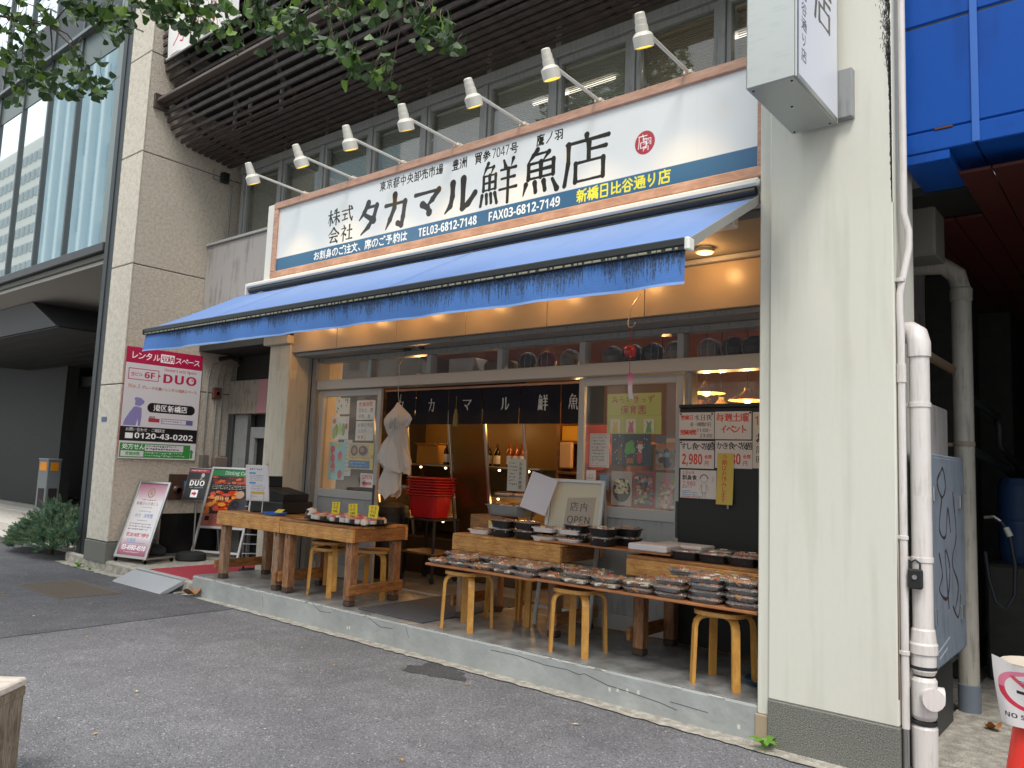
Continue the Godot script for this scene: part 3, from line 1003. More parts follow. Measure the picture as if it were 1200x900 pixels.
func build_shop_building() -> void:
	shop = thing("shop_building", "concrete building with two thick pillars, holding the fish shop", "building")
	# right pillar: painted plaster on a granite foot
	pbox(shop, "pillar", Vector3(0.07, 0.262, -0.42), Vector3(0.748, 9.0, 0.03), M.pillar, 0.008)
	pbox(shop, "pillar_strip", Vector3(0.0, 0.165, -1.3), Vector3(0.07, 9.0, 0.006), M.pillar, 0.006)
	pbox(shop, "pillar_foot", Vector3(0.07, -0.1, -0.42), Vector3(0.752, 0.262, 0.036), M.granite, 0.006)
	pbox(shop, "foot_block", Vector3(-0.012, -0.1, -0.3), Vector3(0.068, 0.165, 0.014), M.tan_tile, 0.006)
	# black mould grown down the pillar's outer edge
	var mo := bd()
	for i in 9000:
		var y := 9.0 - pow(rng.randf(), 0.75) * 6.0
		var w := 0.05 * clampf((y - 2.9) / 1.4, 0.06, 1.0) * (0.7 + 0.5 * sin(y * 5.0) * sin(y * 1.7 + 1.0))
		var x := 0.744 - absf(rng.randfn(0, 0.42)) * w
		var r := rng.randf_range(0.0008, 0.0024)
		mo.quad(Vector3(x - r, y, 0.0306), Vector3(x + r, y, 0.0306), Vector3(x + r * 0.8, y + rng.randf_range(0.004, 0.022), 0.0306), Vector3(x - r * 0.8, y + rng.randf_range(0.004, 0.022), 0.0306))
	part(shop, "mould", mo.mesh(), plain("4a4a4c", 0.95)).set_meta("kind", "stuff")
	pbox(shop, "side_wall", Vector3(0.07, -0.1, -8.1), Vector3(0.36, 9.0, -0.42), M.grey_render, 0.0)
	# left pillar: rough plaster with joints, pale on the street face
	var cuts := [0.36, 2.35, 3.92, 5.43, 6.81, 9.2]
	blocks("plaster_block", -8.9, -8.35, -1.55, -0.03, cuts, M.stucco)
	for i in cuts.size() - 1:
		pbox(shop, "plaster_face", Vector3(-8.93, cuts[i] + 0.007, -0.035), Vector3(-8.342, cuts[i + 1] - 0.007, -0.012), M.stucco_pale, 0.006)
	pbox(shop, "pillar_foot", Vector3(-8.95, 0.1, -1.56), Vector3(-8.338, 0.355, -0.004), M.granite, 0.006)
	# wall of the entrance beside the shop
	pbox(shop, "wall", Vector3(-8.9, 0.1, -6.0), Vector3(-8.36, 9.0, -1.56), M.stucco, 0.0)
	pbox(shop, "parapet", Vector3(-8.34, 2.98, -1.18), Vector3(-4.9, 4.37, -1.02), M.grey_render, 0.004)
	pbox(shop, "parapet_cap", Vector3(-8.34, 4.372, -1.2), Vector3(-4.9, 4.41, -0.99), M.alu_pale, 0.004)
	pbox(shop, "entrance_soffit", Vector3(-8.34, 2.9, -4.0), Vector3(-6.27, 2.98, -1.02), M.dark_wall, 0.0)
	pbox(shop, "entrance_wall", Vector3(-8.34, 0.13, -1.75), Vector3(-6.27, 2.9, -1.62), M.dark_wall, 0.0)
	# cream column between the shop and the entrance
	pbox(shop, "column", Vector3(-6.27, 0.13, -1.55), Vector3(-5.86, 2.80, -0.78), M.cream, 0.01)
	pbox(shop, "column_head", Vector3(-6.33, 2.802, -1.5), Vector3(-5.84, 2.9, -0.72), M.cream, 0.008)
	pbox(shop, "column_wall", Vector3(-6.3, 0.13, -6.0), Vector3(-5.9, 3.0, -1.56), M.wall_dark, 0.0)
	# warm lit fascia, its joints and the soffit above it
	var xs := [-5.855, -5.05, -4.1, -3.15, -2.2, -1.25, -0.3, 0.0]
	for i in xs.size() - 1:
		pbox(shop, "fascia_panel", Vector3(xs[i] + 0.003, 2.70, -0.86), Vector3(xs[i + 1] - 0.003, 3.045, -0.8), M.fascia, 0.003)
	pbox(shop, "fascia_core", Vector3(-5.85, 2.705, -1.1), Vector3(0.0, 3.04, -0.864), M.groove_line, 0.0)
	pbox(shop, "fascia_trim", Vector3(-5.855, 3.05, -0.9), Vector3(-0.001, 3.085, -0.76), M.alu_pale, 0.005)
	pbox(shop, "soffit", Vector3(-6.6, 3.09, -1.0), Vector3(-0.001, 3.14, -0.1), M.soffit, 0.0)
	pbox(shop, "shop_front_beam", Vector3(-6.26, 2.66, -1.3), Vector3(0.0, 2.698, -0.84), M.aluminium, 0.004)
	pbox(shop, "sign_backing", Vector3(-5.43, 3.15, -0.5), Vector3(-0.001, 4.155, -0.09), M.white_paint, 0.006)
	# floors and walls behind
	pbox(shop, "floor_slab", Vector3(-8.3, 3.15, -6.0), Vector3(0.3, 3.4, -1.19), M.dark_wall, 0.0)
	pbox(shop, "upper_wall", Vector3(-8.3, 3.4, -1.5), Vector3(0.0, 4.34, -1.36), M.grey_render, 0.0)
	pbox(shop, "wall_above", Vector3(-8.3, 5.98, -1.5), Vector3(0.0, 9.0, -1.36), M.dark_wall, 0.0)
	pbox(shop, "room_floor", Vector3(-8.3, 3.9, -5.0), Vector3(0.0, 4.0, -1.51), M.wall_dark, 0.0)
	pbox(shop, "room_ceiling", Vector3(-8.3, 6.0, -5.0), Vector3(0.0, 6.1, -1.51), M.paper, 0.0)
	pbox(shop, "room_wall", Vector3(-8.3, 4.0, -5.1), Vector3(0.0, 6.0, -5.0), M.soffit, 0.0)
	# wires and a small box along the shop head
	part(shop, "cable", bd().tube([Vector3(-5.8, 2.69, -0.98), Vector3(-4.6, 2.675, -0.97), Vector3(-4.1, 2.655, -0.97), Vector3(-3.9, 2.672, -0.97), Vector3(-2.0, 2.68, -0.97), Vector3(-0.1, 2.69, -0.97)], 0.008, 5).mesh(), M.wire)
	pbox(shop, "cable_clip", Vector3(-4.15, 2.64, -0.99), Vector3(-4.07, 2.662, -0.95), M.wire, 0.003)
	pbox(shop, "cable_clip", Vector3(-3.92, 2.64, -0.99), Vector3(-3.87, 2.662, -0.95), M.wire, 0.003)

func build_second_floor() -> void:
	# window band of the upper storey, each window a part with its frame, pane and blind
	var xs := [-8.05, -7.15, -6.25, -5.32, -4.4, -3.5, -2.6, -1.73, -0.87, -0.02]
	var slat := bd().box(Vector3(-0.385, -0.0012, -0.012), Vector3(0.385, 0.0012, 0.012)).mesh()
	for i in xs.size() - 1:
		var a: float = xs[i] + 0.035
		var b: float = xs[i + 1] - 0.035
		var w := part(shop, "window", bd().box(Vector3(a, 4.34, -1.4), Vector3(b, 4.4, -1.33), 0.004).box(Vector3(a, 5.4, -1.4), Vector3(b, 5.46, -1.33), 0.004).box(Vector3(a, 4.4, -1.4), Vector3(a + 0.045, 5.4, -1.33), 0.004).box(Vector3(b - 0.045, 4.4, -1.4), Vector3(b, 5.4, -1.33), 0.004).mesh(), M.aluminium)
		part(w, "pane", bd().box(Vector3(a + 0.047, 4.402, -1.368), Vector3(b - 0.047, 5.398, -1.362)).mesh(), M.pane_office)
		part(w, "upper_pane", bd().box(Vector3(a, 5.57, -1.368), Vector3(b, 5.96, -1.362)).mesh(), M.pane_dark)
		var bl := bd()
		var top := 5.38
		var bottom := 4.42 if i < 7 else 4.5
		var y := top
		while y > bottom:
			bl.xf = Transform3D(Basis(Vector3.RIGHT, 0.9), Vector3((a + b) / 2, y, -1.45))
			bl.box(Vector3(-(b - a) / 2 + 0.05, -0.001, -0.012), Vector3((b - a) / 2 - 0.05, 0.001, 0.012))
			y -= 0.021
		bl.xf = Transform3D.IDENTITY
		bl.box(Vector3(a + 0.04, 5.375, -1.47), Vector3(b - 0.04, 5.4, -1.43), 0.002)
		part(w, "blind", bl.mesh(), plain("c2c5b6" if i < 7 else "a89678", 0.6)).set_meta("kind", "stuff")
		pbox(shop, "mullion", Vector3(xs[i] - 0.034, 4.34, -1.44), Vector3(xs[i] + 0.034, 5.46, -1.31), M.aluminium, 0.005)
	pbox(shop, "rail", Vector3(-8.1, 5.462, -1.42), Vector3(-0.01, 5.565, -1.29), M.aluminium, 0.005)
	pbox(shop, "rail", Vector3(-8.1, 5.962, -1.42), Vector3(-0.01, 6.0, -1.29), M.dark_frame, 0.005)
	# papers and boxes standing on the sill inside
	for k in [[-1.55, 0.5, "d8d8d2"], [-0.75, 0.4, "c9c9c4"], [-5.0, 0.35, "cfd0cb"], [-6.9, 0.4, "c4c5c0"], [-4.2, 0.3, "d4d4cc"]]:
		var o := thing("paper_stack", "pale stack of papers on the upper window sill near x of pane", "paper stack", Vector3(k[0], 4.34, -1.6))
		part(o, "papers", bd().box(Vector3(0, 0, -0.1), Vector3(k[1], 0.11, 0.05), 0.006).mesh(), plain(k[2], 0.9))
		o.set_meta("label", "pale papers piled on the upper window sill, %s" % ["rightmost but one", "rightmost behind the lamps", "third from the left", "leftmost beside the wall", "behind the fourth lamp"][[-1.55, -0.75, -5.0, -6.9, -4.2].find(k[0])])
		o.set_meta("group", "papers on the upper sill")
	# tube lights of the office upstairs
	for k in [[-0.9, -2.6], [-3.3, -2.6], [-2.0, -3.6]]:
		var o := thing("tube_lamp", "long white tube lamp on the office ceiling upstairs", "lamp", Vector3(k[0], 5.86, k[1]), 0.0, "office tube lamps")
		part(o, "housing", bd().box(Vector3(-0.62, 0.03, -0.06), Vector3(0.62, 0.1, 0.06), 0.008).mesh(), M.white_paint)
		part(o, "tube", bd().tube([Vector3(-0.58, 0.0, 0), Vector3(0.58, 0.0, 0)], 0.016, 8).mesh(), M.tube_light)
		var l := AreaLight3D.new()
		l.name = "light"
		l.area_size = Vector2(1.16, 0.03)
		l.light_energy = 0.35
		l.light_color = Color("fff3dc")
		l.area_range = 8.0
		l.shadow_enabled = true
		l.position = Vector3(0, -0.03, 0)
		l.rotation_degrees = Vector3(-90, 0, 0)
		o.add_child(l)

func build_louvers() -> void:
	# dark slatted canopy: slats run along the front, following a curved section
	var lv := thing("louver_canopy", "dark brown slatted canopy curving over the upper windows", "canopy")
	var low := [Vector2(6.12, -0.24), Vector2(6.03, -0.27), Vector2(5.94, -0.315), Vector2(5.855, -0.37), Vector2(5.78, -0.44), Vector2(5.725, -0.52), Vector2(5.69, -0.61), Vector2(5.67, -0.7), Vector2(5.66, -0.79), Vector2(5.65, -0.88), Vector2(5.64, -0.97), Vector2(5.63, -1.06), Vector2(5.615, -1.15), Vector2(5.6, -1.24)]
	var high := [Vector2(6.95, -0.17), Vector2(6.84, -0.18), Vector2(6.73, -0.2), Vector2(6.62, -0.23), Vector2(6.53, -0.29), Vector2(6.46, -0.37), Vector2(6.41, -0.46), Vector2(6.38, -0.56), Vector2(6.36, -0.66), Vector2(6.34, -0.76), Vector2(6.32, -0.86), Vector2(6.3, -0.96), Vector2(6.28, -1.06), Vector2(6.26, -1.16)]
	var over := []
	for i in 16:
		over.append(Vector2(7.06 + i * 0.12, -0.16))
	for line in [low, high, over]:
		for i in line.size():
			var p: Vector2 = line[i]
			var flat: bool = line != over and i > 5
			var sz := Vector2(0.032, 0.055) if flat else Vector2(0.055, 0.03)
			pbox(lv, "slat", Vector3(-8.34, p.x - sz.x / 2, p.y - sz.y / 2), Vector3(0.0, p.x + sz.x / 2, p.y + sz.y / 2), M.louver, 0.004)
	# ribs that carry the slats
	for x in [-7.9, -6.9, -5.9, -4.9, -3.9, -2.9, -1.9, -0.9]:
		for line in [low, high]:
			var b := bd()
			for i in line.size() - 1:
				var p: Vector2 = line[i]
				var q: Vector2 = line[i + 1]
				b.bar(Vector3(x, p.x + 0.05, p.y - 0.045), Vector3(x, q.x + 0.05, q.y - 0.045), 0.035, 0.045)
			part(lv, "rib", b.mesh(), M.louver)
	pbox(lv, "end_plate", Vector3(-8.348, 6.05, -0.3), Vector3(-8.3, 6.25, -0.1), M.louver, 0.004)
	pbox(lv, "lip", Vector3(-8.29, 6.155, -0.25), Vector3(0.0, 6.185, -0.13), M.louver_pale, 0.004)
	pbox(lv, "lip", Vector3(-8.29, 6.135, -0.215), Vector3(0.0, 6.152, -0.12), M.louver_pale, 0.004)
	# closing boards behind
	pbox(lv, "back_board", Vector3(-8.34, 6.2, -1.34), Vector3(0.0, 6.24, -0.32), M.dark_wall, 0.0)
	pbox(lv, "back_board", Vector3(-8.34, 7.0, -1.34), Vector3(0.0, 7.04, -0.26), M.dark_wall, 0.0)
	# pale services seen between the slats
	for x in [-7.45, -7.1, -6.4]:
		pbox(lv, "bracket", Vector3(x, 5.7, -0.78), Vector3(x + 0.04, 6.1, -0.74), M.alu_pale, 0.004)
	# banner at the top left
	var cv := canvas(512, 320, col("e2e0de"))
	cv.jtext("内会", 150, 40, 150, col("b8414b"), 0.07, 1.1)
	cv.jtext("方円式", 40, 200, 90, col("b8414b"), 0.07, 1.2)
	var bn := thing("banner", "white cloth banner with red characters on the slats at top left", "banner", Vector3(-7.2, 7.2, -0.1))
	var rows := []
	for i in 9:
		var r := []
		for j in 13:
			r.append(Vector3(-0.85 + 1.7 * j / 12.0, -0.55 + 1.1 * i / 8.0, 0.018 * sin(j * 1.1 + i * 0.6)))
		rows.append(r)
	part(bn, "cloth", bd().grid(rows).mesh(), print_mat(cv, 0.9))
	part(bn, "rod", bd().tube([Vector3(-0.88, -0.565, 0), Vector3(0.88, -0.565, 0)], 0.014, 6).mesh(), M.white_paint)
	# conduit and junction box on the plaster below
	part(shop, "conduit", bd().tube([Vector3(-8.33, 5.5, -1.02), Vector3(-8.33, 5.36, -1.02), Vector3(-8.32, 5.34, -1.3), Vector3(-8.3, 4.42, -1.28)], 0.013, 6).mesh(), M.aluminium)
	pbox(shop, "junction_box", Vector3(-8.34, 5.34, -1.22), Vector3(-8.25, 5.48, -1.12), M.black, 0.004)

# ---------------------------------------------------------------- shop front
func door(called: String, x0: float, x1: float, z: float, glass_y: float, label: String) -> Node3D:
	var d := part(shop, called, bd().box(Vector3(x0, 0.22, z - 0.02), Vector3(x0 + 0.06, 2.28, z + 0.02), 0.004).box(Vector3(x1 - 0.06, 0.22, z - 0.02), Vector3(x1, 2.28, z + 0.02), 0.004).box(Vector3(x0 + 0.06, 2.21, z - 0.019), Vector3(x1 - 0.06, 2.28, z + 0.019), 0.004).box(Vector3(x0 + 0.06, glass_y - 0.09, z - 0.019), Vector3(x1 - 0.06, glass_y, z + 0.019), 0.004).box(Vector3(x0 + 0.06, 0.22, z - 0.019), Vector3(x1 - 0.06, 0.34, z + 0.019), 0.004).mesh(), M.alu_pale)
	d.set_meta("label", label)
	part(d, "pane", bd().box(Vector3(x0 + 0.06, glass_y, z - 0.003), Vector3(x1 - 0.06, 2.21, z + 0.003)).mesh(), M.pane)
	part(d, "panel", bd().box(Vector3(x0 + 0.06, 0.34, z - 0.012), Vector3(x1 - 0.06, glass_y - 0.09, z + 0.006), 0.003).mesh(), M.door_grey)
	part(d, "handle", bd().box(Vector3(x1 - 0.045, glass_y - 0.2, z + 0.02), Vector3(x1 - 0.02, glass_y + 0.08, z + 0.032), 0.004).mesh(), M.dark_frame)
	return d

func build_storefront() -> void:
	var z := -1.15
	pbox(shop, "jamb", Vector3(-5.86, 0.212, z - 0.1), Vector3(-5.72, 2.66, z + 0.1), M.aluminium, 0.006)
	pbox(shop, "jamb_groove", Vector3(-5.80, 0.212, z + 0.1), Vector3(-5.785, 2.66, z + 0.104), M.black, 0.0)
	pbox(shop, "jamb_foot", Vector3(-5.93, 0.212, z - 0.05), Vector3(-5.7, 0.24, z + 0.16), M.concrete, 0.006)
	pbox(shop, "transom_beam", Vector3(-5.72, 2.29, z - 0.08), Vector3(0.0, 2.4, z + 0.08), M.alu_pale, 0.006)
	pbox(shop, "head_rail", Vector3(-5.72, 2.605, z - 0.06), Vector3(0.0, 2.658, z + 0.06), M.aluminium, 0.005)
	var xs := [-5.72, -4.84, -3.92, -2.97, -2.03, -1.09, -0.15]
	for i in xs.size() - 1:
		pbox(shop, "transom_pane", Vector3(xs[i] + 0.032, 2.402, z - 0.003), Vector3(xs[i + 1] - 0.032, 2.604, z + 0.003), M.pane, 0.0)
		pbox(shop, "transom_post", Vector3(xs[i + 1] - 0.03, 2.401, z - 0.05), Vector3(xs[i + 1] + 0.03, 2.604, z + 0.05), M.alu_pale, 0.005)
	door("sliding_door", -5.69, -4.63, z + 0.02, 1.165, "grey sliding door with pasted notices on the left")
	door("sliding_door", -2.05, -1.06, z + 0.03, 1.2, "grey sliding door with posters on the right")
	# window right of the doors with a black board in its lower part
	pbox(shop, "window_post", Vector3(-1.04, 0.212, z - 0.06), Vector3(-0.985, 2.29, z + 0.06), M.aluminium, 0.005)
	pbox(shop, "window_pane", Vector3(-0.98, 2.03, z - 0.003), Vector3(0.0, 2.28, z + 0.003), M.pane, 0.0)
	pbox(shop, "window_rail", Vector3(-0.983, 2.0, z - 0.05), Vector3(0.0, 2.03, z + 0.05), M.black, 0.004)
	var bb := thing("notice_board", "tall black board covering the window below the lamps at right", "notice board", Vector3(-0.53, 0.215, z + 0.072))
	part(bb, "board", bd().box(Vector3(-0.545, 0, -0.02), Vector3(0.53, 1.79, 0.0), 0.006).mesh(), M.black)
	part(bb, "top_edge", bd().box(Vector3(-0.55, 1.79, -0.025), Vector3(0.53, 1.815, 0.008), 0.004).mesh(), M.black_metal)

func pendant(at: Vector3, drop: float, label: String, energy := 0.55) -> void:
	var o := thing("pendant_lamp", label, "lamp", at, 0.0, "warm pendant lamps in the shop")
	part(o, "shade", bd().lathe([Vector2(0.165, 0.0), Vector2(0.15, 0.012), Vector2(0.06, 0.05), Vector2(0.03, 0.085), Vector2(0.028, 0.11), Vector2(0.0, 0.112)], 20).lathe([Vector2(0.0, 0.105), Vector2(0.025, 0.08), Vector2(0.055, 0.045), Vector2(0.148, 0.008), Vector2(0.165, 0.0)], 20).mesh(), plain("c9a86a", 0.5))
	part(o, "bulb", bd().lathe([Vector2(0.0, -0.03), Vector2(0.025, -0.02), Vector2(0.036, 0.005), Vector2(0.03, 0.03), Vector2(0.015, 0.06), Vector2(0.0, 0.065)], 14).mesh(), M.bulb)
	part(o, "flex", bd().tube([Vector3(0, 0.11, 0), Vector3(0, drop, 0)], 0.005, 5).mesh(), M.wire)
	var l := OmniLight3D.new()
	l.name = "light"
	l.light_color = Color("ffc078")
	l.light_energy = energy * 0.45
	l.omni_range = 9.0
	l.omni_attenuation = 2.0
	l.light_size = 0.03
	l.shadow_enabled = true
	l.position = Vector3(0, -0.06, 0)
	o.add_child(l)

func build_interior() -> void:
	struct("shop_wall_back", bd().box(Vector3(-6.0, 0.2, -5.3), Vector3(0.06, 3.1, -5.2)).mesh(), M.wall_warm)
	struct("shop_wall_right", bd().box(Vector3(-0.03, 0.2, -5.2), Vector3(0.06, 3.1, -1.31)).mesh(), M.wall_warm)
	struct("shop_ceiling", bd().box(Vector3(-5.9, 2.95, -5.2), Vector3(0.06, 3.05, -1.28)).mesh(), M.ceiling_wood)
	# storage shelf above the doors with boxes and lamps' reels
	var sh := thing("overhead_shelf", "orange wooden shelf behind the transom panes", "shelf", Vector3(0, 2.395, -1.5))
	part(sh, "board", bd().box(Vector3(-4.85, -0.02, -0.24), Vector3(-0.04, 0.0, 0.2), 0.003).mesh(), M.ceiling_wood)
	pbox(self, "storage_box", Vector3(-3.85, 2.397, -1.55), Vector3(-3.5, 2.58, -1.32), plain("c2c4c2", 0.6), 0.01)
	tag(get_child(-1), "white box on the overhead shelf behind the third transom pane", "box")
	pbox(self, "folded_cloth", Vector3(-3.38, 2.397, -1.6), Vector3(-3.02, 2.53, -1.32), plain("7d6a4c", 0.95), 0.03)
	tag(get_child(-1), "brown folded cloth on the overhead shelf beside the white box", "cloth")
	var jar_cols := ["2a3038", "5a2428", "6a6f73", "5f6468", "202328", "2a2d32", "74787b", "7c8083", "202328", "262a30", "1c1e22"]
	var jx := [-2.86, -2.62, -2.36, -1.9, -1.7, -1.5, -1.28, -0.98, -0.78, -0.6, -0.42]
	for i in jx.size():
		var o := thing("float_ball", "", "ball", Vector3(jx[i], 2.4, -1.4))
		tag(o, "round netted float on the overhead shelf, number %s from the left" % ["one", "two", "three", "four", "five", "six", "seven", "eight", "nine", "ten", "eleven"][i], "float", "round floats behind the transom panes")
		part(o, "ball", bd().lathe([Vector2(0, 0), Vector2(0.05, 0.01), Vector2(0.09, 0.05), Vector2(0.1, 0.1), Vector2(0.09, 0.15), Vector2(0.05, 0.185), Vector2(0, 0.195)], 16).mesh(), plain(jar_cols[i], 0.35))
		var net := bd()
		for k in 5:
			var an := k * 0.63 + i
			var pth := []
			for s in 9:
				var t := PI * s / 8.0
				pth.append(Vector3(sin(t) * cos(an) * 0.102, 0.0975 - cos(t) * 0.1, sin(t) * sin(an) * 0.102))
			net.tube(pth, 0.0025, 4, false)
		part(o, "net", net.mesh(), M.cloth_white)
	pendant(Vector3(-1.29, 2.215, -2.0), 0.74, "warm pendant lamp in the shop, left one above the black board", 0.35)
	pendant(Vector3(-1.42, 2.13, -2.6), 0.82, "warm pendant lamp in the shop, lowest one above the black board", 0.35)
	pendant(Vector3(-0.91, 2.14, -2.0), 0.81, "warm pendant lamp in the shop, nearest the right pillar", 0.35)
	pendant(Vector3(-5.0, 2.45, -2.0), 0.5, "warm pendant lamp behind the second transom pane", 0.4)
	pendant(Vector3(-1.9, 2.5, -2.3), 0.45, "warm pendant lamp behind the fourth transom pane", 0.35)
	pendant(Vector3(-4.6, 2.3, -3.0), 0.66, "warm pendant lamp over the left side of the shop", 0.3)
	pendant(Vector3(-2.6, 2.3, -1.9), 0.66, "warm pendant lamp behind the dark curtain", 0.3)
	# chilled display case with glass bays
	var dc := thing("display_case", "tall lit display case with steel posts and shelves inside the shop", "display case", Vector3(-5.8, 0.215, -2.25))
	part(dc, "base", bd().box(Vector3(0, 0, -0.7), Vector3(2.5, 0.42, 0.12), 0.01).mesh(), plain("4a3a28", 0.4))
	part(dc, "back", bd().box(Vector3(0, 0.42, -0.72), Vector3(2.5, 1.95, -0.7)).mesh(), plain("6f5830", 0.4))
	part(dc, "canopy", bd().box(Vector3(-0.02, 1.9, -0.7), Vector3(2.52, 2.05, 0.3), 0.01).mesh(), plain("4b3d2c", 0.5))
	for x in [0.02, 0.62, 1.32, 1.87, 2.42]:
		part(dc, "post", bd().bar(Vector3(x, 0.4, 0.02), Vector3(x, 1.92, 0.26), 0.035, 0.035, Vector3.RIGHT, 0.006).mesh(), M.steel)
	for k in [[0.62, 0.02], [0.93, 0.02], [1.25, 0.02]]:
		part(dc, "shelf", bd().box(Vector3(0.01, k[0], -0.68), Vector3(2.49, k[0] + 0.022, k[1]), 0.004).mesh(), M.steel)
		for q in 6:
			part(dc, "shelf_lamp", bd().lathe([Vector2(0, -0.016), Vector2(0.012, -0.01), Vector2(0.016, 0.0), Vector2(0.01, 0.008), Vector2(0, 0.01)], 10).mesh(), M.case_light, Vector3(0.2 + q * 0.42, k[0] - 0.016, k[1] - 0.06))
	for x in [0.35, 1.3, 2.2]:
		for y in [0.85, 1.75]:
			var l := OmniLight3D.new()
			l.name = "case_light"
			l.light_color = Color("ffbe70")
			l.light_energy = 0.045
			l.omni_range = 4.0
			l.omni_attenuation = 2.0
			l.light_size = 0.1
			l.shadow_enabled = true
			l.position = Vector3(x, y, -0.2)
			dc.add_child(l)
	part(dc, "covered_bay", bd().bar(Vector3(1.595, 0.45, 0.02), Vector3(1.595, 1.9, 0.245), 0.5, 0.006, Vector3.BACK).mesh(), plain("7d6136", 0.22, 0.6))
	# bottles and packs on its shelves
	for i in 4:
		bottle(Vector3(-4.8 + i * 0.1, 1.488, -2.34), M.bottle_dark, "brown bottle with a white label in the display case, %s of four" % ["first", "second", "third", "last"][i])
	for i in 3:
		bottle(Vector3(-3.82 + i * 0.09, 1.488, -2.34), M.bottle_orange, "amber bottle on the upper shelf of the right bay, %s of three" % ["left", "middle", "right"][i])
	for i in 3:
		bottle(Vector3(-4.4 + i * 0.13, 1.488, -2.5), M.bottle_dark, "dark bottle behind the covered bay, %s of three" % ["left", "middle", "right"][i])
	pbox(self, "carton", Vector3(-5.3, 1.488, -2.6), Vector3(-4.93, 1.72, -2.32), M.carton, 0.006)
	tag(get_child(-1), "open yellow carton standing in the left bay of the display case", "carton")
	part(get_child(-1), "flap", bd().bar(Vector3(-0.17, 0.11, 0.15), Vector3(0.17, 0.11, 0.15), 0.006, 0.1, Vector3(0, 0.6, 1)).mesh(), M.carton)
	part(get_child(-1), "flap", bd().bar(Vector3(0.17, 0.11, 0.15), Vector3(0.17, 0.11, -0.15), 0.006, 0.1, Vector3(1, 0.6, 0)).mesh(), M.carton)
	for lv in 2:
		for i in 9:
			var x := -5.68 + i * 0.26
			if x > -4.5 and x < -4.0:
				continue
			var o := thing("chilled_pack", "", "food pack", Vector3(x, [0.86, 1.17][lv], -2.35 + 0.02 * (i % 2)))
			tag(o, "wrapped pack of fish on the %s shelf of the case, place %s" % [["lower", "middle"][lv], ["one", "two", "three", "four", "five", "six", "seven", "eight", "nine"][i]], "food pack", "packs in the display case")
			part(o, "tray", bd().box(Vector3(-0.1, 0, -0.07), Vector3(0.1, 0.03, 0.07), 0.01).mesh(), M.tray_white)
			part(o, "fish", bd().box(Vector3(-0.08, 0.025, -0.055), Vector3(0.08, 0.045, 0.055), 0.012).mesh(), plain(["b06a48", "c0a088", "9c5a40", "8a7a6c"][i % 4], 0.4))
	# counter and shelves deeper in, at the right of the opening
	var sv := thing("wooden_shelf", "wooden shelf unit with goods at the back right of the shop", "shelf", Vector3(-2.7, 0.215, -2.6))
	for y in [0.02, 0.62, 1.22, 1.55]:
		part(sv, "board", bd().box(Vector3(-0.58, y, -0.4), Vector3(1.1, y + 0.03, 0.1), 0.004).mesh(), M.shelf_wood)
	for x in [-0.6, 0.3, 1.08]:
		part(sv, "upright", bd().box(Vector3(x, 0, -0.39), Vector3(x + 0.04, 2.0, 0.09), 0.004).mesh(), M.shelf_wood)
	for i in 5:
		pbox(self, "goods_box", Vector3(-3.22 + i * 0.24, 0.867, -2.8), Vector3(-3.0 + i * 0.24, 1.1 + 0.03 * (i % 3), -2.54), plain(["7a4a2c", "8c5c34", "5e4028", "94663e", "6d4428"][i], 0.85), 0.006)
		tag(get_child(-1), "brown goods box on the wooden shelf, %s from the left" % ["first", "second", "third", "fourth", "fifth"][i], "box", "boxes on the wooden shelf")
	pbox(self, "goods_box", Vector3(-3.24, 1.797, -2.8), Vector3(-3.02, 1.96, -2.52), plain("c79a2c", 0.8), 0.006)
	tag(get_child(-1), "yellow box on the top board of the wooden shelf", "box")
	pbox(self, "goods_box", Vector3(-2.98, 1.797, -2.8), Vector3(-2.55, 1.97, -2.52), plain("7d2c36", 0.85), 0.006)
	tag(get_child(-1), "pinkish red box on the top board of the wooden shelf", "box")
	var lan := thing("round_drum", "round red drum leaning on the wooden shelf", "drum", Vector3(-2.75, 1.467, -2.52))
	part(lan, "drum", bd().lathe([Vector2(0, -0.04), Vector2(0.17, -0.04), Vector2(0.19, -0.02), Vector2(0.19, 0.02), Vector2(0.17, 0.04), Vector2(0, 0.04)], 20).mesh(), plain("8a2a24", 0.6), Vector3(0, 0.19, 0), Vector3(PI / 2, 0, 0))
	var bag := thing("paper_bag", "pale paper packet hung on the front of the wooden shelf", "packet", Vector3(-3.12, 1.5, -2.46))
	part(bag, "packet", bd().box(Vector3(-0.08, 0, -0.02), Vector3(0.08, 0.28, 0.03), 0.012).mesh(), plain("b59a78", 0.8))
	# red baskets stacked on a trolley
	var tr := thing("trolley", "dark metal trolley holding the red baskets", "trolley", Vector3(-4.45, 0.215, -1.77))
	for x in [-0.24, 0.24]:
		for zz in [-0.18, 0.18]:
			part(tr, "leg", bd().box(Vector3(x - 0.013, 0.04, zz - 0.013), Vector3(x + 0.013, 0.68, zz + 0.013), 0.003).mesh(), M.black_metal)
			part(tr, "wheel", bd().lathe([Vector2(0, -0.012), Vector2(0.035, -0.012), Vector2(0.04, 0), Vector2(0.035, 0.012), Vector2(0, 0.012)], 12).mesh(), M.rubber, Vector3(x, 0.04, zz), Vector3(PI / 2, 0, 0))
	for y in [0.3, 0.66]:
		part(tr, "tray", bd().box(Vector3(-0.26, y, -0.2), Vector3(0.26, y + 0.022, 0.2), 0.004).mesh(), M.shelf_wood if y < 0.5 else M.black_metal)
	var basket := bd()
	for s in [[0.0, 0.26], [0.245, 0.31]]:
		pass
	var loft := [[0.0, 0.17, 0.12], [0.006, 0.19, 0.14], [0.24, 0.225, 0.17], [0.245, 0.245, 0.19], [0.26, 0.245, 0.19], [0.255, 0.225, 0.17], [0.02, 0.18, 0.13]]
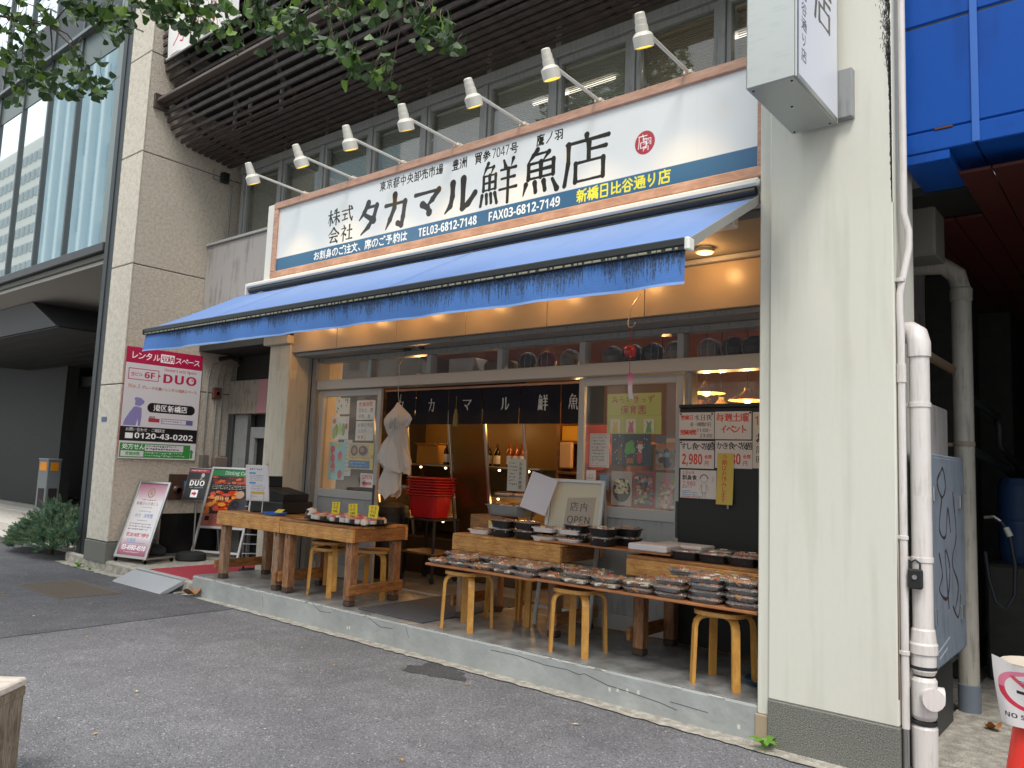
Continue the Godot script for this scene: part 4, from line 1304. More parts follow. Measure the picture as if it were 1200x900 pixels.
	for i in loft.size() - 1:
		var A := rounded_ring(loft[i][1], loft[i][2], loft[i][0])
		var B := rounded_ring(loft[i + 1][1], loft[i + 1][2], loft[i + 1][0])
		for k in A.size():
			var k2 := (k + 1) % A.size()
			basket.quad(A[k], B[k], B[k2], A[k2])
	for k in rounded_ring(0.18, 0.13, 0.02).size():
		var r := rounded_ring(0.18, 0.13, 0.02)
		basket.tri(Vector3(0, 0.02, 0), r[(k + 1) % r.size()], r[k])
	var bm := basket.mesh()
	for i in 7:
		var o := thing("red_basket", "red plastic shopping basket, %s of the nested stack" % ["lowest", "second", "third", "fourth", "fifth", "sixth", "topmost"][i], "basket", Vector3(-4.45, 0.9 + i * 0.03, -1.75), 0.03 * (i % 2), "stacked red baskets")
		part(o, "body", bm, M.red_plastic)
		part(o, "rim", bd().tube(closed(rounded_ring(0.25, 0.195, 0.252)), 0.009, 6, false).mesh(), M.red_plastic)
	# noren: dark split curtain with brushed characters
	var rod := thing("noren_curtain", "dark split curtain with white brush characters over the open doorway", "curtain", Vector3(0, 2.27, -1.28))
	part(rod, "rod", bd().tube([Vector3(-4.75, 0, 0), Vector3(-1.9, 0, 0)], 0.012, 8).mesh(), M.wood_frame)
	var word := "タカマル鮮魚"
	var gx := [-4.62, -4.17, -3.57, -3.02, -2.45, -2.12]
	for i in 6:
		var x0 := -4.73 + i * 0.472
		var cv := canvas(160, 136, col("17151f"))
		var g := Vector2([64.0, 66, 76, 82, 80, 34][i], 44.0)
		cv.glyph(word[i], g.x - 8, g.y - 6, 42, 52, col("d8d3c4"), 5.2, true)
		var rows := []
		for a in 7:
			var r := []
			for b in 11:
				var u := b / 10.0
				var v := a / 6.0
				r.append(Vector3(x0 + 0.006 + u * 0.46, -0.37 + v * 0.37, 0.012 * sin(u * 9.0 + i * 2.0) * (1.2 - v) + 0.003))
			rows.append(r)
		part(rod, "panel", bd().grid(rows).mesh(), print_mat(cv, 0.95))

func rounded_ring(hx: float, hz: float, y: float) -> Array:
	var out := []
	for k in 16:
		var a := TAU * k / 16.0
		var c := cos(a)
		var s := sin(a)
		out.append(Vector3(hx * signf(c) * pow(absf(c), 0.45), y, hz * signf(s) * pow(absf(s), 0.45)))
	return out

func closed(a: Array) -> Array:
	var b := a.duplicate()
	b.append(a[0])
	return b

func bottle(at: Vector3, m: Material, label: String) -> void:
	var o := thing("bottle", label, "bottle", at, 0.0, "bottles in the display case")
	part(o, "glass", bd().lathe([Vector2(0, 0), Vector2(0.036, 0), Vector2(0.038, 0.01), Vector2(0.038, 0.15), Vector2(0.03, 0.185), Vector2(0.014, 0.21), Vector2(0.012, 0.26), Vector2(0, 0.262)], 12).mesh(), m)
	part(o, "label", bd().lathe([Vector2(0.0385, 0.03), Vector2(0.0392, 0.032), Vector2(0.0392, 0.125), Vector2(0.0385, 0.127)], 12).mesh(), M.paper)

# ---------------------------------------------------------------- the long sign, its lamps, the awning, the sign on the pillar
func build_signboard() -> void:
	var x0 := -5.17
	var w := 5.13
	var y0 := 3.40
	var h := 0.665
	var W := 2048
	var H := 266
	var cv := canvas(W, H, col("dfe2e2"))
	var ux := func(x: float) -> float: return (x - x0) / w * W
	var uy := func(y: float) -> float: return (1.0 - (y - y0) / h) * H
	var ppm := W / w
	var ink := col("2a2724")
	# faint clouding in the sheet
	var blue := col("3a668c")
	cv.rect(0, uy.call(3.535), W, H, blue)
	cv.rect(ux.call(-0.455), 0, 1.0, uy.call(3.535), col("d3d7d8"))
	for k in [["タ", -3.9, -3.56, 3.88, 3.56], ["カ", -3.54, -3.2, 3.89, 3.555], ["マ", -3.15, -2.8, 3.87, 3.59], ["ル", -2.79, -2.39, 3.88, 3.56], ["鮮", -2.36, -1.97, 3.925, 3.555], ["魚", -1.93, -1.56, 3.925, 3.555], ["店", -1.54, -1.12, 3.935, 3.555]]:
		cv.glyph(k[0], ux.call(k[1]), uy.call(k[3]), (k[2] - k[1]) * ppm, (k[3] - k[4]) * ppm, ink, 0.056 * ppm if k[0] in "タカマル" else (0.03 * ppm if k[0] == "鮮" else (0.038 * ppm)), true)
	for k in [["株", -4.34, 3.895], ["式", -4.14, 3.895], ["会", -4.33, 3.715], ["社", -4.135, 3.715]]:
		cv.glyph(k[0], ux.call(k[1]), uy.call(k[2]), 0.175 * ppm, 0.158 * ppm, ink, 0.018 * ppm, true)
	for k in [["東京都中央卸売市場", -3.6, -2.79], ["豊洲", -2.69, -2.51], ["買参", -2.435, -2.255], ["号", -2.06, -1.97], ["鷹ノ羽", -1.795, -1.54]]:
		var s: String = k[0]
		var st: float = (k[2] - k[1]) / s.length()
		for i in s.length():
			cv.glyph(s[i], ux.call(k[1] + i * st), uy.call(4.035), st * 0.9 * ppm, 0.092 * ppm, ink, 0.0095 * ppm)
	cv.text("7047", ux.call(-2.245), uy.call(4.03), 0.078 * ppm, ink, false, false, 1.0, 0.175 * ppm)
	var pale := col("eef1f2")
	var line := "お刺身のご注文、席のご予約は"
	for i in line.length():
		cv.glyph(line[i], ux.call(-4.535 + i * 0.096), uy.call(3.515), 0.088 * ppm, 0.088 * ppm, pale, 0.0115 * ppm)
	cv.text("TEL03-6812-7148", ux.call(-3.06), uy.call(3.508), 0.074 * ppm, pale, false, true, 1.0, 0.675 * ppm)
	cv.text("FAX03-6812-7149", ux.call(-2.255), uy.call(3.508), 0.074 * ppm, pale, false, true, 1.0, 0.7 * ppm)
	line = "新橋日比谷通り店"
	for i in line.length():
		cv.glyph(line[i], ux.call(-1.405 + i * 0.096), uy.call(3.522), 0.09 * ppm, 0.096 * ppm, col("e6e04a"), 0.0125 * ppm)
	# red seal
	var sx: float = ux.call(-0.845)
	var sy: float = uy.call(3.75)
	cv.disc(sx, sy, 0.078 * ppm, col("ae3541"), 0.084 * ppm)
	cv.glyph("店", sx - 22, sy - 25, 30, 42, pale, 2.6)
	cv.glyph("羽", sx - 6, sy - 12, 26, 22, pale, 2.2)
	cv.glyph("田" if G.has("田") else "内", sx - 8, sy + 8, 22, 16, pale, 2.0)
	var sb := thing("shop_sign", "long white shop sign with black brush characters and wooden frame", "sign", Vector3(x0 + w / 2, y0 + h / 2, -0.06))
	var pm := print_mat(cv, 0.16)
	part(sb, "face", sheet_mesh(w, h, 0.02), pm)
	var f := 0.07
	part(sb, "frame_rail", bd().box(Vector3(-w / 2 - f, h / 2, -0.03), Vector3(w / 2 + 0.04, h / 2 + f, 0.025), 0.006).mesh(), M.wood_frame)
	part(sb, "frame_rail", bd().box(Vector3(-w / 2 - f, -h / 2 - f, -0.03), Vector3(w / 2 + 0.04, -h / 2, 0.025), 0.006).mesh(), M.wood_frame)
	part(sb, "frame_stile", bd().box(Vector3(-w / 2 - f, -h / 2, -0.03), Vector3(-w / 2, h / 2, 0.024), 0.006).mesh(), M.wood_frame)
	part(sb, "frame_stile", bd().box(Vector3(w / 2, -h / 2, -0.03), Vector3(w / 2 + 0.038, h / 2, 0.024), 0.006).mesh(), M.wood_frame)
	# seven spot lamps on arms
	var names := ["leftmost of seven", "second from the left", "third from the left", "middle one", "third from the right", "second from the right", "rightmost of seven"]
	var lx := [-4.78, -4.02, -3.33, -2.65, -1.94, -1.24, -0.53]
	for i in 7:
		var o := thing("sign_spotlight", "white spot lamp on an arm above the long sign, %s" % names[i], "lamp", Vector3(lx[i], 4.165, -0.1), 0.0, "spot lamps above the sign")
		part(o, "arm", bd().tube([Vector3(0, 0, 0), Vector3(0, 0.02, 0.6)], 0.012, 8).mesh(), M.lamp_white)
		part(o, "bracket", bd().box(Vector3(-0.03, -0.015, -0.03), Vector3(0.03, 0.012, 0.05), 0.004).mesh(), M.lamp_white)
		var tilt := Vector3(0.42 + 0.04 * sin(i * 2.1), 0, 0.06 * sin(i * 1.7))
		var at := Vector3(-0.01, 0.03, 0.635)
		part(o, "housing", bd().lathe([Vector2(0.058, -0.115), Vector2(0.062, -0.113), Vector2(0.064, -0.05), Vector2(0.052, -0.034), Vector2(0.04, -0.026), Vector2(0.04, 0.012), Vector2(0.036, 0.014), Vector2(0.036, 0.05), Vector2(0.033, 0.052), Vector2(0.032, 0.08), Vector2(0.026, 0.088), Vector2(0, 0.09)], 18).mesh(), M.lamp_white, at, tilt)
		part(o, "lens", bd().lathe([Vector2(0, -0.108), Vector2(0.058, -0.11)], 18).mesh(), M.lens, at, tilt)
		part(o, "swivel", bd().tube([Vector3(0.0, 0.02, 0.59), Vector3(0, 0.05, 0.625)], 0.012, 6).mesh(), M.wire)
		var l := SpotLight3D.new()
		l.name = "light"
		l.light_color = Color("ffcf7a")
		l.light_energy = 0.2
		l.spot_range = 5.0
		l.spot_attenuation = 2.0
		l.spot_angle = 38.0
		l.light_size = 0.05
		l.shadow_enabled = true
		l.position = at + Basis.from_euler(tilt) * Vector3(0, -0.125, 0)
		o.add_child(l)
		l.rotation = Vector3(-PI / 2 + tilt.x, 0, 0)
	# sign box standing out from the right pillar
	var c2 := canvas(216, 1024, col("dcdee4"))
	c2.jtext("新橋日比谷通り店", 16, 724, 28, col("3a3a40"), 0.1, 1.2, 0.95, false, true)
	c2.jtext("タカマル鮮魚店", 84, 70, 102, col("2a2826"), 0.11, 1.12, 1.0, true, true)
	var ps := thing("projecting_sign", "steel sign box with white face standing out from the right pillar", "sign", Vector3(0.345, 3.49, 0.415))
	part(ps, "case", bd().box(Vector3(-0.128, 0.0, -0.335), Vector3(0.128, 2.6, 0.335), 0.008).mesh(), M.brushed)
	part(ps, "trim", bd().box(Vector3(0.128, 0.0, 0.3), Vector3(0.136, 2.6, 0.335), 0.002).box(Vector3(0.128, 0.0, -0.335), Vector3(0.136, 2.6, -0.315), 0.002).box(Vector3(0.128, 0.0, -0.315), Vector3(0.136, 0.03, 0.3), 0.002).mesh(), M.steel)
	var fm := part(ps, "face", sheet_mesh(0.615, 2.57, 0.004), print_mat(c2, 0.3), Vector3(0.133, 1.315, -0.0075), Vector3(0, PI / 2, 0))
	fm.name = "face"
	part(ps, "bracket", bd().box(Vector3(0.05, 0.03, -0.42), Vector3(0.21, 0.32, -0.335), 0.006).mesh(), M.aluminium)
	part(ps, "bracket", bd().box(Vector3(0.05, 1.6, -0.42), Vector3(0.21, 1.9, -0.335), 0.006).mesh(), M.aluminium)
	for k in [[-0.1, -0.3], [0.1, -0.3], [-0.1, 0.3], [0.1, 0.3], [0.0, 0.02]]:
		part(ps, "screw", bd().lathe([Vector2(0, -0.004), Vector2(0.006, -0.003), Vector2(0.007, 0.001)], 8).mesh(), M.dark_frame, Vector3(k[0], 0, k[1]))

func build_awning() -> void:
	var aw := thing("awning", "blue fabric awning with a dirt streaked valance over the shop front", "awning")
	var xl := -5.8
	var xr := -0.02
	var zf := 0.92
	var yf := 2.655
	var zb := -0.02
	var yb := 3.195
	# cloth
	var m := StandardMaterial3D.new()
	m.albedo_texture = streak_tex(Color("6a88bd"), Color("5d7aae"), 0.4, 90)
	m.roughness = 0.8
	m.uv1_triplanar = true
	m.uv1_world_triplanar = true
	m.uv1_scale = Vector3(0.35, 0.35, 0.35)
	m.cull_mode = BaseMaterial3D.CULL_DISABLED
	var rows := []
	for i in 7:
		var r := []
		for j in 40:
			var u := j / 39.0
			var v := i / 6.0
			r.append(Vector3(lerpf(xl, xr, u), lerpf(yf + 0.035, yb, v) - 0.012 * sin(v * PI) + 0.002 * sin(u * 30), lerpf(zf, zb, v)))
		rows.append(r)
	part(aw, "cloth", bd().grid(rows).mesh(), m)
	for x in [-4.65, -2.35]:
		part(aw, "seam", bd().bar(Vector3(x, yf + 0.037, zf), Vector3(x, yb + 0.003, zb), 0.006, 0.003).mesh(), plain("6f90c8", 0.8))
	# front bar with its groove and end caps
	part(aw, "front_bar", bd().box(Vector3(xl, yf - 0.005, zf - 0.03), Vector3(xr, yf + 0.042, zf + 0.025), 0.008).mesh(), M.black_metal)
	var st := bd()
	var x := xl + 0.02
	while x < xr - 0.03:
		var l := rng.randf_range(0.012, 0.06)
		st.box(Vector3(x, yf - 0.02, zf + 0.0), Vector3(minf(x + l, xr - 0.01), yf - 0.007, zf + 0.024), 0.002)
		x += l + rng.randf_range(0.004, 0.03)
	part(aw, "worn_edging", st.mesh(), plain("8a8876", 0.7)).set_meta("kind", "stuff")
	part(aw, "bar_core", bd().box(Vector3(xl, yf - 0.022, zf - 0.02), Vector3(xr, yf - 0.004, zf + 0.018)).mesh(), M.black_metal)
	part(aw, "end_cap", bd().box(Vector3(xr, yf - 0.03, zf - 0.035), Vector3(xr + 0.03, yf + 0.04, zf + 0.03), 0.008).mesh(), M.white_paint)
	part(aw, "end_cap", bd().box(Vector3(xl - 0.02, yf - 0.02, zf - 0.035), Vector3(xl, yf + 0.036, zf + 0.03), 0.008).mesh(), M.black_metal)
	# valance with runs of mould hanging from the bar
	var W := 1536
	var H := 64
	var im := Image.create(W, H, false, Image.FORMAT_RGB8)
	var n1 := noise_of(0.9, 2, FastNoiseLite.TYPE_SIMPLEX_SMOOTH, 5)
	var n2 := noise_of(0.02, 3, FastNoiseLite.TYPE_SIMPLEX_SMOOTH, 6)
	var n3 := noise_of(0.1, 3, FastNoiseLite.TYPE_SIMPLEX_SMOOTH, 7)
	for px in W:
		var reach := clampf(0.36 + n1.get_noise_2d(px * 0.35, 0) * 0.5 + n2.get_noise_2d(px, 3) * 0.55, 0.03, 0.95)
		reach *= smoothstep(0.0, 0.12, float(px) / W) * (0.75 + 0.45 * smoothstep(0.3, 0.8, float(px) / W))
		for py in H:
			var v := float(py) / H
			var k := 0.0
			if v < reach:
				k = 1.0 * (1.0 - 0.55 * v / maxf(reach, 0.01)) * clampf(0.65 + n3.get_noise_2d(px * 4.0, py * 0.8) * 1.0, 0.0, 1.0)
			k += 0.10 * clampf(n3.get_noise_2d(px * 0.7, py * 2.0) + 0.2, 0.0, 1.0)
			if py > H - 6:
				k = 0.12
			im.set_pixel(px, py, Color("4875b8").lerp(Color("23262a"), clampf(k, 0.0, 0.9)) if py < H - 5 else Color("7fa2d6"))
	var vm := StandardMaterial3D.new()
	vm.albedo_texture = ImageTexture.create_from_image(im)
	vm.roughness = 0.85
	vm.texture_repeat = false
	vm.cull_mode = BaseMaterial3D.CULL_DISABLED
	rows = []
	for i in 8:
		var r := []
		for j in 120:
			var u := j / 119.0
			var v := i / 7.0
			var xx := lerpf(xl, xr - 0.005, u)
			var drop := 0.17 + 0.012 * u
			var wave := (0.012 * sin(u * 46.0) + 0.006 * sin(u * 91.0 + 1.0)) * (1.0 - v)
			if u < 0.06:
				wave += 0.03 * (1.0 - v) * sin((0.06 - u) / 0.06 * PI * 0.8)
			r.append(Vector3(xx, yf - 0.018 - drop * (1.0 - v), zf + wave))
		rows.append(r)
	part(aw, "valance", bd().grid(rows).mesh(), vm)
	# roller case under the sign and the folding arms
	part(aw, "roller_cover", bd().box(Vector3(-5.56, 3.255, -0.12), Vector3(-0.002, 3.305, 0.03), 0.014).mesh(), M.white_paint)
	part(aw, "roller", bd().tube([Vector3(-5.52, 3.228, -0.005), Vector3(-0.03, 3.228, -0.005)], 0.028, 10).mesh(), M.black_metal)
	part(aw, "cover_side", bd().box(Vector3(-5.575, 3.18, -0.12), Vector3(-5.561, 3.303, 0.028), 0.004).mesh(), M.white_paint)
	for k in [-0.25, -2.9, -5.4]:
		var e := Vector3(k - 0.75 if k > -1 else k + 0.75, 2.86, 0.42)
		if k == -2.9:
			e = Vector3(k - 0.7, 2.86, 0.42)
		part(aw, "arm", bd().bar(Vector3(k, 3.08, -0.02), e, 0.04, 0.05, Vector3.UP, 0.008).mesh(), M.white_paint)
		part(aw, "arm", bd().bar(e, Vector3(k, yf - 0.01, zf - 0.05), 0.035, 0.045, Vector3.UP, 0.008).mesh(), M.white_paint)
		part(aw, "arm_joint", bd().box(e - Vector3(0.04, 0.035, 0.04), e + Vector3(0.04, 0.035, 0.04), 0.012).mesh(), M.lamp_white)
		part(aw, "shoulder", bd().box(Vector3(k - 0.07, 3.04, -0.1), Vector3(k + 0.07, 3.15, -0.02), 0.01).mesh(), M.lamp_white)
	part(aw, "side_batten", bd().bar(Vector3(xr + 0.004, yf + 0.02, zf - 0.03), Vector3(xr + 0.004, yb - 0.02, zb), 0.01, 0.05).mesh(), plain("8e8c86", 0.5))
	# downlights set in the soffit under the awning, washing the fascia
	var nm := ["one", "two", "three", "four", "five", "six", "seven"]
	var dx := [-5.45, -4.62, -3.78, -2.95, -2.1, -1.3, -0.62]
	for i in 7:
		var o := thing("downlight", "warm downlight under the awning above the fascia, number %s from the left" % nm[i], "lamp", Vector3(dx[i], 3.088, -0.54), 0.0, "downlights under the awning")
		part(o, "ring", bd().lathe([Vector2(0.05, 0.0), Vector2(0.062, -0.004), Vector2(0.066, -0.03), Vector2(0.055, -0.036), Vector2(0.048, -0.03)], 18).mesh(), M.lamp_white)
		part(o, "lens", bd().lathe([Vector2(0, -0.02), Vector2(0.05, -0.021)], 16).mesh(), M.bulb)
		var l := OmniLight3D.new()
		l.name = "light"
		l.light_color = Color("ffbc72")
		l.light_energy = 0.038
		l.omni_range = 6.0
		l.omni_attenuation = 2.0
		l.light_size = 0.05
		l.shadow_enabled = true
		l.position = Vector3(0, -0.09, 0)
		o.add_child(l)

# ---------------------------------------------------------------- neighbours
func build_neighbour() -> void:
	var nb := thing("glass_building", "dark framed glass building with an entrance canopy on the left", "building")
	pbox(nb, "corner_post", Vector3(-9.33, 0.0, -0.5), Vector3(-8.965, 12.0, -0.06), M.black_metal, 0.006)
	pbox(nb, "post_joint", Vector3(-9.2, 0.0, -0.058), Vector3(-9.185, 12.0, -0.052), M.black, 0.0)
	pbox(nb, "reveal", Vector3(-9.66, 4.3, -0.6), Vector3(-9.335, 12.0, -0.12), plain("7b8481", 0.35, 0.3), 0.006)
	pbox(nb, "sill", Vector3(-40, 4.25, -0.6), Vector3(-9.4, 4.38, -0.06), M.dark_frame, 0.01)
	pbox(nb, "sill_band", Vector3(-40, 4.16, -0.5), Vector3(-9.4, 4.248, -0.12), M.granite, 0.01)
	var xs := [-9.66]
	for i in 24:
		xs.append(-9.8 - 1.175 * (i + 1))
	for i in xs.size() - 1:
		var a: float = xs[i + 1] + 0.03
		var b: float = xs[i] - 0.03
		pbox(nb, "pane", Vector3(a, 4.4, -0.17), Vector3(b, 7.36, -0.15), M.mirror_pane, 0.0)
		pbox(nb, "upper_pane", Vector3(a, 8.72, -0.17), Vector3(b, 12.0, -0.15), M.mirror_pane, 0.0)
		pbox(nb, "mullion", Vector3(xs[i + 1] - 0.028, 4.38, -0.2), Vector3(xs[i + 1] + 0.028, 12.0, -0.11), plain("4d5254", 0.4, 0.4), 0.004)
	pbox(nb, "spandrel", Vector3(-40, 7.37, -0.4), Vector3(-9.64, 7.9, -0.14), plain("5d6663", 0.35, 0.2), 0.004)
	pbox(nb, "ledge", Vector3(-40, 7.9, -0.4), Vector3(-9.64, 7.96, -0.05), plain("707876", 0.4, 0.3), 0.006)
	pbox(nb, "dark_band", Vector3(-40, 7.965, -0.4), Vector3(-9.64, 8.7, -0.13), M.black_metal, 0.004)
	pbox(nb, "back_wall", Vector3(-40, 4.2, -6.0), Vector3(-9.4, 12.0, -0.62), M.dark_wall, 0.0)
	pbox(nb, "soffit", Vector3(-40, 4.1, -6.0), Vector3(-9.4, 4.155, -0.15), plain("a49f97", 0.7), 0.0)
	# tapered canopy over the entrance
	var cp := bd()
	var T := [Vector3(-22, 4.09, -0.7), Vector3(-13.7, 4.09, -0.7), Vector3(-13.4, 4.09, -5.5), Vector3(-22, 4.09, -5.5)]
	var L := [Vector3(-22, 3.62, -0.85), Vector3(-12.9, 3.62, -0.85), Vector3(-12.6, 3.62, -5.5), Vector3(-22, 3.62, -5.5)]
	for i in 4:
		var j := (i + 1) % 4
		cp.quad(L[i], L[j], T[j], T[i])
	part(nb, "entrance_canopy", cp.mesh(), plain("5c6063", 0.5, 0.2))
	for i in 12:
		var z := -0.87 - i * 0.38
		pbox(nb, "canopy_board", Vector3(-22, 3.59, z - 0.365), Vector3(-12.85, 3.615, z), M.black, 0.004)
	pbox(nb, "lintel", Vector3(-40, 3.1, -4.2), Vector3(-9.4, 3.35, -4.0), plain("3a3c3b", 0.6), 0.004)
	pbox(nb, "wall", Vector3(-40, 0.0, -3.9), Vector3(-19.5, 4.09, -3.6), M.dark_wall, 0.0)
	pbox(nb, "doorway_wall", Vector3(-40, 0.0, -6.2), Vector3(-9.4, 4.1, -6.0), M.black, 0.0)
	pbox(nb, "side_wall", Vector3(-9.4, 0.0, -6.0), Vector3(-8.95, 4.2, -0.52), M.black, 0.0)
	pbox(nb, "exit_sign", Vector3(-12.0, 2.9, -4.6), Vector3(-11.8, 2.97, -4.55), glow("d8d020", 0.6), 0.003)
	# pale paving slabs with dark joints
	var pv := struct("entrance_paving", bd().box(Vector3(-40, -0.1, -6.0), Vector3(-9.56, 0.0, -0.35)).mesh(), M.dark_wall)
	var slab := bd().box(Vector3(-0.87, 0.0, -0.185), Vector3(0.87, 0.02, 0.185), 0.004).mesh()
	var tones := [plain("cfcac0", 0.7), plain("d6d1c8", 0.7), plain("c6c0b6", 0.7)]
	for r in 13:
		for c in 8:
			part(pv, "slab", slab, tones[(r * 5 + c * 3) % 3], Vector3(-10.5 - c * 1.79 - (0.9 if r % 2 == 1 else 0.0), 0.0, -0.6 - r * 0.43))
	# bollard lamp
	var bo := thing("light_bollard", "grey square light bollard with an orange lens beside the hedge", "bollard", Vector3(-15.0, 0.0, -1.75), 0.25)
	part(bo, "post", bd().box(Vector3(-0.14, 0, -0.14), Vector3(0.14, 1.27, 0.14), 0.012).mesh(), plain("6f7579", 0.5))
	part(bo, "cap", bd().box(Vector3(-0.148, 1.27, -0.148), Vector3(0.148, 1.295, 0.148), 0.006).mesh(), plain("888d90", 0.5))
	part(bo, "lens", bd().box(Vector3(-0.09, 1.06, 0.14), Vector3(0.11, 1.22, 0.146), 0.003).mesh(), plain("d98a1c", 0.3))
	part(bo, "lens", bd().box(Vector3(0.14, 1.06, -0.08), Vector3(0.146, 1.22, 0.08), 0.003).mesh(), plain("d98a1c", 0.3))
	part(bo, "louvre_panel", bd().box(Vector3(-0.08, 0.35, 0.14), Vector3(0.1, 0.72, 0.145), 0.003).mesh(), plain("2c2326", 0.5))
	part(bo, "louvre_panel", bd().box(Vector3(0.14, 0.35, -0.09), Vector3(0.145, 0.72, 0.09), 0.003).mesh(), plain("2c2326", 0.5))

func build_alley() -> void:
	struct("alley_floor", bd().box(Vector3(0.72, -0.1, -8.0), Vector3(4.0, 0.03, -0.02), 0.01).mesh(), M.concrete)
	# low concrete wall with the meter cabinet, behind the pillar
	pbox(shop, "low_wall", Vector3(0.36, 0.0, -1.28), Vector3(0.752, 1.98, -0.42), M.grey_render, 0.01)
	pbox(shop, "low_wall_foot", Vector3(0.4, 0.0, -1.24), Vector3(0.762, 0.42, -0.16), M.black_metal, 0.006)
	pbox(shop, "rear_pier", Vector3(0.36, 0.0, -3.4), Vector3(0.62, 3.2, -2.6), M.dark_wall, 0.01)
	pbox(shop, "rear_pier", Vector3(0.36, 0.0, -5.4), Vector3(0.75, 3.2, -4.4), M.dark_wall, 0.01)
	var cb := thing("meter_cabinet", "blue grey steel cabinet scrawled with graffiti in the alley", "cabinet", Vector3(0.765, 0.5, -0.66))
	part(cb, "body", bd().box(Vector3(0, 0, -0.47), Vector3(0.09, 1.16, 0.47), 0.008).mesh(), M.cabinet)
	part(cb, "door", bd().box(Vector3(0.09, 0.02, -0.45), Vector3(0.1, 1.14, 0.45), 0.004).mesh(), M.cabinet)
	for y in [0.25, 0.9]:
		part(cb, "hinge", bd().box(Vector3(0.1, y, 0.4), Vector3(0.108, y + 0.08, 0.43), 0.003).mesh(), M.steel)
		part(cb, "latch", bd().box(Vector3(0.1, y - 0.05, -0.3), Vector3(0.115, y + 0.03, -0.26), 0.003).mesh(), M.steel)
	var gf := bd()
	for st in [[Vector2(0.25, 1.05), Vector2(0.32, 1.0), Vector2(0.2, 0.92), Vector2(0.1, 0.98), Vector2(0.16, 1.08), Vector2(0.25, 1.05)], [Vector2(0.2, 0.92), Vector2(0.28, 0.75), Vector2(0.12, 0.7), Vector2(0.05, 0.86), Vector2(-0.02, 0.72)], [Vector2(0.3, 0.62), Vector2(0.22, 0.5), Vector2(0.3, 0.42), Vector2(0.1, 0.36), Vector2(0.02, 0.52), Vector2(0.14, 0.62), Vector2(0.06, 0.3)], [Vector2(-0.1, 0.95), Vector2(-0.18, 0.7), Vector2(-0.05, 0.55), Vector2(-0.22, 0.4), Vector2(-0.12, 0.28)], [Vector2(-0.05, 0.3), Vector2(-0.2, 0.22), Vector2(-0.28, 0.34)]]:
		for i in st.size() - 1:
			var p0: Vector2 = st[maxi(i - 1, 0)]
			var p3: Vector2 = st[mini(i + 2, st.size() - 1)]
			for q in 6:
				var u0: Vector2 = (st[i] as Vector2).cubic_interpolate(st[i + 1], p0, p3, q / 6.0)
				var u1: Vector2 = (st[i] as Vector2).cubic_interpolate(st[i + 1], p0, p3, (q + 1.15) / 6.0)
				gf.bar(Vector3(0.1006, u0.y, u0.x), Vector3(0.1006, u1.y, u1.x), 0.015 + 0.005 * sin(q + i * 2.0), 0.0014, Vector3.RIGHT)
	part(cb, "graffiti", gf.mesh(), plain("3b2a2e", 0.7))
	part(cb, "pale_scrawl", bd().bar(Vector3(0.1006, 0.1, 0.35), Vector3(0.1006, 0.14, 0.05), 0.01, 0.001, Vector3.RIGHT).bar(Vector3(0.1006, 0.06, 0.33), Vector3(0.1006, 0.09, 0.12), 0.01, 0.001, Vector3.RIGHT).mesh(), plain("a8b0b8", 0.7))
	# white down pipe with its cleaning fittings
	var dp := thing("drain_pipe", "white plastic drain pipe with elbow and cleaning fittings by the pillar", "pipe", Vector3(0.845, 0.03, -0.06))
	part(dp, "pipe", bd().tube([Vector3(0, 0.72, 0), Vector3(0, 2.15, 0)], 0.05, 16).mesh(), M.pvc)
	part(dp, "elbow", bd().tube([Vector3(0, 2.13, 0), Vector3(0, 2.2, 0), Vector3(-0.015, 2.25, -0.02), Vector3(-0.05, 2.275, -0.05), Vector3(-0.1, 2.28, -0.1)], 0.058, 16).mesh(), M.pvc)
	part(dp, "clamp", bd().lathe([Vector2(0.05, 1.86), Vector2(0.055, 1.862), Vector2(0.055, 1.885), Vector2(0.05, 1.887)], 16).box(Vector3(-0.1, 1.865, -0.012), Vector3(-0.04, 1.882, 0.012), 0.002).mesh(), M.pvc)
	part(dp, "clamp", bd().lathe([Vector2(0.05, 1.06), Vector2(0.055, 1.062), Vector2(0.055, 1.085), Vector2(0.05, 1.087)], 16).box(Vector3(-0.1, 1.065, -0.012), Vector3(-0.04, 1.082, 0.012), 0.002).mesh(), M.pvc)
	part(dp, "socket", bd().lathe([Vector2(0.05, 0.5), Vector2(0.06, 0.52), Vector2(0.06, 0.6), Vector2(0.068, 0.605), Vector2(0.068, 0.65), Vector2(0.062, 0.66), Vector2(0.056, 0.72), Vector2(0.05, 0.73)], 18).mesh(), M.pvc)
	part(dp, "seal", bd().lathe([Vector2(0.058, 0.525), Vector2(0.0625, 0.53), Vector2(0.0625, 0.542), Vector2(0.058, 0.546)], 18).mesh(), M.rubber)
	part(dp, "cleanout", bd().lathe([Vector2(0.05, 0.28), Vector2(0.06, 0.3), Vector2(0.062, 0.47), Vector2(0.05, 0.49)], 18).mesh(), M.pvc)
	part(dp, "cleanout_cap", bd().tube([Vector3(0.02, 0.4, 0.02), Vector3(0.055, 0.4, 0.075)], 0.048, 16).tube([Vector3(0.055, 0.4, 0.075), Vector3(0.062, 0.4, 0.086)], 0.054, 16).mesh(), M.pvc)
	part(dp, "cleanout_cap", bd().tube([Vector3(0.0, 0.4, 0.0), Vector3(0.085, 0.4, -0.03)], 0.044, 16).mesh(), M.pvc)
	part(dp, "lower_socket", bd().lathe([Vector2(0.05, 0.03), Vector2(0.06, 0.04), Vector2(0.062, 0.24), Vector2(0.05, 0.26)], 18).mesh(), M.pvc)
	part(dp, "seal", bd().lathe([Vector2(0.056, 0.255), Vector2(0.061, 0.26), Vector2(0.061, 0.272), Vector2(0.056, 0.276)], 18).mesh(), M.rubber)
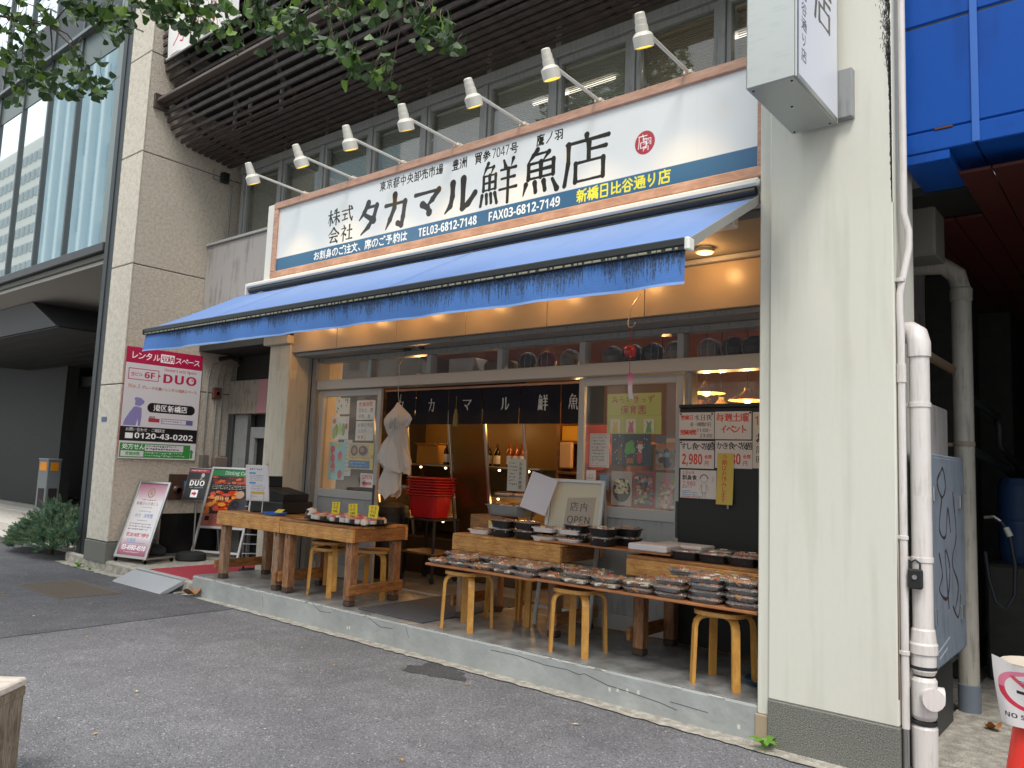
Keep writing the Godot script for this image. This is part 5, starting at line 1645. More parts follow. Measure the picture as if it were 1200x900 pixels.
	part(dp, "old_pipe", bd().lathe([Vector2(0.049, -0.02), Vector2(0.051, 0.08), Vector2(0.0, 0.08)], 16).mesh(), M.pvc_grey)
	part(dp, "seal", bd().lathe([Vector2(0.05, 0.02), Vector2(0.064, 0.0), Vector2(0.064, 0.028), Vector2(0.05, 0.035)], 18).mesh(), plain("5a3a2a", 0.8))
	# thin conduit on the pillar's edge
	var cd := thing("conduit", "thin white conduit running down the right edge of the pillar", "conduit", Vector3(0.772, 0.0, 0.0))
	part(cd, "tube", bd().tube([Vector3(0.015, 9.0, -0.03), Vector3(0.015, 2.95, -0.03), Vector3(0.035, 2.85, -0.04), Vector3(0.035, 2.75, -0.04), Vector3(-0.002, 2.5, -0.0), Vector3(-0.004, 2.4, 0.0), Vector3(0, 2.3, 0.0), Vector3(0, 0.26, 0.0)], 0.019, 10).mesh(), M.pvc)
	part(cd, "sleeve", bd().tube([Vector3(0, 2.12, 0), Vector3(0, 2.02, 0)], 0.024, 10).mesh(), M.pvc)
	part(cd, "steel_end", bd().tube([Vector3(0, 0.26, 0), Vector3(0, 0.0, 0)], 0.016, 10).mesh(), M.steel)
	for y in [1.2, 0.62, 2.56]:
		part(cd, "saddle", bd().lathe([Vector2(0.019, y), Vector2(0.024, y + 0.003), Vector2(0.024, y + 0.02), Vector2(0.019, y + 0.023)], 10).box(Vector3(-0.03, y + 0.004, -0.03), Vector3(-0.01, y + 0.02, 0.015), 0.002).mesh(), M.pvc)
	part(cd, "cable", bd().tube([Vector3(-0.028, 3.0, 0.02), Vector3(-0.03, 1.6, 0.02), Vector3(-0.026, 0.4, 0.022)], 0.005, 5).mesh(), plain("6a5048", 0.7))
	var lk := thing("key_safe", "small black padlock box hanging on the white pipes", "padlock", Vector3(0.83, 1.02, 0.02))
	part(lk, "body", bd().box(Vector3(-0.035, -0.06, -0.012), Vector3(0.035, 0.04, 0.018), 0.008).mesh(), M.black)
	part(lk, "shackle", bd().tube([Vector3(-0.022, 0.035, 0), Vector3(-0.022, 0.07, 0), Vector3(0, 0.085, 0), Vector3(0.022, 0.07, 0), Vector3(0.022, 0.035, 0)], 0.006, 6).mesh(), M.black_metal)
	part(lk, "dial", bd().lathe([Vector2(0, 0.0), Vector2(0.012, 0.0), Vector2(0.012, 0.006), Vector2(0, 0.006)], 10).mesh(), M.steel, Vector3(0, 0.0, 0.018), Vector3(PI / 2, 0, 0))
	# grey pipes further in
	var gp := thing("grey_pipe", "tall grey drain pipe with a bend standing in the alley", "pipe", Vector3(0.80, 0.03, -1.55))
	part(gp, "pipe", bd().tube([Vector3(0, 0.0, 0), Vector3(0, 2.8, 0), Vector3(-0.02, 2.9, 0.02), Vector3(-0.1, 2.97, 0.05), Vector3(-0.5, 3.0, 0.1)], 0.062, 16).mesh(), M.pvc_grey)
	part(gp, "bend_collar", bd().lathe([Vector2(0.062, 2.72), Vector2(0.07, 2.725), Vector2(0.07, 2.8), Vector2(0.062, 2.81)], 16).mesh(), M.pvc_grey)
	part(gp, "foot_sleeve", bd().lathe([Vector2(0.062, 0.0), Vector2(0.068, 0.0), Vector2(0.068, 0.17), Vector2(0.062, 0.172)], 16).mesh(), plain("6b7480", 0.6))
	part(gp, "clamp", bd().lathe([Vector2(0.062, 1.72), Vector2(0.067, 1.723), Vector2(0.067, 1.75), Vector2(0.062, 1.753)], 16).box(Vector3(-0.2, 1.72, -0.015), Vector3(-0.05, 1.745, 0.015), 0.002).mesh(), plain("8a8272", 0.7))
	var g2 := thing("stack_pipe", "wide grey stack pipe rising behind the cabinet wall", "pipe", Vector3(0.5, 1.95, -0.95))
	part(g2, "pipe", bd().tube([Vector3(0, 0, 0), Vector3(0, 3, 0)], 0.075, 14).mesh(), M.pvc_grey)
	part(g2, "side_pipe", bd().tube([Vector3(0.14, 0, 0), Vector3(0.13, 0.2, 0), Vector3(0.1, 0.4, 0), Vector3(0.1, 3, 0)], 0.028, 10).mesh(), M.pvc_grey)
	part(g2, "bracket", bd().box(Vector3(-0.09, 0.62, 0.06), Vector3(0.14, 0.66, 0.085), 0.004).mesh(), M.dark_frame)
	var g3 := thing("brown_pipe", "brown pipe crossing the alley wall between the grey pipes", "pipe", Vector3(0.5, 2.28, -0.4))
	part(g3, "pipe", bd().tube([Vector3(0.2, 0.02, 0.25), Vector3(0.26, -0.02, -1.0)], 0.03, 10).mesh(), plain("6e5c48", 0.6))
	var g4 := thing("black_pipe", "black water pipe with a bend low in the dark alley", "pipe", Vector3(0.8, 1.75, -1.6))
	part(g4, "pipe", bd().tube([Vector3(0.0, 0.36, -0.1), Vector3(0.05, 0.28, -1.0), Vector3(0.06, 0.2, -1.05), Vector3(0.06, 0.06, -1.05), Vector3(0.08, 0.0, -1.2), Vector3(0.1, -0.2, -3.0)], 0.026, 8).mesh(), M.black_metal)
	part(g4, "pipe", bd().tube([Vector3(0.0, 0.0, 0.0), Vector3(0.06, -0.1, -1.2), Vector3(0.1, -0.35, -3.0)], 0.03, 8).mesh(), M.black_metal)
	var hb := thing("wall_box", "flat grey steel box hung high on the alley wall", "box", Vector3(0.36, 2.92, -1.0))
	part(hb, "body", bd().box(Vector3(0, 0, -0.14), Vector3(0.42, 0.56, 0.14), 0.008).mesh(), plain("75736a", 0.6))
	part(hb, "lid", bd().box(Vector3(0.01, 0.01, 0.14), Vector3(0.41, 0.55, 0.15), 0.004).mesh(), plain("75736a", 0.6))
	# tap and hose, barrel
	var hs := thing("garden_hose", "dark hose looped from a tap on the alley wall", "hose", Vector3(0.84, 1.05, -2.0))
	part(hs, "tap", bd().tube([Vector3(0, 0.22, 0), Vector3(0.06, 0.23, 0.0), Vector3(0.1, 0.2, 0)], 0.012, 8).mesh(), M.steel)
	part(hs, "hose", bd().tube([Vector3(0.1, 0.2, 0), Vector3(0.15, 0.12, 0), Vector3(0.18, -0.1, 0), Vector3(0.17, -0.3, 0), Vector3(0.12, -0.4, 0), Vector3(0.06, -0.36, 0), Vector3(0.02, -0.2, 0), Vector3(0.0, -0.02, 0)], 0.013, 8).mesh(), plain("1e2430", 0.5))
	part(hs, "joint", bd().tube([Vector3(0.13, 0.16, 0), Vector3(0.155, 0.1, 0)], 0.02, 8).mesh(), plain("b9b9b4", 0.4))
	var br := thing("blue_barrel", "blue plastic barrel standing deep in the dark alley", "barrel", Vector3(0.93, 0.9, -3.0))
	part(br, "shell", bd().lathe([Vector2(0, 0), Vector2(0.13, 0), Vector2(0.14, 0.05), Vector2(0.145, 0.3), Vector2(0.14, 0.32), Vector2(0.145, 0.34), Vector2(0.145, 0.6), Vector2(0.12, 0.66), Vector2(0, 0.66)], 20).mesh(), plain("12345c", 0.6))
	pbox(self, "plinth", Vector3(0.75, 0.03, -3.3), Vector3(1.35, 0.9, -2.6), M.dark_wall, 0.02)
	tag(get_child(-1), "dark concrete plinth under the blue barrel", "plinth")
	# dead leaf by the pipe's foot
	# blue clad building over the alley
	var bl := thing("blue_building", "building clad in blue panels with a red boarded soffit over the alley", "building")
	var px := [0.772, 1.125, 1.7, 2.3, 2.9, 3.5]
	for i in px.size() - 1:
		pbox(bl, "panel", Vector3(px[i] + 0.004, 3.41, -0.6), Vector3(px[i + 1] - 0.004, 4.02, -0.1), M.blue_panel, 0.01)
		pbox(bl, "panel", Vector3(px[i] + 0.004, 4.03, -0.6), Vector3(px[i + 1] - 0.004, 9.0, -0.1), M.blue_panel, 0.01)
		pbox(bl, "lower_panel", Vector3(px[i] + 0.003, 3.29, -0.6), Vector3(px[i + 1] - 0.003, 3.405, -0.095), M.blue_panel, 0.006)
		pbox(bl, "seam_strip", Vector3(px[i + 1] - 0.018, 3.295, -0.1), Vector3(px[i + 1] + 0.018, 9.0, -0.088), M.blue_edge, 0.003)
	pbox(bl, "core", Vector3(0.776, 3.3, -0.58), Vector3(3.5, 9.0, -0.11), M.black_metal, 0.0)
	pbox(bl, "rust_patch", Vector3(0.93, 3.403, -0.1), Vector3(1.02, 3.415, -0.09), plain("5a3a2a", 0.9), 0.003)
	pbox(bl, "beam", Vector3(0.776, 3.235, -0.6), Vector3(1.0, 3.288, -0.1), M.blue_panel, 0.004)
	for i in 20:
		pbox(bl, "soffit_plank", Vector3(0.37 + i * 0.16, 3.2, -7.0), Vector3(0.37 + i * 0.16 + 0.154, 3.22, -0.28 if i > 3 else -1.12), M.red_plank, 0.004)
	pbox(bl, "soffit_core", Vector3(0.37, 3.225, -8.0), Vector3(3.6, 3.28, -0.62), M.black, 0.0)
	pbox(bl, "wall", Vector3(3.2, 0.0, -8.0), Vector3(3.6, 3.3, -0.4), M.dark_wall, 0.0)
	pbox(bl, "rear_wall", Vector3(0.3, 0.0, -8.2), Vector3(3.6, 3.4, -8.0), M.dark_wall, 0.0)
	# cone with a bagged no smoking sheet
	var cv := canvas(256, 300, col("d9d4d2"))
	cv.ring(116, 120, 92, 19, col("c8324a"), 0.0, TAU)
	cv.ring(116, 120, 92, 19, col("d87a92"), PI * 0.98, TAU * 1.0)
	cv.rect(66, 120, 84, 15, col("26242a"))
	cv.rect(150, 120, 12, 15, col("c8324a"))
	cv.line(Vector2(54, 58), Vector2(170, 178), 16, 16, col("cf5068"))
	for i in 3:
		cv.ring(90 - i * 4, 98 - i * 8, 12, 3, col("55535a"), -2.5, 0.5)
	cv.text("NO SMOKING", 30, 238, 22, col("3a3438"), false, true, 1.0, 160)
	var cn := thing("traffic_cone", "red traffic cone wearing a no smoking sheet at bottom right", "cone", Vector3(1.375, 0.0, 0.5))
	part(cn, "base", bd().box(Vector3(-0.19, 0, -0.19), Vector3(0.19, 0.035, 0.19), 0.012).mesh(), M.cone_red)
	part(cn, "cone", bd().lathe([Vector2(0.155, 0.035), Vector2(0.15, 0.06), Vector2(0.05, 0.69), Vector2(0.045, 0.7), Vector2(0, 0.702)], 28).mesh(), M.cone_red)
	var rows := []
	for i in 7:
		var r := []
		for j in 13:
			var u := (j / 12.0 - 0.5)
			var v := i / 6.0
			var a := u * 2.3 + 0.35
			var rad := lerpf(0.115, 0.135, v) + 0.006 * sin(u * 14.0 + v * 3.0)
			r.append(Vector3(sin(a) * rad * 1.25, 0.53 + v * 0.255 + 0.014 * sin(u * 9.0) * v, cos(a) * rad))
		rows.append(r)
	var sheet := part(cn, "sheet", bd().grid(rows).mesh(), print_mat(cv, 0.35))
	sheet.rotation.y = -0.15
	part(cn, "sheet_back", bd().lathe([Vector2(0.084, 0.535), Vector2(0.118, 0.775), Vector2(0.114, 0.775), Vector2(0.08, 0.535)], 18).mesh(), plain("cfc8b8", 0.6))

func build_towers() -> void:
	# tall buildings across the street, mirrored in the neighbour's glass and the shop panes
	var wb := thing("office_tower", "white office block across the street, mirrored in the glass building", "building", Vector3(-165, 0, 45))
	part(wb, "body", bd().box(Vector3(-20, 0, 0), Vector3(27, 57, 20)).mesh(), plain("d9d6d0", 0.8))
	var pane := bd().box(Vector3(-0.8, -0.9, -0.12), Vector3(0.8, 0.9, 0.02)).mesh()
	var wm := plain("5d7075", 0.15)
	for f in 14:
		for c in 20:
			if f * 3.4 + 9 < 54:
				part(wb, "window", pane, wm, Vector3(-17.5 + c * 2.3, 9.5 + f * 3.4, 0.0))
	var gt := thing("glass_tower", "blue glass tower with white fins across the street, mirrored in the glass building", "building", Vector3(-118, 0, 42))
	part(gt, "body", bd().box(Vector3(-19, 0, 0), Vector3(30, 120, 30)).mesh(), plain("a3c2d2", 0.3))
	var gp := bd().box(Vector3(-1.0, -1.85, -0.05), Vector3(1.0, 1.85, 0.02)).mesh()
	var gms := [plain("7fa9c4", 0.15), plain("9cc0d4", 0.15), plain("b6d2de", 0.15)]
	for f in 13:
		for c in 22:
			part(gt, "glass_panel", gp, gms[(f * 7 + c * 5 + (f * c) % 3) % 3], Vector3(-17.9 + c * 2.15, 24 + f * 4.0, 0.0))
	for c in 12:
		part(gt, "fin", bd().box(Vector3(-0.5, 0, -1.1), Vector3(0.5, 118, 0.0)).mesh(), plain("d2dde0", 0.5), Vector3(-18.8 + c * 4.3, 0, 0))
	var where := ["far left", "left", "straight across", "right", "far right"]
	for k in [[-70, 46, 26, 20, "a9aaa6"], [-40, 44, 22, 17, "b7b2a8"], [-14, 45, 24, 24, "9fa3a4"], [14, 45, 26, 19, "b0aca4"], [44, 46, 28, 27, "a2a5a6"]]:
		var o := thing("street_building", "pale building across the street, %s of the shop" % where[[-70, -40, -14, 14, 44].find(k[0])], "building", Vector3(k[0], 0, k[1]))
		part(o, "body", bd().box(Vector3(-k[2] / 2.0, 0, 0), Vector3(k[2] / 2.0, k[3], 14)).mesh(), plain(k[4], 0.8))
		var fl := int(k[3] / 3.4) - 1
		for f in fl:
			for c in int(k[2] / 3.0):
				part(o, "window", pane, wm, Vector3(-k[2] / 2.0 + 1.6 + c * 3.0, 5.0 + f * 3.4, 0.0))

# ---------------------------------------------------------------- boards and stands at the next entrance
func build_platform_things() -> void:
	# rental board on the pillar's side
	var W := 460
	var H := 640
	var cv := canvas(W, H, col("dcd9dd"))
	var pink := col("b8174a")
	cv.rect(0, 0, W, 92, pink)
	cv.jtext("レンタル", 24, 26, 42, Color.WHITE, 0.13, 1.02)
	cv.rect(198, 22, 84, 50, Color.WHITE)
	cv.jtext("収納", 202, 28, 38, pink, 0.1, 1.02)
	cv.jtext("スペース", 290, 30, 38, Color.WHITE, 0.13, 1.02)
	cv.rect(18, 122, 178, 4, pink)
	cv.rect(18, 184, 178, 4, pink)
	cv.rect(18, 122, 4, 66, pink)
	cv.rect(192, 122, 4, 66, pink)
	cv.poly(PackedVector2Array([Vector2(196, 146), Vector2(208, 154), Vector2(196, 162)]), pink)
	cv.jtext("当ビル", 32, 145, 22, pink, 0.1, 1.05)
	cv.text("6F", 112, 138, 36, pink, false, true, 1.2)
	cv.text("Owner's only Space", 226, 104, 16, pink, true, false, 1.0, 200)
	cv.text("DUO", 224, 138, 52, pink, false, true, 1.0, 206)
	cv.disc(404, 158, 5, pink)
	cv.text("No.1", 22, 214, 22, col("c98a5a"), true, true, 1.0, 70)
	cv.jtext("グレードの高いレンタル収納スペース", 100, 220, 19, col("a65a3c"), 0.12, 1.05)
	# sitting dog
	var lil := col("8d86bd")
	cv.poly(PackedVector2Array([Vector2(12, 452), Vector2(20, 420), Vector2(42, 380), Vector2(66, 344), Vector2(98, 336), Vector2(112, 352), Vector2(114, 400), Vector2(110, 452), Vector2(98, 452), Vector2(94, 410), Vector2(84, 452)]), lil)
	cv.poly(PackedVector2Array([Vector2(70, 338), Vector2(72, 310), Vector2(64, 296), Vector2(76, 288), Vector2(104, 292), Vector2(124, 308), Vector2(122, 322), Vector2(104, 336)]), lil)
	cv.line(Vector2(68, 336), Vector2(104, 344), 5, 5, col("dcd9dd"))
	cv.disc(172, 342, 28, col("19181b"))
	cv.disc(408, 342, 28, col("19181b"))
	cv.rect(172, 314, 236, 56, col("19181b"))
	cv.jtext("港区新橋店", 182, 322, 38, Color.WHITE, 0.12, 1.1)
	cv.rect(156, 404, 66, 22, col("b03548"))
	cv.text("DUO", 160, 392, 12, col("46252e"))
	cv.rect(232, 402, 196, 30, col("6c66a0"))
	cv.rect(235, 405, 150, 24, col("dcd9dd"))
	fine_print(cv, 240, 412, 140, 1, 10, 11, col("7d78a8"))
	cv.rect(0, 458, W, 82, col("17161a"))
	cv.jtext("お問い合わせ・ご相談は", 30, 464, 20, Color.WHITE, 0.1, 1.05)
	cv.rect(30, 494, 44, 32, Color.WHITE)
	cv.text("0120-43-0202", 84, 492, 32, Color.WHITE, false, true, 1.0, 352)
	var grn := col("3c9147")
	cv.rect(6, 552, W - 40, 82, grn)
	cv.rect(14, 596, 130, 32, col("dcd9dd"))
	cv.jtext("処方せん", 18, 556, 32, Color.WHITE, 0.11, 1.03)
	cv.jtext("営業時間", 40, 602, 20, grn, 0.11, 1.03)
	cv.rect(150, 558, 232, 36, col("dcd9dd"))
	fine_print(cv, 158, 562, 215, 2, 15, 13, col("4a4a4e"))
	fine_print(cv, 152, 600, 240, 2, 16, 13, col("b9d8b9"))
	cv.poly(PackedVector2Array([Vector2(428, 630), Vector2(428, 596), Vector2(420, 596), Vector2(435, 576), Vector2(450, 596), Vector2(442, 596), Vector2(442, 630)]), grn)
	var rb := thing("rental_board", "white and pink rental storage board with purple dog on the left pillar", "sign", Vector3(-8.325, 2.125, -0.56), PI / 2)
	part(rb, "print", sheet_mesh(1.03, 1.43, 0.012), print_mat(cv, 0.4))
	# wall fittings beside it
	var ala := thing("alarm_box", "small red alarm button on the wall beside the rental board", "alarm", Vector3(-8.345, 2.35, -1.32), PI / 2)
	part(ala, "case", bd().box(Vector3(-0.06, -0.08, 0), Vector3(0.06, 0.08, 0.05), 0.008).mesh(), plain("5a3c34", 0.5))
	part(ala, "button", bd().lathe([Vector2(0, 0.012), Vector2(0.025, 0.01), Vector2(0.028, 0)], 12).mesh(), plain("c22218", 0.3), Vector3(0, 0, 0.05), Vector3(PI / 2, 0, 0))
	var cab := thing("wall_cables", "grey cables and conduits running down the entrance wall", "cable", Vector3(-8.34, 1.45, -1.3), PI / 2)
	for k in [-0.12, 0.02, 0.1, 0.22]:
		part(cab, "conduit", bd().tube([Vector3(k, 0, 0.02), Vector3(k, 1.1, 0.02), Vector3(k + 0.04, 1.3, 0.03), Vector3(k + 0.2, 1.36, 0.04)], 0.011, 6).mesh(), M.aluminium)
	part(cab, "box", bd().box(Vector3(-0.16, -0.14, 0), Vector3(-0.06, 0.04, 0.09), 0.008).mesh(), plain("6d6860", 0.5))
	part(cab, "box", bd().box(Vector3(0.02, -0.12, 0), Vector3(0.22, 0.02, 0.1), 0.01).mesh(), plain("7c6c64", 0.5))
	part(cab, "black_bundle", bd().tube([Vector3(0.0, 1.38, 0.05), Vector3(0.15, 1.42, 0.08), Vector3(0.35, 1.38, 0.1)], 0.03, 6).mesh(), M.wire)
	var sc := thing("valve_plate", "dark brown plate with fire hose valves set in the entrance wall", "valve plate", Vector3(-8.345, 1.05, -0.98), PI / 2)
	part(sc, "plate", bd().box(Vector3(-0.24, -0.17, 0), Vector3(0.24, 0.17, 0.02), 0.006).mesh(), plain("4a342c", 0.45))
	for k in [-0.12, 0.1]:
		part(sc, "valve", bd().lathe([Vector2(0, 0.06), Vector2(0.035, 0.06), Vector2(0.045, 0.02), Vector2(0.06, 0)], 14).mesh(), plain("5f4a40", 0.35, 0.5), Vector3(k, -0.04, 0.02), Vector3(PI / 2, 0, 0))
	part(sc, "label_plate", bd().box(Vector3(-0.03, -0.02, 0.02), Vector3(0.05, 0.08, 0.024), 0.002).mesh(), plain("3f7fb0", 0.5))
	part(sc, "chain", bd().tube([Vector3(0.12, -0.06, 0.05), Vector3(0.14, -0.2, 0.06), Vector3(0.13, -0.34, 0.04)], 0.007, 5).mesh(), M.aluminium)
	var gl := thing("black_plate", "black glossy granite plate at the foot of the entrance wall", "wall plate", Vector3(-8.345, 0.14, -1.08), PI / 2)
	part(gl, "plate", bd().box(Vector3(-0.4, 0.04, 0), Vector3(0.42, 0.56, 0.015), 0.004).mesh(), M.black_gloss)
	var sm := thing("number_plate", "tiny blue number plate on the pale face of the left pillar", "plate", Vector3(-8.72, 1.9, -0.008))
	part(sm, "plate", bd().box(Vector3(-0.07, -0.03, 0), Vector3(0.07, 0.03, 0.005), 0.002).mesh(), plain("4a6488", 0.5))
	var dk := thing("switch_box", "small black box on the wall above the menu stand", "box", Vector3(-8.34, 1.38, -1.5), PI / 2)
	part(dk, "case", bd().box(Vector3(-0.05, -0.1, 0), Vector3(0.05, 0.1, 0.06), 0.008).mesh(), M.black)
	# cafe entrance at the back of the landing
	var ce := thing("cafe_entrance", "weathered grey and pink metal shop front recessed beside the column", "shop front", Vector3(-7.3, 0.14, -1.6))
	part(ce, "sign_band", bd().box(Vector3(-1.0, 1.93, 0), Vector3(0.3, 2.4, 0.1), 0.008).mesh(), streak_mat("8d8578", "4a443c", 0.7, 81, 0.7, Vector3(2.0, 0.6, 2.0)))
	part(ce, "pink_band", bd().box(Vector3(-0.28, 1.935, 0.1), Vector3(1.0, 2.395, 0.112), 0.004).mesh(), streak_mat("a8757a", "8a8580", 0.6, 83, 0.7, Vector3(3.0, 0.5, 3.0)))
	part(ce, "frame_post", bd().box(Vector3(-1.0, 0, 0.0), Vector3(-0.88, 1.93, 0.09), 0.006).mesh(), M.dark_frame)
	part(ce, "frame_post", bd().box(Vector3(-0.52, 0, 0.0), Vector3(-0.45, 1.93, 0.08), 0.006).mesh(), M.dark_frame)
	part(ce, "metal_panel", bd().box(Vector3(-0.88, 0, 0.0), Vector3(-0.52, 1.93, 0.05), 0.004).mesh(), M.aluminium)
	part(ce, "door_frame", bd().box(Vector3(-0.45, 1.6, 0.0), Vector3(1.0, 1.75, 0.07), 0.006).box(Vector3(-0.45, 0.0, 0.0), Vector3(-0.34, 1.6, 0.07), 0.006).mesh(), M.aluminium)
	part(ce, "door_glass", bd().box(Vector3(-0.34, 0, 0.01), Vector3(1.0, 1.6, 0.02)).mesh(), M.black_gloss)
	var cc := canvas(200, 340, col("26314e"))
	cc.text("COFFEE", 40, 78, 20, col("cfd2d4"), false, true, 1.0, 122)
	cc.ring(100, 160, 66, 5, col("cfd2d4"))
	cc.ring(100, 160, 48, 4, col("cfd2d4"))
	cc.disc(92, 146, 18, col("cfd2d4"))
	cc.poly(PackedVector2Array([Vector2(64, 200), Vector2(80, 166), Vector2(112, 164), Vector2(134, 196), Vector2(100, 208)]), col("cfd2d4"))
	cc.disc(100, 152, 8, col("26314e"))
	fine_print(cc, 50, 56, 100, 1, 12, 9, col("b9bcc2"))
	cc.text("cafe", 70, 246, 18, col("cfd2d4"), true, false, 1.0, 60) if false else null
	var cf := thing("coffee_banner", "navy banner with a round white coffee emblem in the recessed doorway", "banner", Vector3(-6.83, 1.25, -1.52))
	part(cf, "cloth", sheet_mesh(0.52, 0.95, 0.004), print_mat(cc, 0.9))
	part(cf, "rod", bd().tube([Vector3(-0.27, 0.48, 0), Vector3(0.27, 0.48, 0)], 0.01, 6).mesh(), M.steel)
	# rubber kerb ramp
	var rp := thing("kerb_ramp", "light grey plastic kerb ramp leading up to the red carpet", "ramp", Vector3(-6.98, 0.0, 0.0))
	part(rp, "slope", bd().prism(PackedVector2Array([Vector2(0.24, 0.006), Vector2(0.22, 0.022), Vector2(0.0, 0.12), Vector2(-0.03, 0.122), Vector2(-0.03, 0.09), Vector2(0.1, 0.03), Vector2(0.16, 0.006)]), -0.56, 0.56).mesh(), M.ramp_grey, Vector3.ZERO, Vector3(0, -PI / 2, 0))
	part(rp, "back_lip", bd().box(Vector3(-0.57, 0.125, -0.12), Vector3(0.57, 0.142, -0.02), 0.004).mesh(), M.alu_pale)
	clinic_stand()
	duo_stand()
	menu_stand()
	# thin wire rack behind the tables
	var wr := thing("brochure_rack", "thin wire rack with wavy black wires beside the menu stand", "rack", Vector3(-6.55, 0.14, -0.95), 0.8)
	for x in [-0.12, 0.12]:
		part(wr, "post", bd().tube([Vector3(x, 0, 0), Vector3(x, 0.85, 0)], 0.012, 8).mesh(), M.black_metal)
	for i in 7:
		part(wr, "shelf", bd().box(Vector3(-0.13, 0.1 + i * 0.11, 0), Vector3(0.13, 0.108 + i * 0.11, 0.1), 0.002).mesh(), M.steel)
	part(wr, "base", bd().lathe([Vector2(0, 0), Vector2(0.17, 0), Vector2(0.17, 0.02), Vector2(0, 0.025)], 18).mesh(), M.black_metal)

func clinic_stand() -> void:
	var cv := canvas(260, 480, col("e4dfe0"))
	for i in 120:
		var c := col("a86a80").lerp(col("e4dfe0"), i / 120.0)
		cv.rect(0, i, 260, 1, c)
		cv.rect(0, 479 - i, 260, 1, col("9c4a63").lerp(col("e4dfe0"), i / 120.0))
	cv.ring(130, 64, 28, 7, col("9a7a4a"))
	cv.text("K", 119, 50, 28, col("9a7a4a"), true)
	fine_print(cv, 60, 108, 140, 1, 10, 9, col("6a4a56"))
	cv.jtext("新橋日比谷通ビル", 24, 124, 23, col("8a6a78"), 0.08, 1.1)
	fine_print(cv, 80, 158, 100, 1, 10, 8, col("8a7a80"))
	fine_print(cv, 70, 184, 120, 1, 10, 10, col("7a9ac0"))
	cv.jtext("内方・保育園", 46, 204, 26, col("5a86bc"), 0.09, 1.05)
	fine_print(cv, 80, 246, 110, 1, 10, 9, col("8a7a80"))
	fine_print(cv, 24, 268, 215, 3, 17, 12, col("6a5a72"))
	cv.jtext("夜", 26, 330, 26, col("c22e44"), 0.12, 1.05)
	cv.text("20:00", 56, 334, 21, col("c22e44"))
	cv.jtext("まで診合", 124, 330, 26, col("c22e44"), 0.12, 1.05)
	cv.jtext("お相談", 46, 366, 24, col("4a8ac8"), 0.08, 1.2)
	cv.rect(40, 394, 180, 3, col("4a8ac8"))
	cv.text("03-4980-4510", 24, 412, 30, Color.WHITE, false, true, 1.0, 212)
	fine_print(cv, 50, 452, 160, 1, 10, 10, col("e0c8d0"))
	var s := thing("clinic_stand", "leaning silver framed stand with pink and white clinic notice", "sign stand", Vector3(-8.0, 0.14, -0.16), 0.25)
	var lean := Vector3(-0.3, 0, 0)
	part(s, "print", sheet_mesh(0.5, 0.92, 0.004), print_mat(cv, 0.3), Vector3(0, 0.52, -0.14), lean)
	var b := bd()
	for x in [-0.265, 0.265]:
		b.box(Vector3(x - 0.018, -0.49, -0.014), Vector3(x + 0.018, 0.49, 0.014), 0.004)
	b.box(Vector3(-0.247, 0.46, -0.013), Vector3(0.247, 0.49, 0.013), 0.004).box(Vector3(-0.247, -0.49, -0.013), Vector3(0.247, -0.455, 0.013), 0.004)
	part(s, "frame", b.mesh(), M.steel, Vector3(0, 0.52, -0.14), lean)
	part(s, "backing", bd().box(Vector3(-0.246, -0.45, -0.012), Vector3(0.246, 0.455, -0.005)).mesh(), M.black_metal, Vector3(0, 0.52, -0.14), lean)
	part(s, "foot_rail", bd().box(Vector3(-0.27, 0.045, -0.42), Vector3(-0.24, 0.07, 0.02), 0.004).mesh(), M.steel)
	part(s, "foot_rail", bd().box(Vector3(0.24, 0.045, -0.42), Vector3(0.27, 0.07, 0.02), 0.004).mesh(), M.steel)
	for x in [-0.255, 0.255]:
		for z in [-0.4, 0.0]:
			part(s, "castor", bd().lathe([Vector2(0, -0.014), Vector2(0.022, -0.014), Vector2(0.025, 0), Vector2(0.022, 0.014), Vector2(0, 0.014)], 12).mesh(), M.rubber, Vector3(x, 0.025, z), Vector3(0, 0, PI / 2))
	part(s, "water_weight", bd().lathe([Vector2(0, 0.07), Vector2(0.2, 0.07), Vector2(0.22, 0.1), Vector2(0.21, 0.16), Vector2(0.12, 0.2), Vector2(0, 0.2)], 18, Vector3(0, 0, -0.32), Vector2(1, 0.5)).mesh(), M.rubber)
	part(s, "rear_leg", bd().bar(Vector3(0, 0.9, -0.28), Vector3(0, 0.07, -0.41), 0.03, 0.015).mesh(), M.steel)

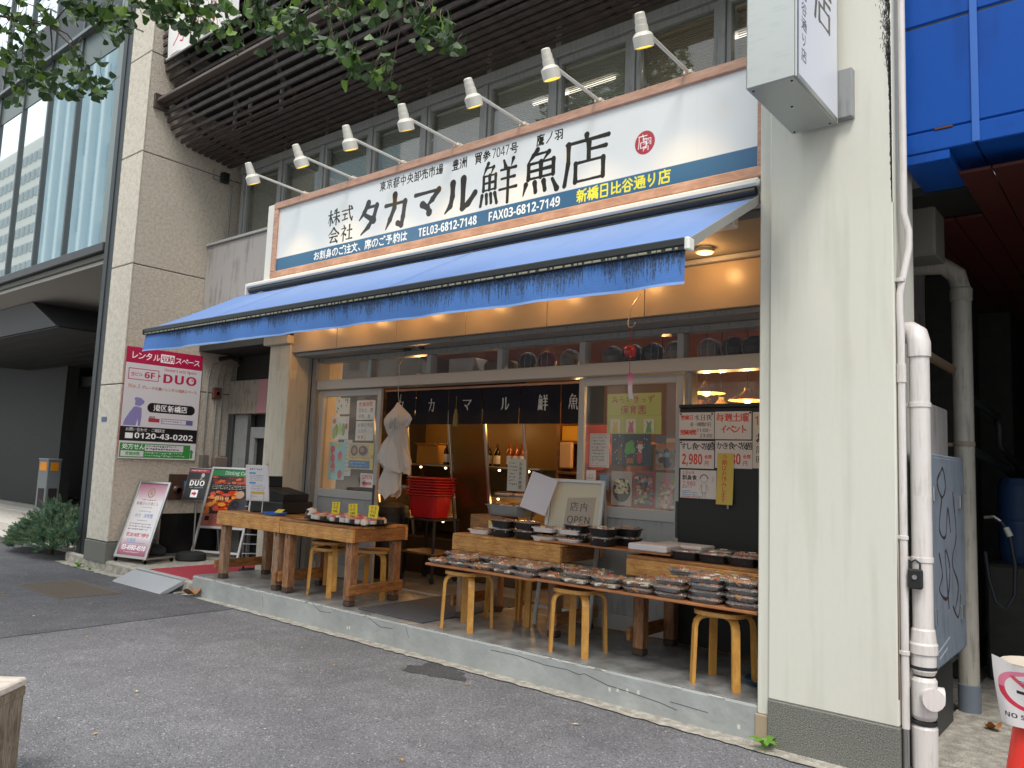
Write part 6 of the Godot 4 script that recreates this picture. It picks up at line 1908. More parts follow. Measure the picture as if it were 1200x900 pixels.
func duo_stand() -> void:
	var cv := canvas(200, 280, col("2c2b2d"))
	cv.rect(8, 8, 184, 28, col("a8323c"))
	fine_print(cv, 20, 15, 160, 1, 10, 13, col("e8c8c8"))
	cv.disc(140, 62, 16, col("b9b6b2"), 20)
	cv.poly(PackedVector2Array([Vector2(116, 100), Vector2(128, 72), Vector2(146, 78), Vector2(130, 106)]), col("8d8a86"))
	cv.text("DUO", 34, 110, 46, Color.WHITE, false, true, 1.0, 136)
	cv.rect(30, 100, 140, 4, col("b79a50"))
	fine_print(cv, 40, 168, 120, 1, 10, 11, col("c9c6c2"))
	cv.rect(66, 192, 64, 66, Color.WHITE)
	cv.poly(PackedVector2Array([Vector2(76, 216), Vector2(98, 216), Vector2(98, 204), Vector2(122, 225), Vector2(98, 246), Vector2(98, 234), Vector2(76, 234)]), col("c22240"))
	var s := thing("pole_sign", "black pole sign with white DUO lettering and red arrow", "sign stand", Vector3(-7.87, 0.14, -0.88), 0.39)
	part(s, "print", sheet_mesh(0.33, 0.42, 0.004), print_mat(cv, 0.35), Vector3(0, 0.97, 0.0), Vector3(-0.27, 0, 0.0))
	part(s, "board_frame", bd().box(Vector3(-0.175, -0.22, -0.014), Vector3(0.175, 0.22, -0.005), 0.003).mesh(), M.steel, Vector3(0, 0.97, 0.0), Vector3(-0.27, 0, 0.0))
	part(s, "pole", bd().tube([Vector3(0, 0.05, -0.03), Vector3(0, 0.9, -0.02)], 0.011, 8).mesh(), M.steel)
	part(s, "base", bd().lathe([Vector2(0, 0), Vector2(0.18, 0), Vector2(0.19, 0.02), Vector2(0.18, 0.08), Vector2(0.14, 0.1), Vector2(0, 0.1)], 20).mesh(), M.rubber)

func menu_stand() -> void:
	var cv := canvas(330, 520, col("3a2a28"))
	cv.rect(0, 0, 330, 62, col("2f7a4a"))
	cv.text("Dining Cafe", 92, 16, 30, col("cfe0d0"), true, false, 1.0, 190)
	for i in 46:
		cv.disc(rng.randf_range(10, 320), rng.randf_range(72, 130), rng.randf_range(8, 24), [col("b8452a"), col("d0653a"), col("8a2c20"), col("5a2a22")][i % 4], rng.randf_range(6, 14))
	cv.rect(0, 134, 330, 58, col("2b2829"))
	fine_print(cv, 18, 144, 290, 3, 15, 12, col("b9b2a8"))
	for i in 60:
		cv.disc(rng.randf_range(0, 230), rng.randf_range(196, 400), rng.randf_range(12, 40), [col("c8401e"), col("e07a2c"), col("d85a4a"), col("e8a03c"), col("9a2c1c")][i % 5], rng.randf_range(8, 22))
	cv.poly(PackedVector2Array([Vector2(170, 400), Vector2(180, 300), Vector2(210, 262), Vector2(290, 256), Vector2(330, 290), Vector2(330, 400)]), col("3c3a40"))
	cv.disc(246, 226, 30, col("c0a08c"), 34)
	cv.ring(226, 318, 24, 7, col("18181a"))
	cv.jtext("日比谷", 60, 250, 34, col("f0e0a0"), 0.12, 1.1)
	cv.rect(0, 408, 330, 112, col("a6665c"))
	fine_print(cv, 60, 424, 190, 5, 17, 14, col("6a2c28"))
	cv.rect(20, 430, 34, 40, col("2a2224"))
	cv.rect(270, 424, 50, 76, col("d8cfcc"))
	var s := thing("menu_stand", "tall white A-shaped menu stand with red and green food poster", "sign stand", Vector3(-7.7, 0.14, -1.1), 0.43)
	var lean := Vector3(-0.285, 0, 0)
	part(s, "poster", sheet_mesh(0.66, 0.78, 0.004), print_mat(cv, 0.25), Vector3(0, 0.79, -0.23), lean)
	var b := bd()
	for x in [-0.345, 0.345]:
		b.box(Vector3(x - 0.016, -0.82, -0.016), Vector3(x + 0.016, 0.42, 0.014), 0.004)
	b.box(Vector3(-0.33, 0.39, -0.015), Vector3(0.33, 0.42, 0.012), 0.004).box(Vector3(-0.33, -0.42, -0.015), Vector3(0.33, -0.39, 0.012), 0.004).box(Vector3(-0.33, -0.74, -0.015), Vector3(0.33, -0.71, 0.012), 0.004)
	part(s, "frame", b.mesh(), plain("c9cbca", 0.35, 0.3), Vector3(0, 0.79, -0.23), lean)
	for x in [-0.345, 0.345]:
		part(s, "rear_leg", bd().bar(Vector3(x, 1.17, -0.36), Vector3(x, 0.0, -0.62), 0.028, 0.02).mesh(), M.alu_pale)

# ---------------------------------------------------------------- tables and stools
func table(label: String, x0: float, x1: float, z0: float, z1: float, top: float, sd: int) -> Node3D:
	var c := Vector3((x0 + x1) / 2, 0.212, (z0 + z1) / 2)
	var w := (x1 - x0) / 2
	var d := absf(z1 - z0) / 2
	var h := top - 0.212
	var t := thing("wooden_table", label, "table", c, 0.0, "worn wooden tables in front of the shop")
	var nb := 5
	for i in nb:
		var za := -d + 2 * d * i / nb
		part(t, "top_board", bd().box(Vector3(-w + rng.randf_range(0, 0.006), h - 0.024, za + 0.002), Vector3(w - rng.randf_range(0, 0.006), h - rng.randf_range(0, 0.003), za + 2 * d / nb - 0.002), 0.004).mesh(), M.table if (i + sd) % 2 == 0 else M.table_dark)
	for s in [-1.0, 1.0]:
		part(t, "apron", bd().box(Vector3(-w, h - 0.14, s * (d - 0.015) - 0.015), Vector3(w, h - 0.0245, s * (d - 0.015) + 0.015), 0.004).mesh(), M.table)
		part(t, "side_apron", bd().box(Vector3(s * (w - 0.015) - 0.015, h - 0.139, -d + 0.031), Vector3(s * (w - 0.015) + 0.015, h - 0.026, d - 0.031), 0.004).mesh(), M.table_dark)
		for q in [-1.0, 1.0]:
			var lx: float = s * (w - 0.085)
			var lz: float = q * (d - 0.075)
			var lg := part(t, "leg", bd().box(Vector3(lx - 0.042, 0.05, lz - 0.042), Vector3(lx + 0.042, h - 0.025, lz + 0.042), 0.006).mesh(), M.leg if (sd + int(s)) % 2 == 0 else M.leg_worn)
			part(lg, "worn_foot", bd().box(Vector3(lx - 0.0425, 0.0, lz - 0.0425), Vector3(lx + 0.0425, 0.05, lz + 0.0425), 0.01).mesh(), plain("4a3a2e", 0.85))
			part(lg, "bolt", bd().lathe([Vector2(0, 0.006), Vector2(0.008, 0.005), Vector2(0.011, 0)], 10).mesh(), M.steel, Vector3(lx + 0.01, h - 0.17, lz + 0.043), Vector3(PI / 2, 0, 0))
		part(t, "stretcher", bd().box(Vector3(s * (w - 0.085) + s * 0.043, 0.1, -d + 0.02), Vector3(s * (w - 0.085) + s * 0.072, 0.19, d - 0.0), 0.005).mesh(), M.table_dark)
	return t

var stool_proto: Node3D
func stool(at: Vector3, turn: float, label: String, group: String) -> void:
	var o: Node3D
	if stool_proto == null:
		o = thing("bentwood_stool", label, "stool", at, turn, group)
		part(o, "seat", bd().prism(seat_outline(0.165), 0.0, 0.026).mesh(), M.stool_top, Vector3(0, 0.446, 0), Vector3(PI / 2, 0, 0))
		for k in 4:
			var a := PI / 4 + k * PI / 2
			var dir := Vector3(cos(a), 0, sin(a))
			var pth := [dir * 0.07 + Vector3(0, 0.41, 0), dir * 0.12 + Vector3(0, 0.41, 0), dir * 0.155 + Vector3(0, 0.402, 0), dir * 0.178 + Vector3(0, 0.38, 0), dir * 0.188 + Vector3(0, 0.345, 0), dir * 0.2 + Vector3(0, 0.0, 0)]
			var b := bd()
			var side := dir.cross(Vector3.UP).normalized() * 0.024
			for i in pth.size() - 1:
				var n0 := ((pth[mini(i + 1, 5)] - pth[maxi(i - 1, 0)]) as Vector3).cross(side).normalized() * 0.011
				var n1 := ((pth[mini(i + 2, 5)] - pth[i]) as Vector3).cross(side).normalized() * 0.011
				var A := [pth[i] - side - n0, pth[i] + side - n0, pth[i] + side + n0, pth[i] - side + n0]
				var B := [pth[i + 1] - side - n1, pth[i + 1] + side - n1, pth[i + 1] + side + n1, pth[i + 1] - side + n1]
				var mid: Vector3 = (pth[i] + pth[i + 1]) * 0.5
				for j in 4:
					b.out_quad(A[j], A[(j + 1) % 4], B[(j + 1) % 4], B[j], mid)
			b.out_quad(pth[5] - side - Vector3(0.008, 0, 0), pth[5] + side - Vector3(0.008, 0, 0), pth[5] + side + Vector3(0.008, 0, 0), pth[5] - side + Vector3(0.008, 0, 0), pth[4])
			part(o, "leg", b.mesh(), M.stool)
		stool_proto = o
	else:
		o = copy_of(stool_proto)
		o.position = at
		o.rotation.y = turn
		tag(o, label, "stool", group)

func seat_outline(r: float) -> PackedVector2Array:
	var p := PackedVector2Array()
	for k in 24:
		var a := TAU * k / 24.0
		p.append(Vector2(signf(cos(a)) * pow(absf(cos(a)), 0.6), signf(sin(a)) * pow(absf(sin(a)), 0.6)) * r)
	return p

func build_tables() -> void:
	table("worn wooden table at far left, carrying the black till", -5.92, -4.79, -0.055, -0.72, 0.912, 0)
	table("worn wooden table carrying the black tray of sushi", -4.78, -3.69, -0.055, -0.72, 0.912, 1)
	table("wooden table before the right sliding door, carrying white trays", -2.87, -1.74, -0.46, -1.06, 0.918, 2)
	table("wooden table against the right pillar before the black board", -1.15, -0.012, -0.45, -1.05, 0.905, 3)
	var g := "stools in front of the shop"
	stool(Vector3(-4.38, 0.212, -0.38), 0.1, "bentwood stool under the sushi table, lower of the nested pair", g)
	stool(Vector3(-4.37, 0.272, -0.37), 0.32, "bentwood stool under the sushi table, upper of the nested pair", g)
	stool(Vector3(-4.02, 0.212, -0.62), 0.5, "single bentwood stool under the right end of the sushi table", g)
	stool(Vector3(-2.49, 0.212, -0.27), 0.08, "bentwood stool under the left end of the front plank", g)
	stool(Vector3(-1.42, 0.212, -0.27), 0.05, "bentwood stool under the middle of the front plank", g)
	stool(Vector3(-0.33, 0.212, -0.28), 0.0, "bentwood stool under the front plank beside the right pillar", g)
	stool(Vector3(-2.6, 0.212, -0.9), 0.4, "bentwood stool pushed under the wooden table by the doorway", g)
	stool(Vector3(-2.2, 0.212, -0.85), 0.9, "bentwood stool pushed under the white trays' table", g)
	for k in [[-2.79, -1.67, 0.684, "left front plank with food packs resting on stools"], [-1.69, -0.03, 0.69, "right front plank with stacked food packs resting on stools"]]:
		var o := thing("plank_board", k[3], "plank", Vector3((k[0] + k[1]) / 2, k[2], -0.265), 0.0, "planks laid on stools")
		var hw: float = (k[1] - k[0]) / 2
		part(o, "board", bd().box(Vector3(-hw, 0, -0.2), Vector3(hw, 0.018, 0.0), 0.004).mesh(), M.plank)
		part(o, "board", bd().box(Vector3(-hw + 0.004, 0.0, 0.002), Vector3(hw - 0.003, 0.018, 0.2), 0.004).mesh(), M.plank)
	var br := thing("plank_board", "thin brown plank bridging the two wooden tables on the right", "plank", Vector3(-1.55, 0.921, -0.66))
	part(br, "board", bd().box(Vector3(-0.42, 0, -0.2), Vector3(0.72, 0.014, 0.16), 0.003).mesh(), M.plank)

# ---------------------------------------------------------------- food
var food_mesh := []
func make_food_meshes() -> void:
	var pal := [Color(0.32, 0.12, 0.045), Color(0.36, 0.17, 0.07), Color(0.5, 0.42, 0.32), Color(0.2, 0.08, 0.035), Color(0.62, 0.58, 0.5), Color(0.18, 0.14, 0.09), Color(0.4, 0.22, 0.07), Color(0.1, 0.09, 0.06)]
	for v in 5:
		var b := bd()
		for i in 26:
			b.paint(pal[(rng.randi() + v) % 8] if rng.randf() < 0.6 else pal[v % 4])
			var p := Vector3(rng.randf_range(-0.075, 0.075), 0.022, rng.randf_range(-0.05, 0.05))
			var s := Vector3(rng.randf_range(0.012, 0.03), rng.randf_range(0.006, 0.014), rng.randf_range(0.01, 0.022))
			b.xf = Transform3D(Basis(Vector3(rng.randf_range(-1, 1), 1, rng.randf_range(-1, 1)).normalized(), rng.randf_range(-1.5, 1.5)), p)
			b.box(-s, s, 0.004)
		food_mesh.append(b.mesh())

func tray_shape(hx: float, hz: float, h: float, lip: float) -> ArrayMesh:
	var b := bd()
	var k := 0.85
	var P := [[hx * k, hz * k, 0.0], [hx, hz, h], [hx + lip, hz + lip, h + 0.002], [hx + lip, hz + lip, h - 0.004], [hx * 0.96, hz * 0.95, h - 0.003], [hx * k * 0.95, hz * k * 0.94, 0.008]]
	for i in P.size() - 1:
		var A := rounded_ring(P[i][0], P[i][1], P[i][2])
		var B := rounded_ring(P[i + 1][0], P[i + 1][1], P[i + 1][2])
		for j in A.size():
			var j2 := (j + 1) % A.size()
			b.quad(A[j2], A[j], B[j], B[j2])
	for base in [0.0, 0.008]:
		var r := rounded_ring(hx * k, hz * k, base)
		for j in r.size():
			b.tri(Vector3(0, base, 0), r[j], r[(j + 1) % r.size()])
	return b.mesh()

func lid_shape(hx: float, hz: float, y: float, h: float) -> ArrayMesh:
	var b := bd()
	var P := [[hx, hz, y], [hx * 0.97, hz * 0.96, y + h * 0.6], [hx * 0.88, hz * 0.85, y + h], [hx * 0.4, hz * 0.4, y + h * 1.06]]
	for i in P.size() - 1:
		var A := rounded_ring(P[i][0], P[i][1], P[i][2])
		var B := rounded_ring(P[i + 1][0], P[i + 1][1], P[i + 1][2])
		for j in A.size():
			var j2 := (j + 1) % A.size()
			b.quad(A[j2], A[j], B[j], B[j2])
	var r := rounded_ring(hx * 0.4, hz * 0.4, y + h * 1.06)
	for j in r.size():
		b.tri(Vector3(0, y + h * 1.08, 0), r[j], r[(j + 1) % r.size()])
	return b.mesh()

var shapes := {}
func pack(at: Vector3, turn: float, kind: String, label: String, group: String) -> void:
	var o := thing({"flat": "food_pack", "deep": "food_container", "white": "white_food_tray"}[kind], label, "food pack", at, turn, group)
	if shapes.is_empty():
		shapes.flat = tray_shape(0.108, 0.084, 0.026, 0.006)
		shapes.flat_lid = lid_shape(0.112, 0.088, 0.026, 0.014)
		shapes.deep = tray_shape(0.1, 0.075, 0.055, 0.008)
		shapes.deep_lid = lid_shape(0.103, 0.078, 0.055, 0.014)
		shapes.white = tray_shape(0.105, 0.075, 0.034, 0.006)
		shapes.white_lid = lid_shape(0.104, 0.075, 0.034, 0.01)
		shapes.label = sheet_mesh(0.05, 0.032, 0.0006)
		M.food = plain("ffffff", 0.35)
		M.food.vertex_color_use_as_albedo = true
		shapes.stickers = [M.paper, plain("d8b23c", 0.6), plain("c9522c", 0.6)]
	part(o, "tray", shapes[kind], {"flat": M.tray_silver, "deep": M.tray_black, "white": M.tray_white}[kind])
	var f := part(o, "food", food_mesh[rng.randi() % 5], M.food)
	if kind == "flat":
		f.scale = Vector3(1.22, 1.0, 1.3)
	f.position.y = {"flat": 0.0, "deep": 0.026, "white": 0.008}[kind]
	part(o, "lid", shapes[kind + "_lid"], M.film)
	var s := part(o, "sticker", shapes.label, shapes.stickers[rng.randi() % 3], Vector3(rng.randf_range(-0.03, 0.03), {"flat": 0.043, "deep": 0.072, "white": 0.047}[kind], rng.randf_range(-0.02, 0.02)), Vector3(-PI / 2, 0, 0))
	s.rotation.z = rng.randf_range(-0.3, 0.3)

func ordinal(i: int) -> String:
	return ["first", "second", "third", "fourth", "fifth", "sixth", "seventh", "eighth", "ninth", "tenth"][i]

func build_food() -> void:
	make_food_meshes()
	var g := "food packs on the front planks"
	var lay := ["bottom layer", "second layer", "third layer", "top layer"]
	# the two planks: columns of packs, stacked higher towards the right
	var plan := [[-2.79, 0.703, [1, 2, 1, 2, 2], [2, 2, 2, 2, 2], "left"], [-1.69, 0.709, [1, 2, 2, 2, 3, 4, 4], [2, 2, 1, 2, 4, 4, 4], "right"]]
	for p in plan:
		for row in 2:
			var cols: Array = p[2 + row]
			var step := 1.11 / 5.0 if p[4] == "left" else 1.66 / 7.0
			for c in cols.size():
				for l in cols[c]:
					var at := Vector3(p[0] + step * (c + 0.5) + rng.randf_range(-0.012, 0.012), p[1] + l * 0.0425, (-0.155 if row == 0 else -0.345) + rng.randf_range(-0.015, 0.015))
					pack(at, rng.randf_range(-0.12, 0.12), "flat", "flat food pack on the %s plank, %s row, %s from its left, %s" % [p[4], ["front", "back"][row], ordinal(c), lay[l]], g)
	# wooden table by the door
	g = "food containers on the wooden tables"
	var k := 0
	for c in 4:
		for l in 2:
			pack(Vector3(-2.42 + c * 0.235 - (0.0 if c < 2 else 0.03), 0.92 + l * 0.071, -0.6 - 0.02 * (c % 2)), rng.randf_range(-0.1, 0.1), "deep" if c < 2 else "white", "%s on the table by the doorway, %s from its left, %s layer" % ["black food container" if c < 2 else "white food tray", ordinal(c), ["lower", "upper"][l]], g)
	for c in 4:
		pack(Vector3(-2.4 + c * 0.24, 0.92, -0.82), rng.randf_range(-0.15, 0.15), "white" if c % 2 == 0 else "deep", "food tray in the rear row of the table by the doorway, %s from its left" % ordinal(c), g)
	pack(Vector3(-2.66, 0.92, -0.6), 0.1, "white", "single low tray at the left end of the table by the doorway", g)
	for c in 2:
		pack(Vector3(-1.7 + c * 0.0, 0.937 + c * 0.071, -0.66 + 0.02 * c), 0.2 - 0.3 * c, "deep", "black food container at the left end of the bridging plank, %s one" % ["lower", "upper"][c], g)
	for c in 2:
		for l in 2:
			pack(Vector3(-1.42 + c * 0.1, 0.937 + l * 0.071, -0.56 - c * 0.19), 0.2 * c - 0.1, "deep", "black food container on the bridging plank, %s stack, %s one" % [["front", "rear"][c], ["lower", "upper"][l]], g)
	# right table
	pbox(self, "foam_box_lid", Vector3(-1.17, 0.937, -0.72), Vector3(-0.86, 0.985, -0.5), plain("d2cbca", 0.6), 0.008)
	tag(get_child(-1), "flat white foam box lying at the left end of the right table", "foam box")
	pbox(self, "foam_box_lid", Vector3(-1.1, 0.937, -0.98), Vector3(-0.72, 0.98, -0.75), plain("cfc9c8", 0.6), 0.008)
	tag(get_child(-1), "flat white foam box in the rear row of the right table", "foam box")
	for c in 4:
		pack(Vector3(-0.73 + c * 0.205, 0.907, -0.56), rng.randf_range(-0.06, 0.06), "deep", "black ribbed food container in the front row of the right table, %s from its left" % ordinal(c), g)
	for c in 3:
		pack(Vector3(-0.58 + c * 0.21, 0.907, -0.78), rng.randf_range(-0.06, 0.06), "deep", "black food container in the rear row of the right table, %s from its left" % ordinal(c), g)
	# crate with a clear bowl of packs behind
	pbox(self, "wooden_crate", Vector3(-2.98, 0.92, -1.04), Vector3(-2.62, 1.06, -0.8), M.table_dark, 0.006)
	tag(get_child(-1), "brown wooden crate standing at the left rear corner of the doorway table", "crate")
	var bw := thing("food_platter", "clear platter heaped with dark food packs behind the doorway table", "platter", Vector3(-2.63, 1.065, -0.96))
	part(bw, "platter", tray_shape(0.24, 0.13, 0.09, 0.012), plain("8a8d8c", 0.15, 0.4))
	for i in 6:
		part(bw, "food", food_mesh[i % 5], plain("7a6048", 0.4) if false else M.food, Vector3(-0.16 + i * 0.064, 0.06 + 0.012 * (i % 2), 0.02 * (i % 3 - 1)))
	# sushi tray
	var st := thing("sushi_tray", "wide black tray laid with sushi rolls on the left tables", "tray", Vector3(-4.1, 0.914, -0.33), 0.03)
	part(st, "tray", tray_shape(0.47, 0.21, 0.02, 0.012), M.black_gloss)
	var n := 0
	var tops := [Color(0.6, 0.22, 0.1), Color(0.5, 0.1, 0.12), Color(0.7, 0.55, 0.45), Color(0.3, 0.2, 0.22), Color(0.65, 0.35, 0.15)]
	var mats := []
	for t in tops:
		var m := StandardMaterial3D.new()
		m.albedo_color = t.linear_to_srgb()
		m.roughness = 0.4
		mats.append(m)
	var rice := plain("d5cbc2", 0.7)
	var nori := plain("23281f", 0.5)
	for r in 4:
		for c in 12:
			if (r * 7 + c * 3) % 11 == 0:
				continue
			var o := thing("sushi_roll", "small sushi roll lying among others on the black tray", "sushi", Vector3(-4.5 + c * 0.073 + rng.randf_range(-0.008, 0.008), 0.925, -0.47 + r * 0.095 + rng.randf_range(-0.01, 0.01)), rng.randf_range(-0.4, 0.4), "sushi rolls on the black tray")
			var hgt := 0.036 + rng.randf_range(0, 0.012)
			part(o, "rice", bd().lathe([Vector2(0, 0), Vector2(0.03, 0), Vector2(0.034, 0.006), Vector2(0.033, hgt), Vector2(0, hgt + 0.004)], 10).mesh(), rice if (r + c) % 3 != 0 else nori)
			part(o, "topping", bd().lathe([Vector2(0.03, hgt + 0.001), Vector2(0.024, hgt + 0.014), Vector2(0.008, hgt + 0.02), Vector2(0, hgt + 0.02)], 8).mesh(), mats[n % 5])
			n += 1
	var ball := thing("rice_ball", "large pale rice ball at the left end of the sushi tray", "rice ball", Vector3(-4.6, 0.93, -0.28))
	part(ball, "rice", bd().lathe([Vector2(0, 0), Vector2(0.04, 0.004), Vector2(0.055, 0.035), Vector2(0.045, 0.075), Vector2(0, 0.095)], 14).mesh(), rice)
	part(ball, "seaweed", bd().box(Vector3(-0.018, 0.0, 0.035), Vector3(0.018, 0.07, 0.054), 0.006).mesh(), nori)
	var cv := canvas(96, 128, col("e0cf2a"))
	cv.jtext("まぐ" if G.has("ぐ") else "まま", 12, 8, 34, col("c2432a"), 0.12, 1.05)
	cv.jtext("今日", 14, 48, 30, col("3a3020"), 0.1, 1.05)
	cv.text("198", 16, 90, 24, col("3a3020"))
	var pm := print_mat(cv, 0.6)
	var names := ["leftmost", "second", "third", "rightmost"]
	for i in 4:
		var o := thing("price_tag", "yellow price tag standing in the sushi tray, %s of four" % names[i], "price tag", Vector3([-4.28, -3.99, -3.76, -3.68][i], 0.965, [-0.32, -0.29, -0.34, -0.27][i]), 0.5 + 0.15 * (i - 1), "yellow price tags on the sushi")
		part(o, "card", sheet_mesh(0.085, 0.11, 0.002), pm, Vector3(0, 0.075, 0), Vector3(-0.1, 0, [0.02, 0.1, 0.05, -0.12][i]))
		part(o, "stake", bd().box(Vector3(-0.004, -0.01, -0.006), Vector3(0.004, 0.03, -0.003)).mesh(), M.white_paint)

# ---------------------------------------------------------------- paper on the doors and the board
func paper(called: String, label: String, category: String, group: String, r: Array, z: float, cv: Cv, rough := 0.75, tilt := 0.0) -> Node3D:
	var o := thing(called, label, category, Vector3(r[0], r[1], z), 0.0, group)
	part(o, "sheet", sheet_mesh(r[2], r[3], 0.0015), print_mat(cv, rough), Vector3.ZERO, Vector3(0, 0, tilt))
	return o

func build_prints() -> void:
	var g := "notices on the left sliding door"
	var z := -1.1345
	var cv := canvas(140, 96, col("dcdacb"))
	for i in 14:
		cv.disc(rng.randf_range(8, 132), rng.randf_range(6, 90), rng.randf_range(3, 7), [col("33414a"), col("4a7a9a"), col("4a5a44")][i % 3])
	paper("pasted_notice", "small white notice with dark dots at the top left of the left door", "notice", g, [-5.303, 2.1, 0.25, 0.185], z, cv)
	cv = canvas(140, 116, col("dfdcd0"))
	cv.disc(24, 24, 13, col("dd8a2c"))
	for k in [[44, 70, "8fb04a"], [72, 62, "b9c75a"], [100, 66, "7fa85a"], [28, 84, "a8c06a"]]:
		cv.disc(k[0], k[1], 14, col(k[2]), 32)
	cv.disc(122, 50, 9, col("c85a5a"), 16)
	paper("pasted_notice", "children's drawing of green hills and orange sun on the left door", "drawing", g, [-5.329, 1.854, 0.31, 0.26], z, cv)
	cv = canvas(150, 104, col("e0ded8"))
	cv.jtext("営業時間", 16, 8, 26, col("c05a50"), 0.1, 1.1)
	cv.jtext("日水土、園", 16, 42, 22, col("5a5a5c"), 0.09, 1.1)
	cv.jtext("今夜・放", 20, 74, 22, col("5a5a5c"), 0.09, 1.1)
	paper("pasted_notice", "white notice with red heading at the top right of the left door", "notice", g, [-4.9, 2.05, 0.31, 0.216], z, cv)
	cv = canvas(150, 104, col("dddbd5"))
	cv.jtext("お席の予約", 14, 10, 24, col("77777a"), 0.09, 1.1)
	cv.jtext("は店内", 20, 42, 22, col("8a8a8c"), 0.09, 1.1)
	cv.jtext("毎週土", 20, 76, 20, col("c0625a"), 0.1, 1.3)
	paper("pasted_notice", "white notice with faint grey lines below the red headed one", "notice", g, [-4.9, 1.822, 0.3, 0.213], z, cv)
	cv = canvas(120, 176, col("8fc6c4"))
	for k in [[28, 36], [84, 62], [34, 118], [88, 150], [30, 78]]:
		cv.disc(k[0], k[1], 17, col("c83c48"), 20)
		for j in 4:
			cv.line(Vector2(k[0] - 12 + j * 8, k[1] + 14), Vector2(k[0] - 16 + j * 10, k[1] + 30), 4, 2, col("c83c48"))
	for i in 16:
		cv.disc(rng.randf_range(6, 114), rng.randf_range(6, 170), 3, col("d8d060"))
	cv.line(Vector2(40, 8), Vector2(80, 22), 7, 7, col("d0a83a"))
	cv.line(Vector2(40, 24), Vector2(80, 6), 7, 7, col("d0a83a"))
	paper("pasted_notice", "turquoise drawing of red sea creatures at the lower left of the left door", "drawing", g, [-5.35, 1.484, 0.285, 0.42], z, cv)
	cv = canvas(190, 128, col("d8c13c"))
	cv.rect(6, 6, 150, 62, col("b9a488"))
	cv.disc(44, 38, 26, col("2e2a28"))
	cv.disc(44, 38, 15, col("b87a58"))
	cv.disc(112, 38, 34, col("4a3028"), 24)
	cv.disc(104, 34, 16, col("b0704a"), 12)
	cv.rect(6, 86, 160, 38, col("2f6db0"))
	fine_print(cv, 12, 70, 150, 1, 10, 12, col("b0402c"))
	fine_print(cv, 14, 94, 140, 2, 14, 9, col("9cc0e0"))
	cv.text("7F", 166, 60, 18, col("8a6a20"))
	paper("pasted_notice", "yellow and blue food poster on the left door", "poster", g, [-4.94, 1.546, 0.42, 0.288], z, cv)
	cv = canvas(120, 82, col("e0d8d6"))
	cv.text("OPEN", 16, 8, 26, col("c23a48"), false, true, 1.0, 88)
	cv.poly(PackedVector2Array([Vector2(14, 58), Vector2(40, 40), Vector2(40, 50), Vector2(104, 50), Vector2(104, 68), Vector2(40, 68), Vector2(40, 78)]), col("c8283a"))
	paper("pasted_notice", "white notice reading OPEN above a red arrow on the left door", "notice", g, [-4.815, 1.285, 0.215, 0.15], z, cv)
	cv = canvas(110, 150, col("c9c7c0"))
	fine_print(cv, 10, 12, 90, 8, 16, 11, col("9a988f"))
	paper("pasted_notice", "pale sheet half hidden beside the yellow poster on the left door", "notice", g, [-5.17, 1.52, 0.14, 0.4], z - 0.003, cv)
	# right door
	g = "posters on the right sliding door"
	z = -1.1245
	var lime := col("b9be5e")
	cv = canvas(250, 90, lime)
	cv.jtext("みらいきっず", 22, 10, 30, col("a8483a"), 0.1, 1.12)
	cv.jtext("保育園", 66, 50, 34, col("a8483a"), 0.1, 1.2)
	paper("nursery_banner", "lime green sheet with red nursery lettering on the right door", "poster", g, [-1.517, 2.045, 0.508, 0.184], z, cv)
	cv = canvas(250, 76, lime)
	for k in [[36, "d4b43c"], [110, "c46a7a"], [192, "6aa04a"]]:
		cv.rect(k[0] - 20, 14, 46, 56, col("d9d5c6"))
		cv.poly(PackedVector2Array([Vector2(k[0] - 12, 70), Vector2(k[0] - 4, 36), Vector2(k[0] - 10, 20), Vector2(k[0] + 4, 30), Vector2(k[0] + 16, 18), Vector2(k[0] + 12, 42), Vector2(k[0] + 18, 70)]), col(k[1]))
	paper("nursery_banner", "lime green sheet with three small drawings on the right door", "poster", g, [-1.514, 1.876, 0.51, 0.15], z, cv)
	cv = canvas(220, 148, col("223547"))
	for i in 26:
		cv.disc(rng.randf_range(6, 214), rng.randf_range(6, 142), 3, col("c9d2d6"))
	cv.disc(46, 92, 14, col("6a5138"), 34)
	cv.line(Vector2(40, 60), Vector2(34, 40), 4, 3, col("6a5138"))
	cv.line(Vector2(50, 60), Vector2(56, 40), 4, 3, col("6a5138"))
	for k in [[100, 60, 24], [112, 46, 16], [90, 80, 18], [116, 76, 18]]:
		cv.disc(k[0], k[1], k[2], col("5fa84a"))
	cv.rect(84, 112, 40, 26, col("a8683c"))
	cv.disc(160, 60, 15, col("d8c8b8"), 18)
	cv.rect(146, 34, 28, 14, col("b8303a"))
	cv.disc(158, 104, 15, col("b8303a"), 34)
	cv.line(Vector2(152, 74), Vector2(166, 86), 10, 10, col("d8d4cc"))
	paper("winter_poster", "dark navy handmade winter poster with green tree on the right door", "poster", g, [-1.531, 1.673, 0.373, 0.26], z, cv)
	cv = canvas(130, 180, col("d2d0ca"))
	cv.rect(6, 6, 118, 168, col("b8a8a4"))
	cv.rect(10, 10, 110, 160, col("d6d4ce"))
	fine_print(cv, 18, 18, 94, 8, 17, 11, col("8a8484"))
	for i in 8:
		cv.disc(rng.randf_range(14, 116), rng.randf_range(12, 168), 3, col("b0484a"))
	paper("white_menu", "white sheet in a thin border left of the navy poster", "notice", g, [-1.84, 1.662, 0.195, 0.285], z, cv)
	cv = canvas(130, 176, col("8d8378"))
	cv.rect(0, 0, 130, 40, col("5f676c"))
	cv.rect(60, 12, 50, 22, col("c89a5a"))
	cv.rect(0, 40, 130, 26, col("b06a3c"))
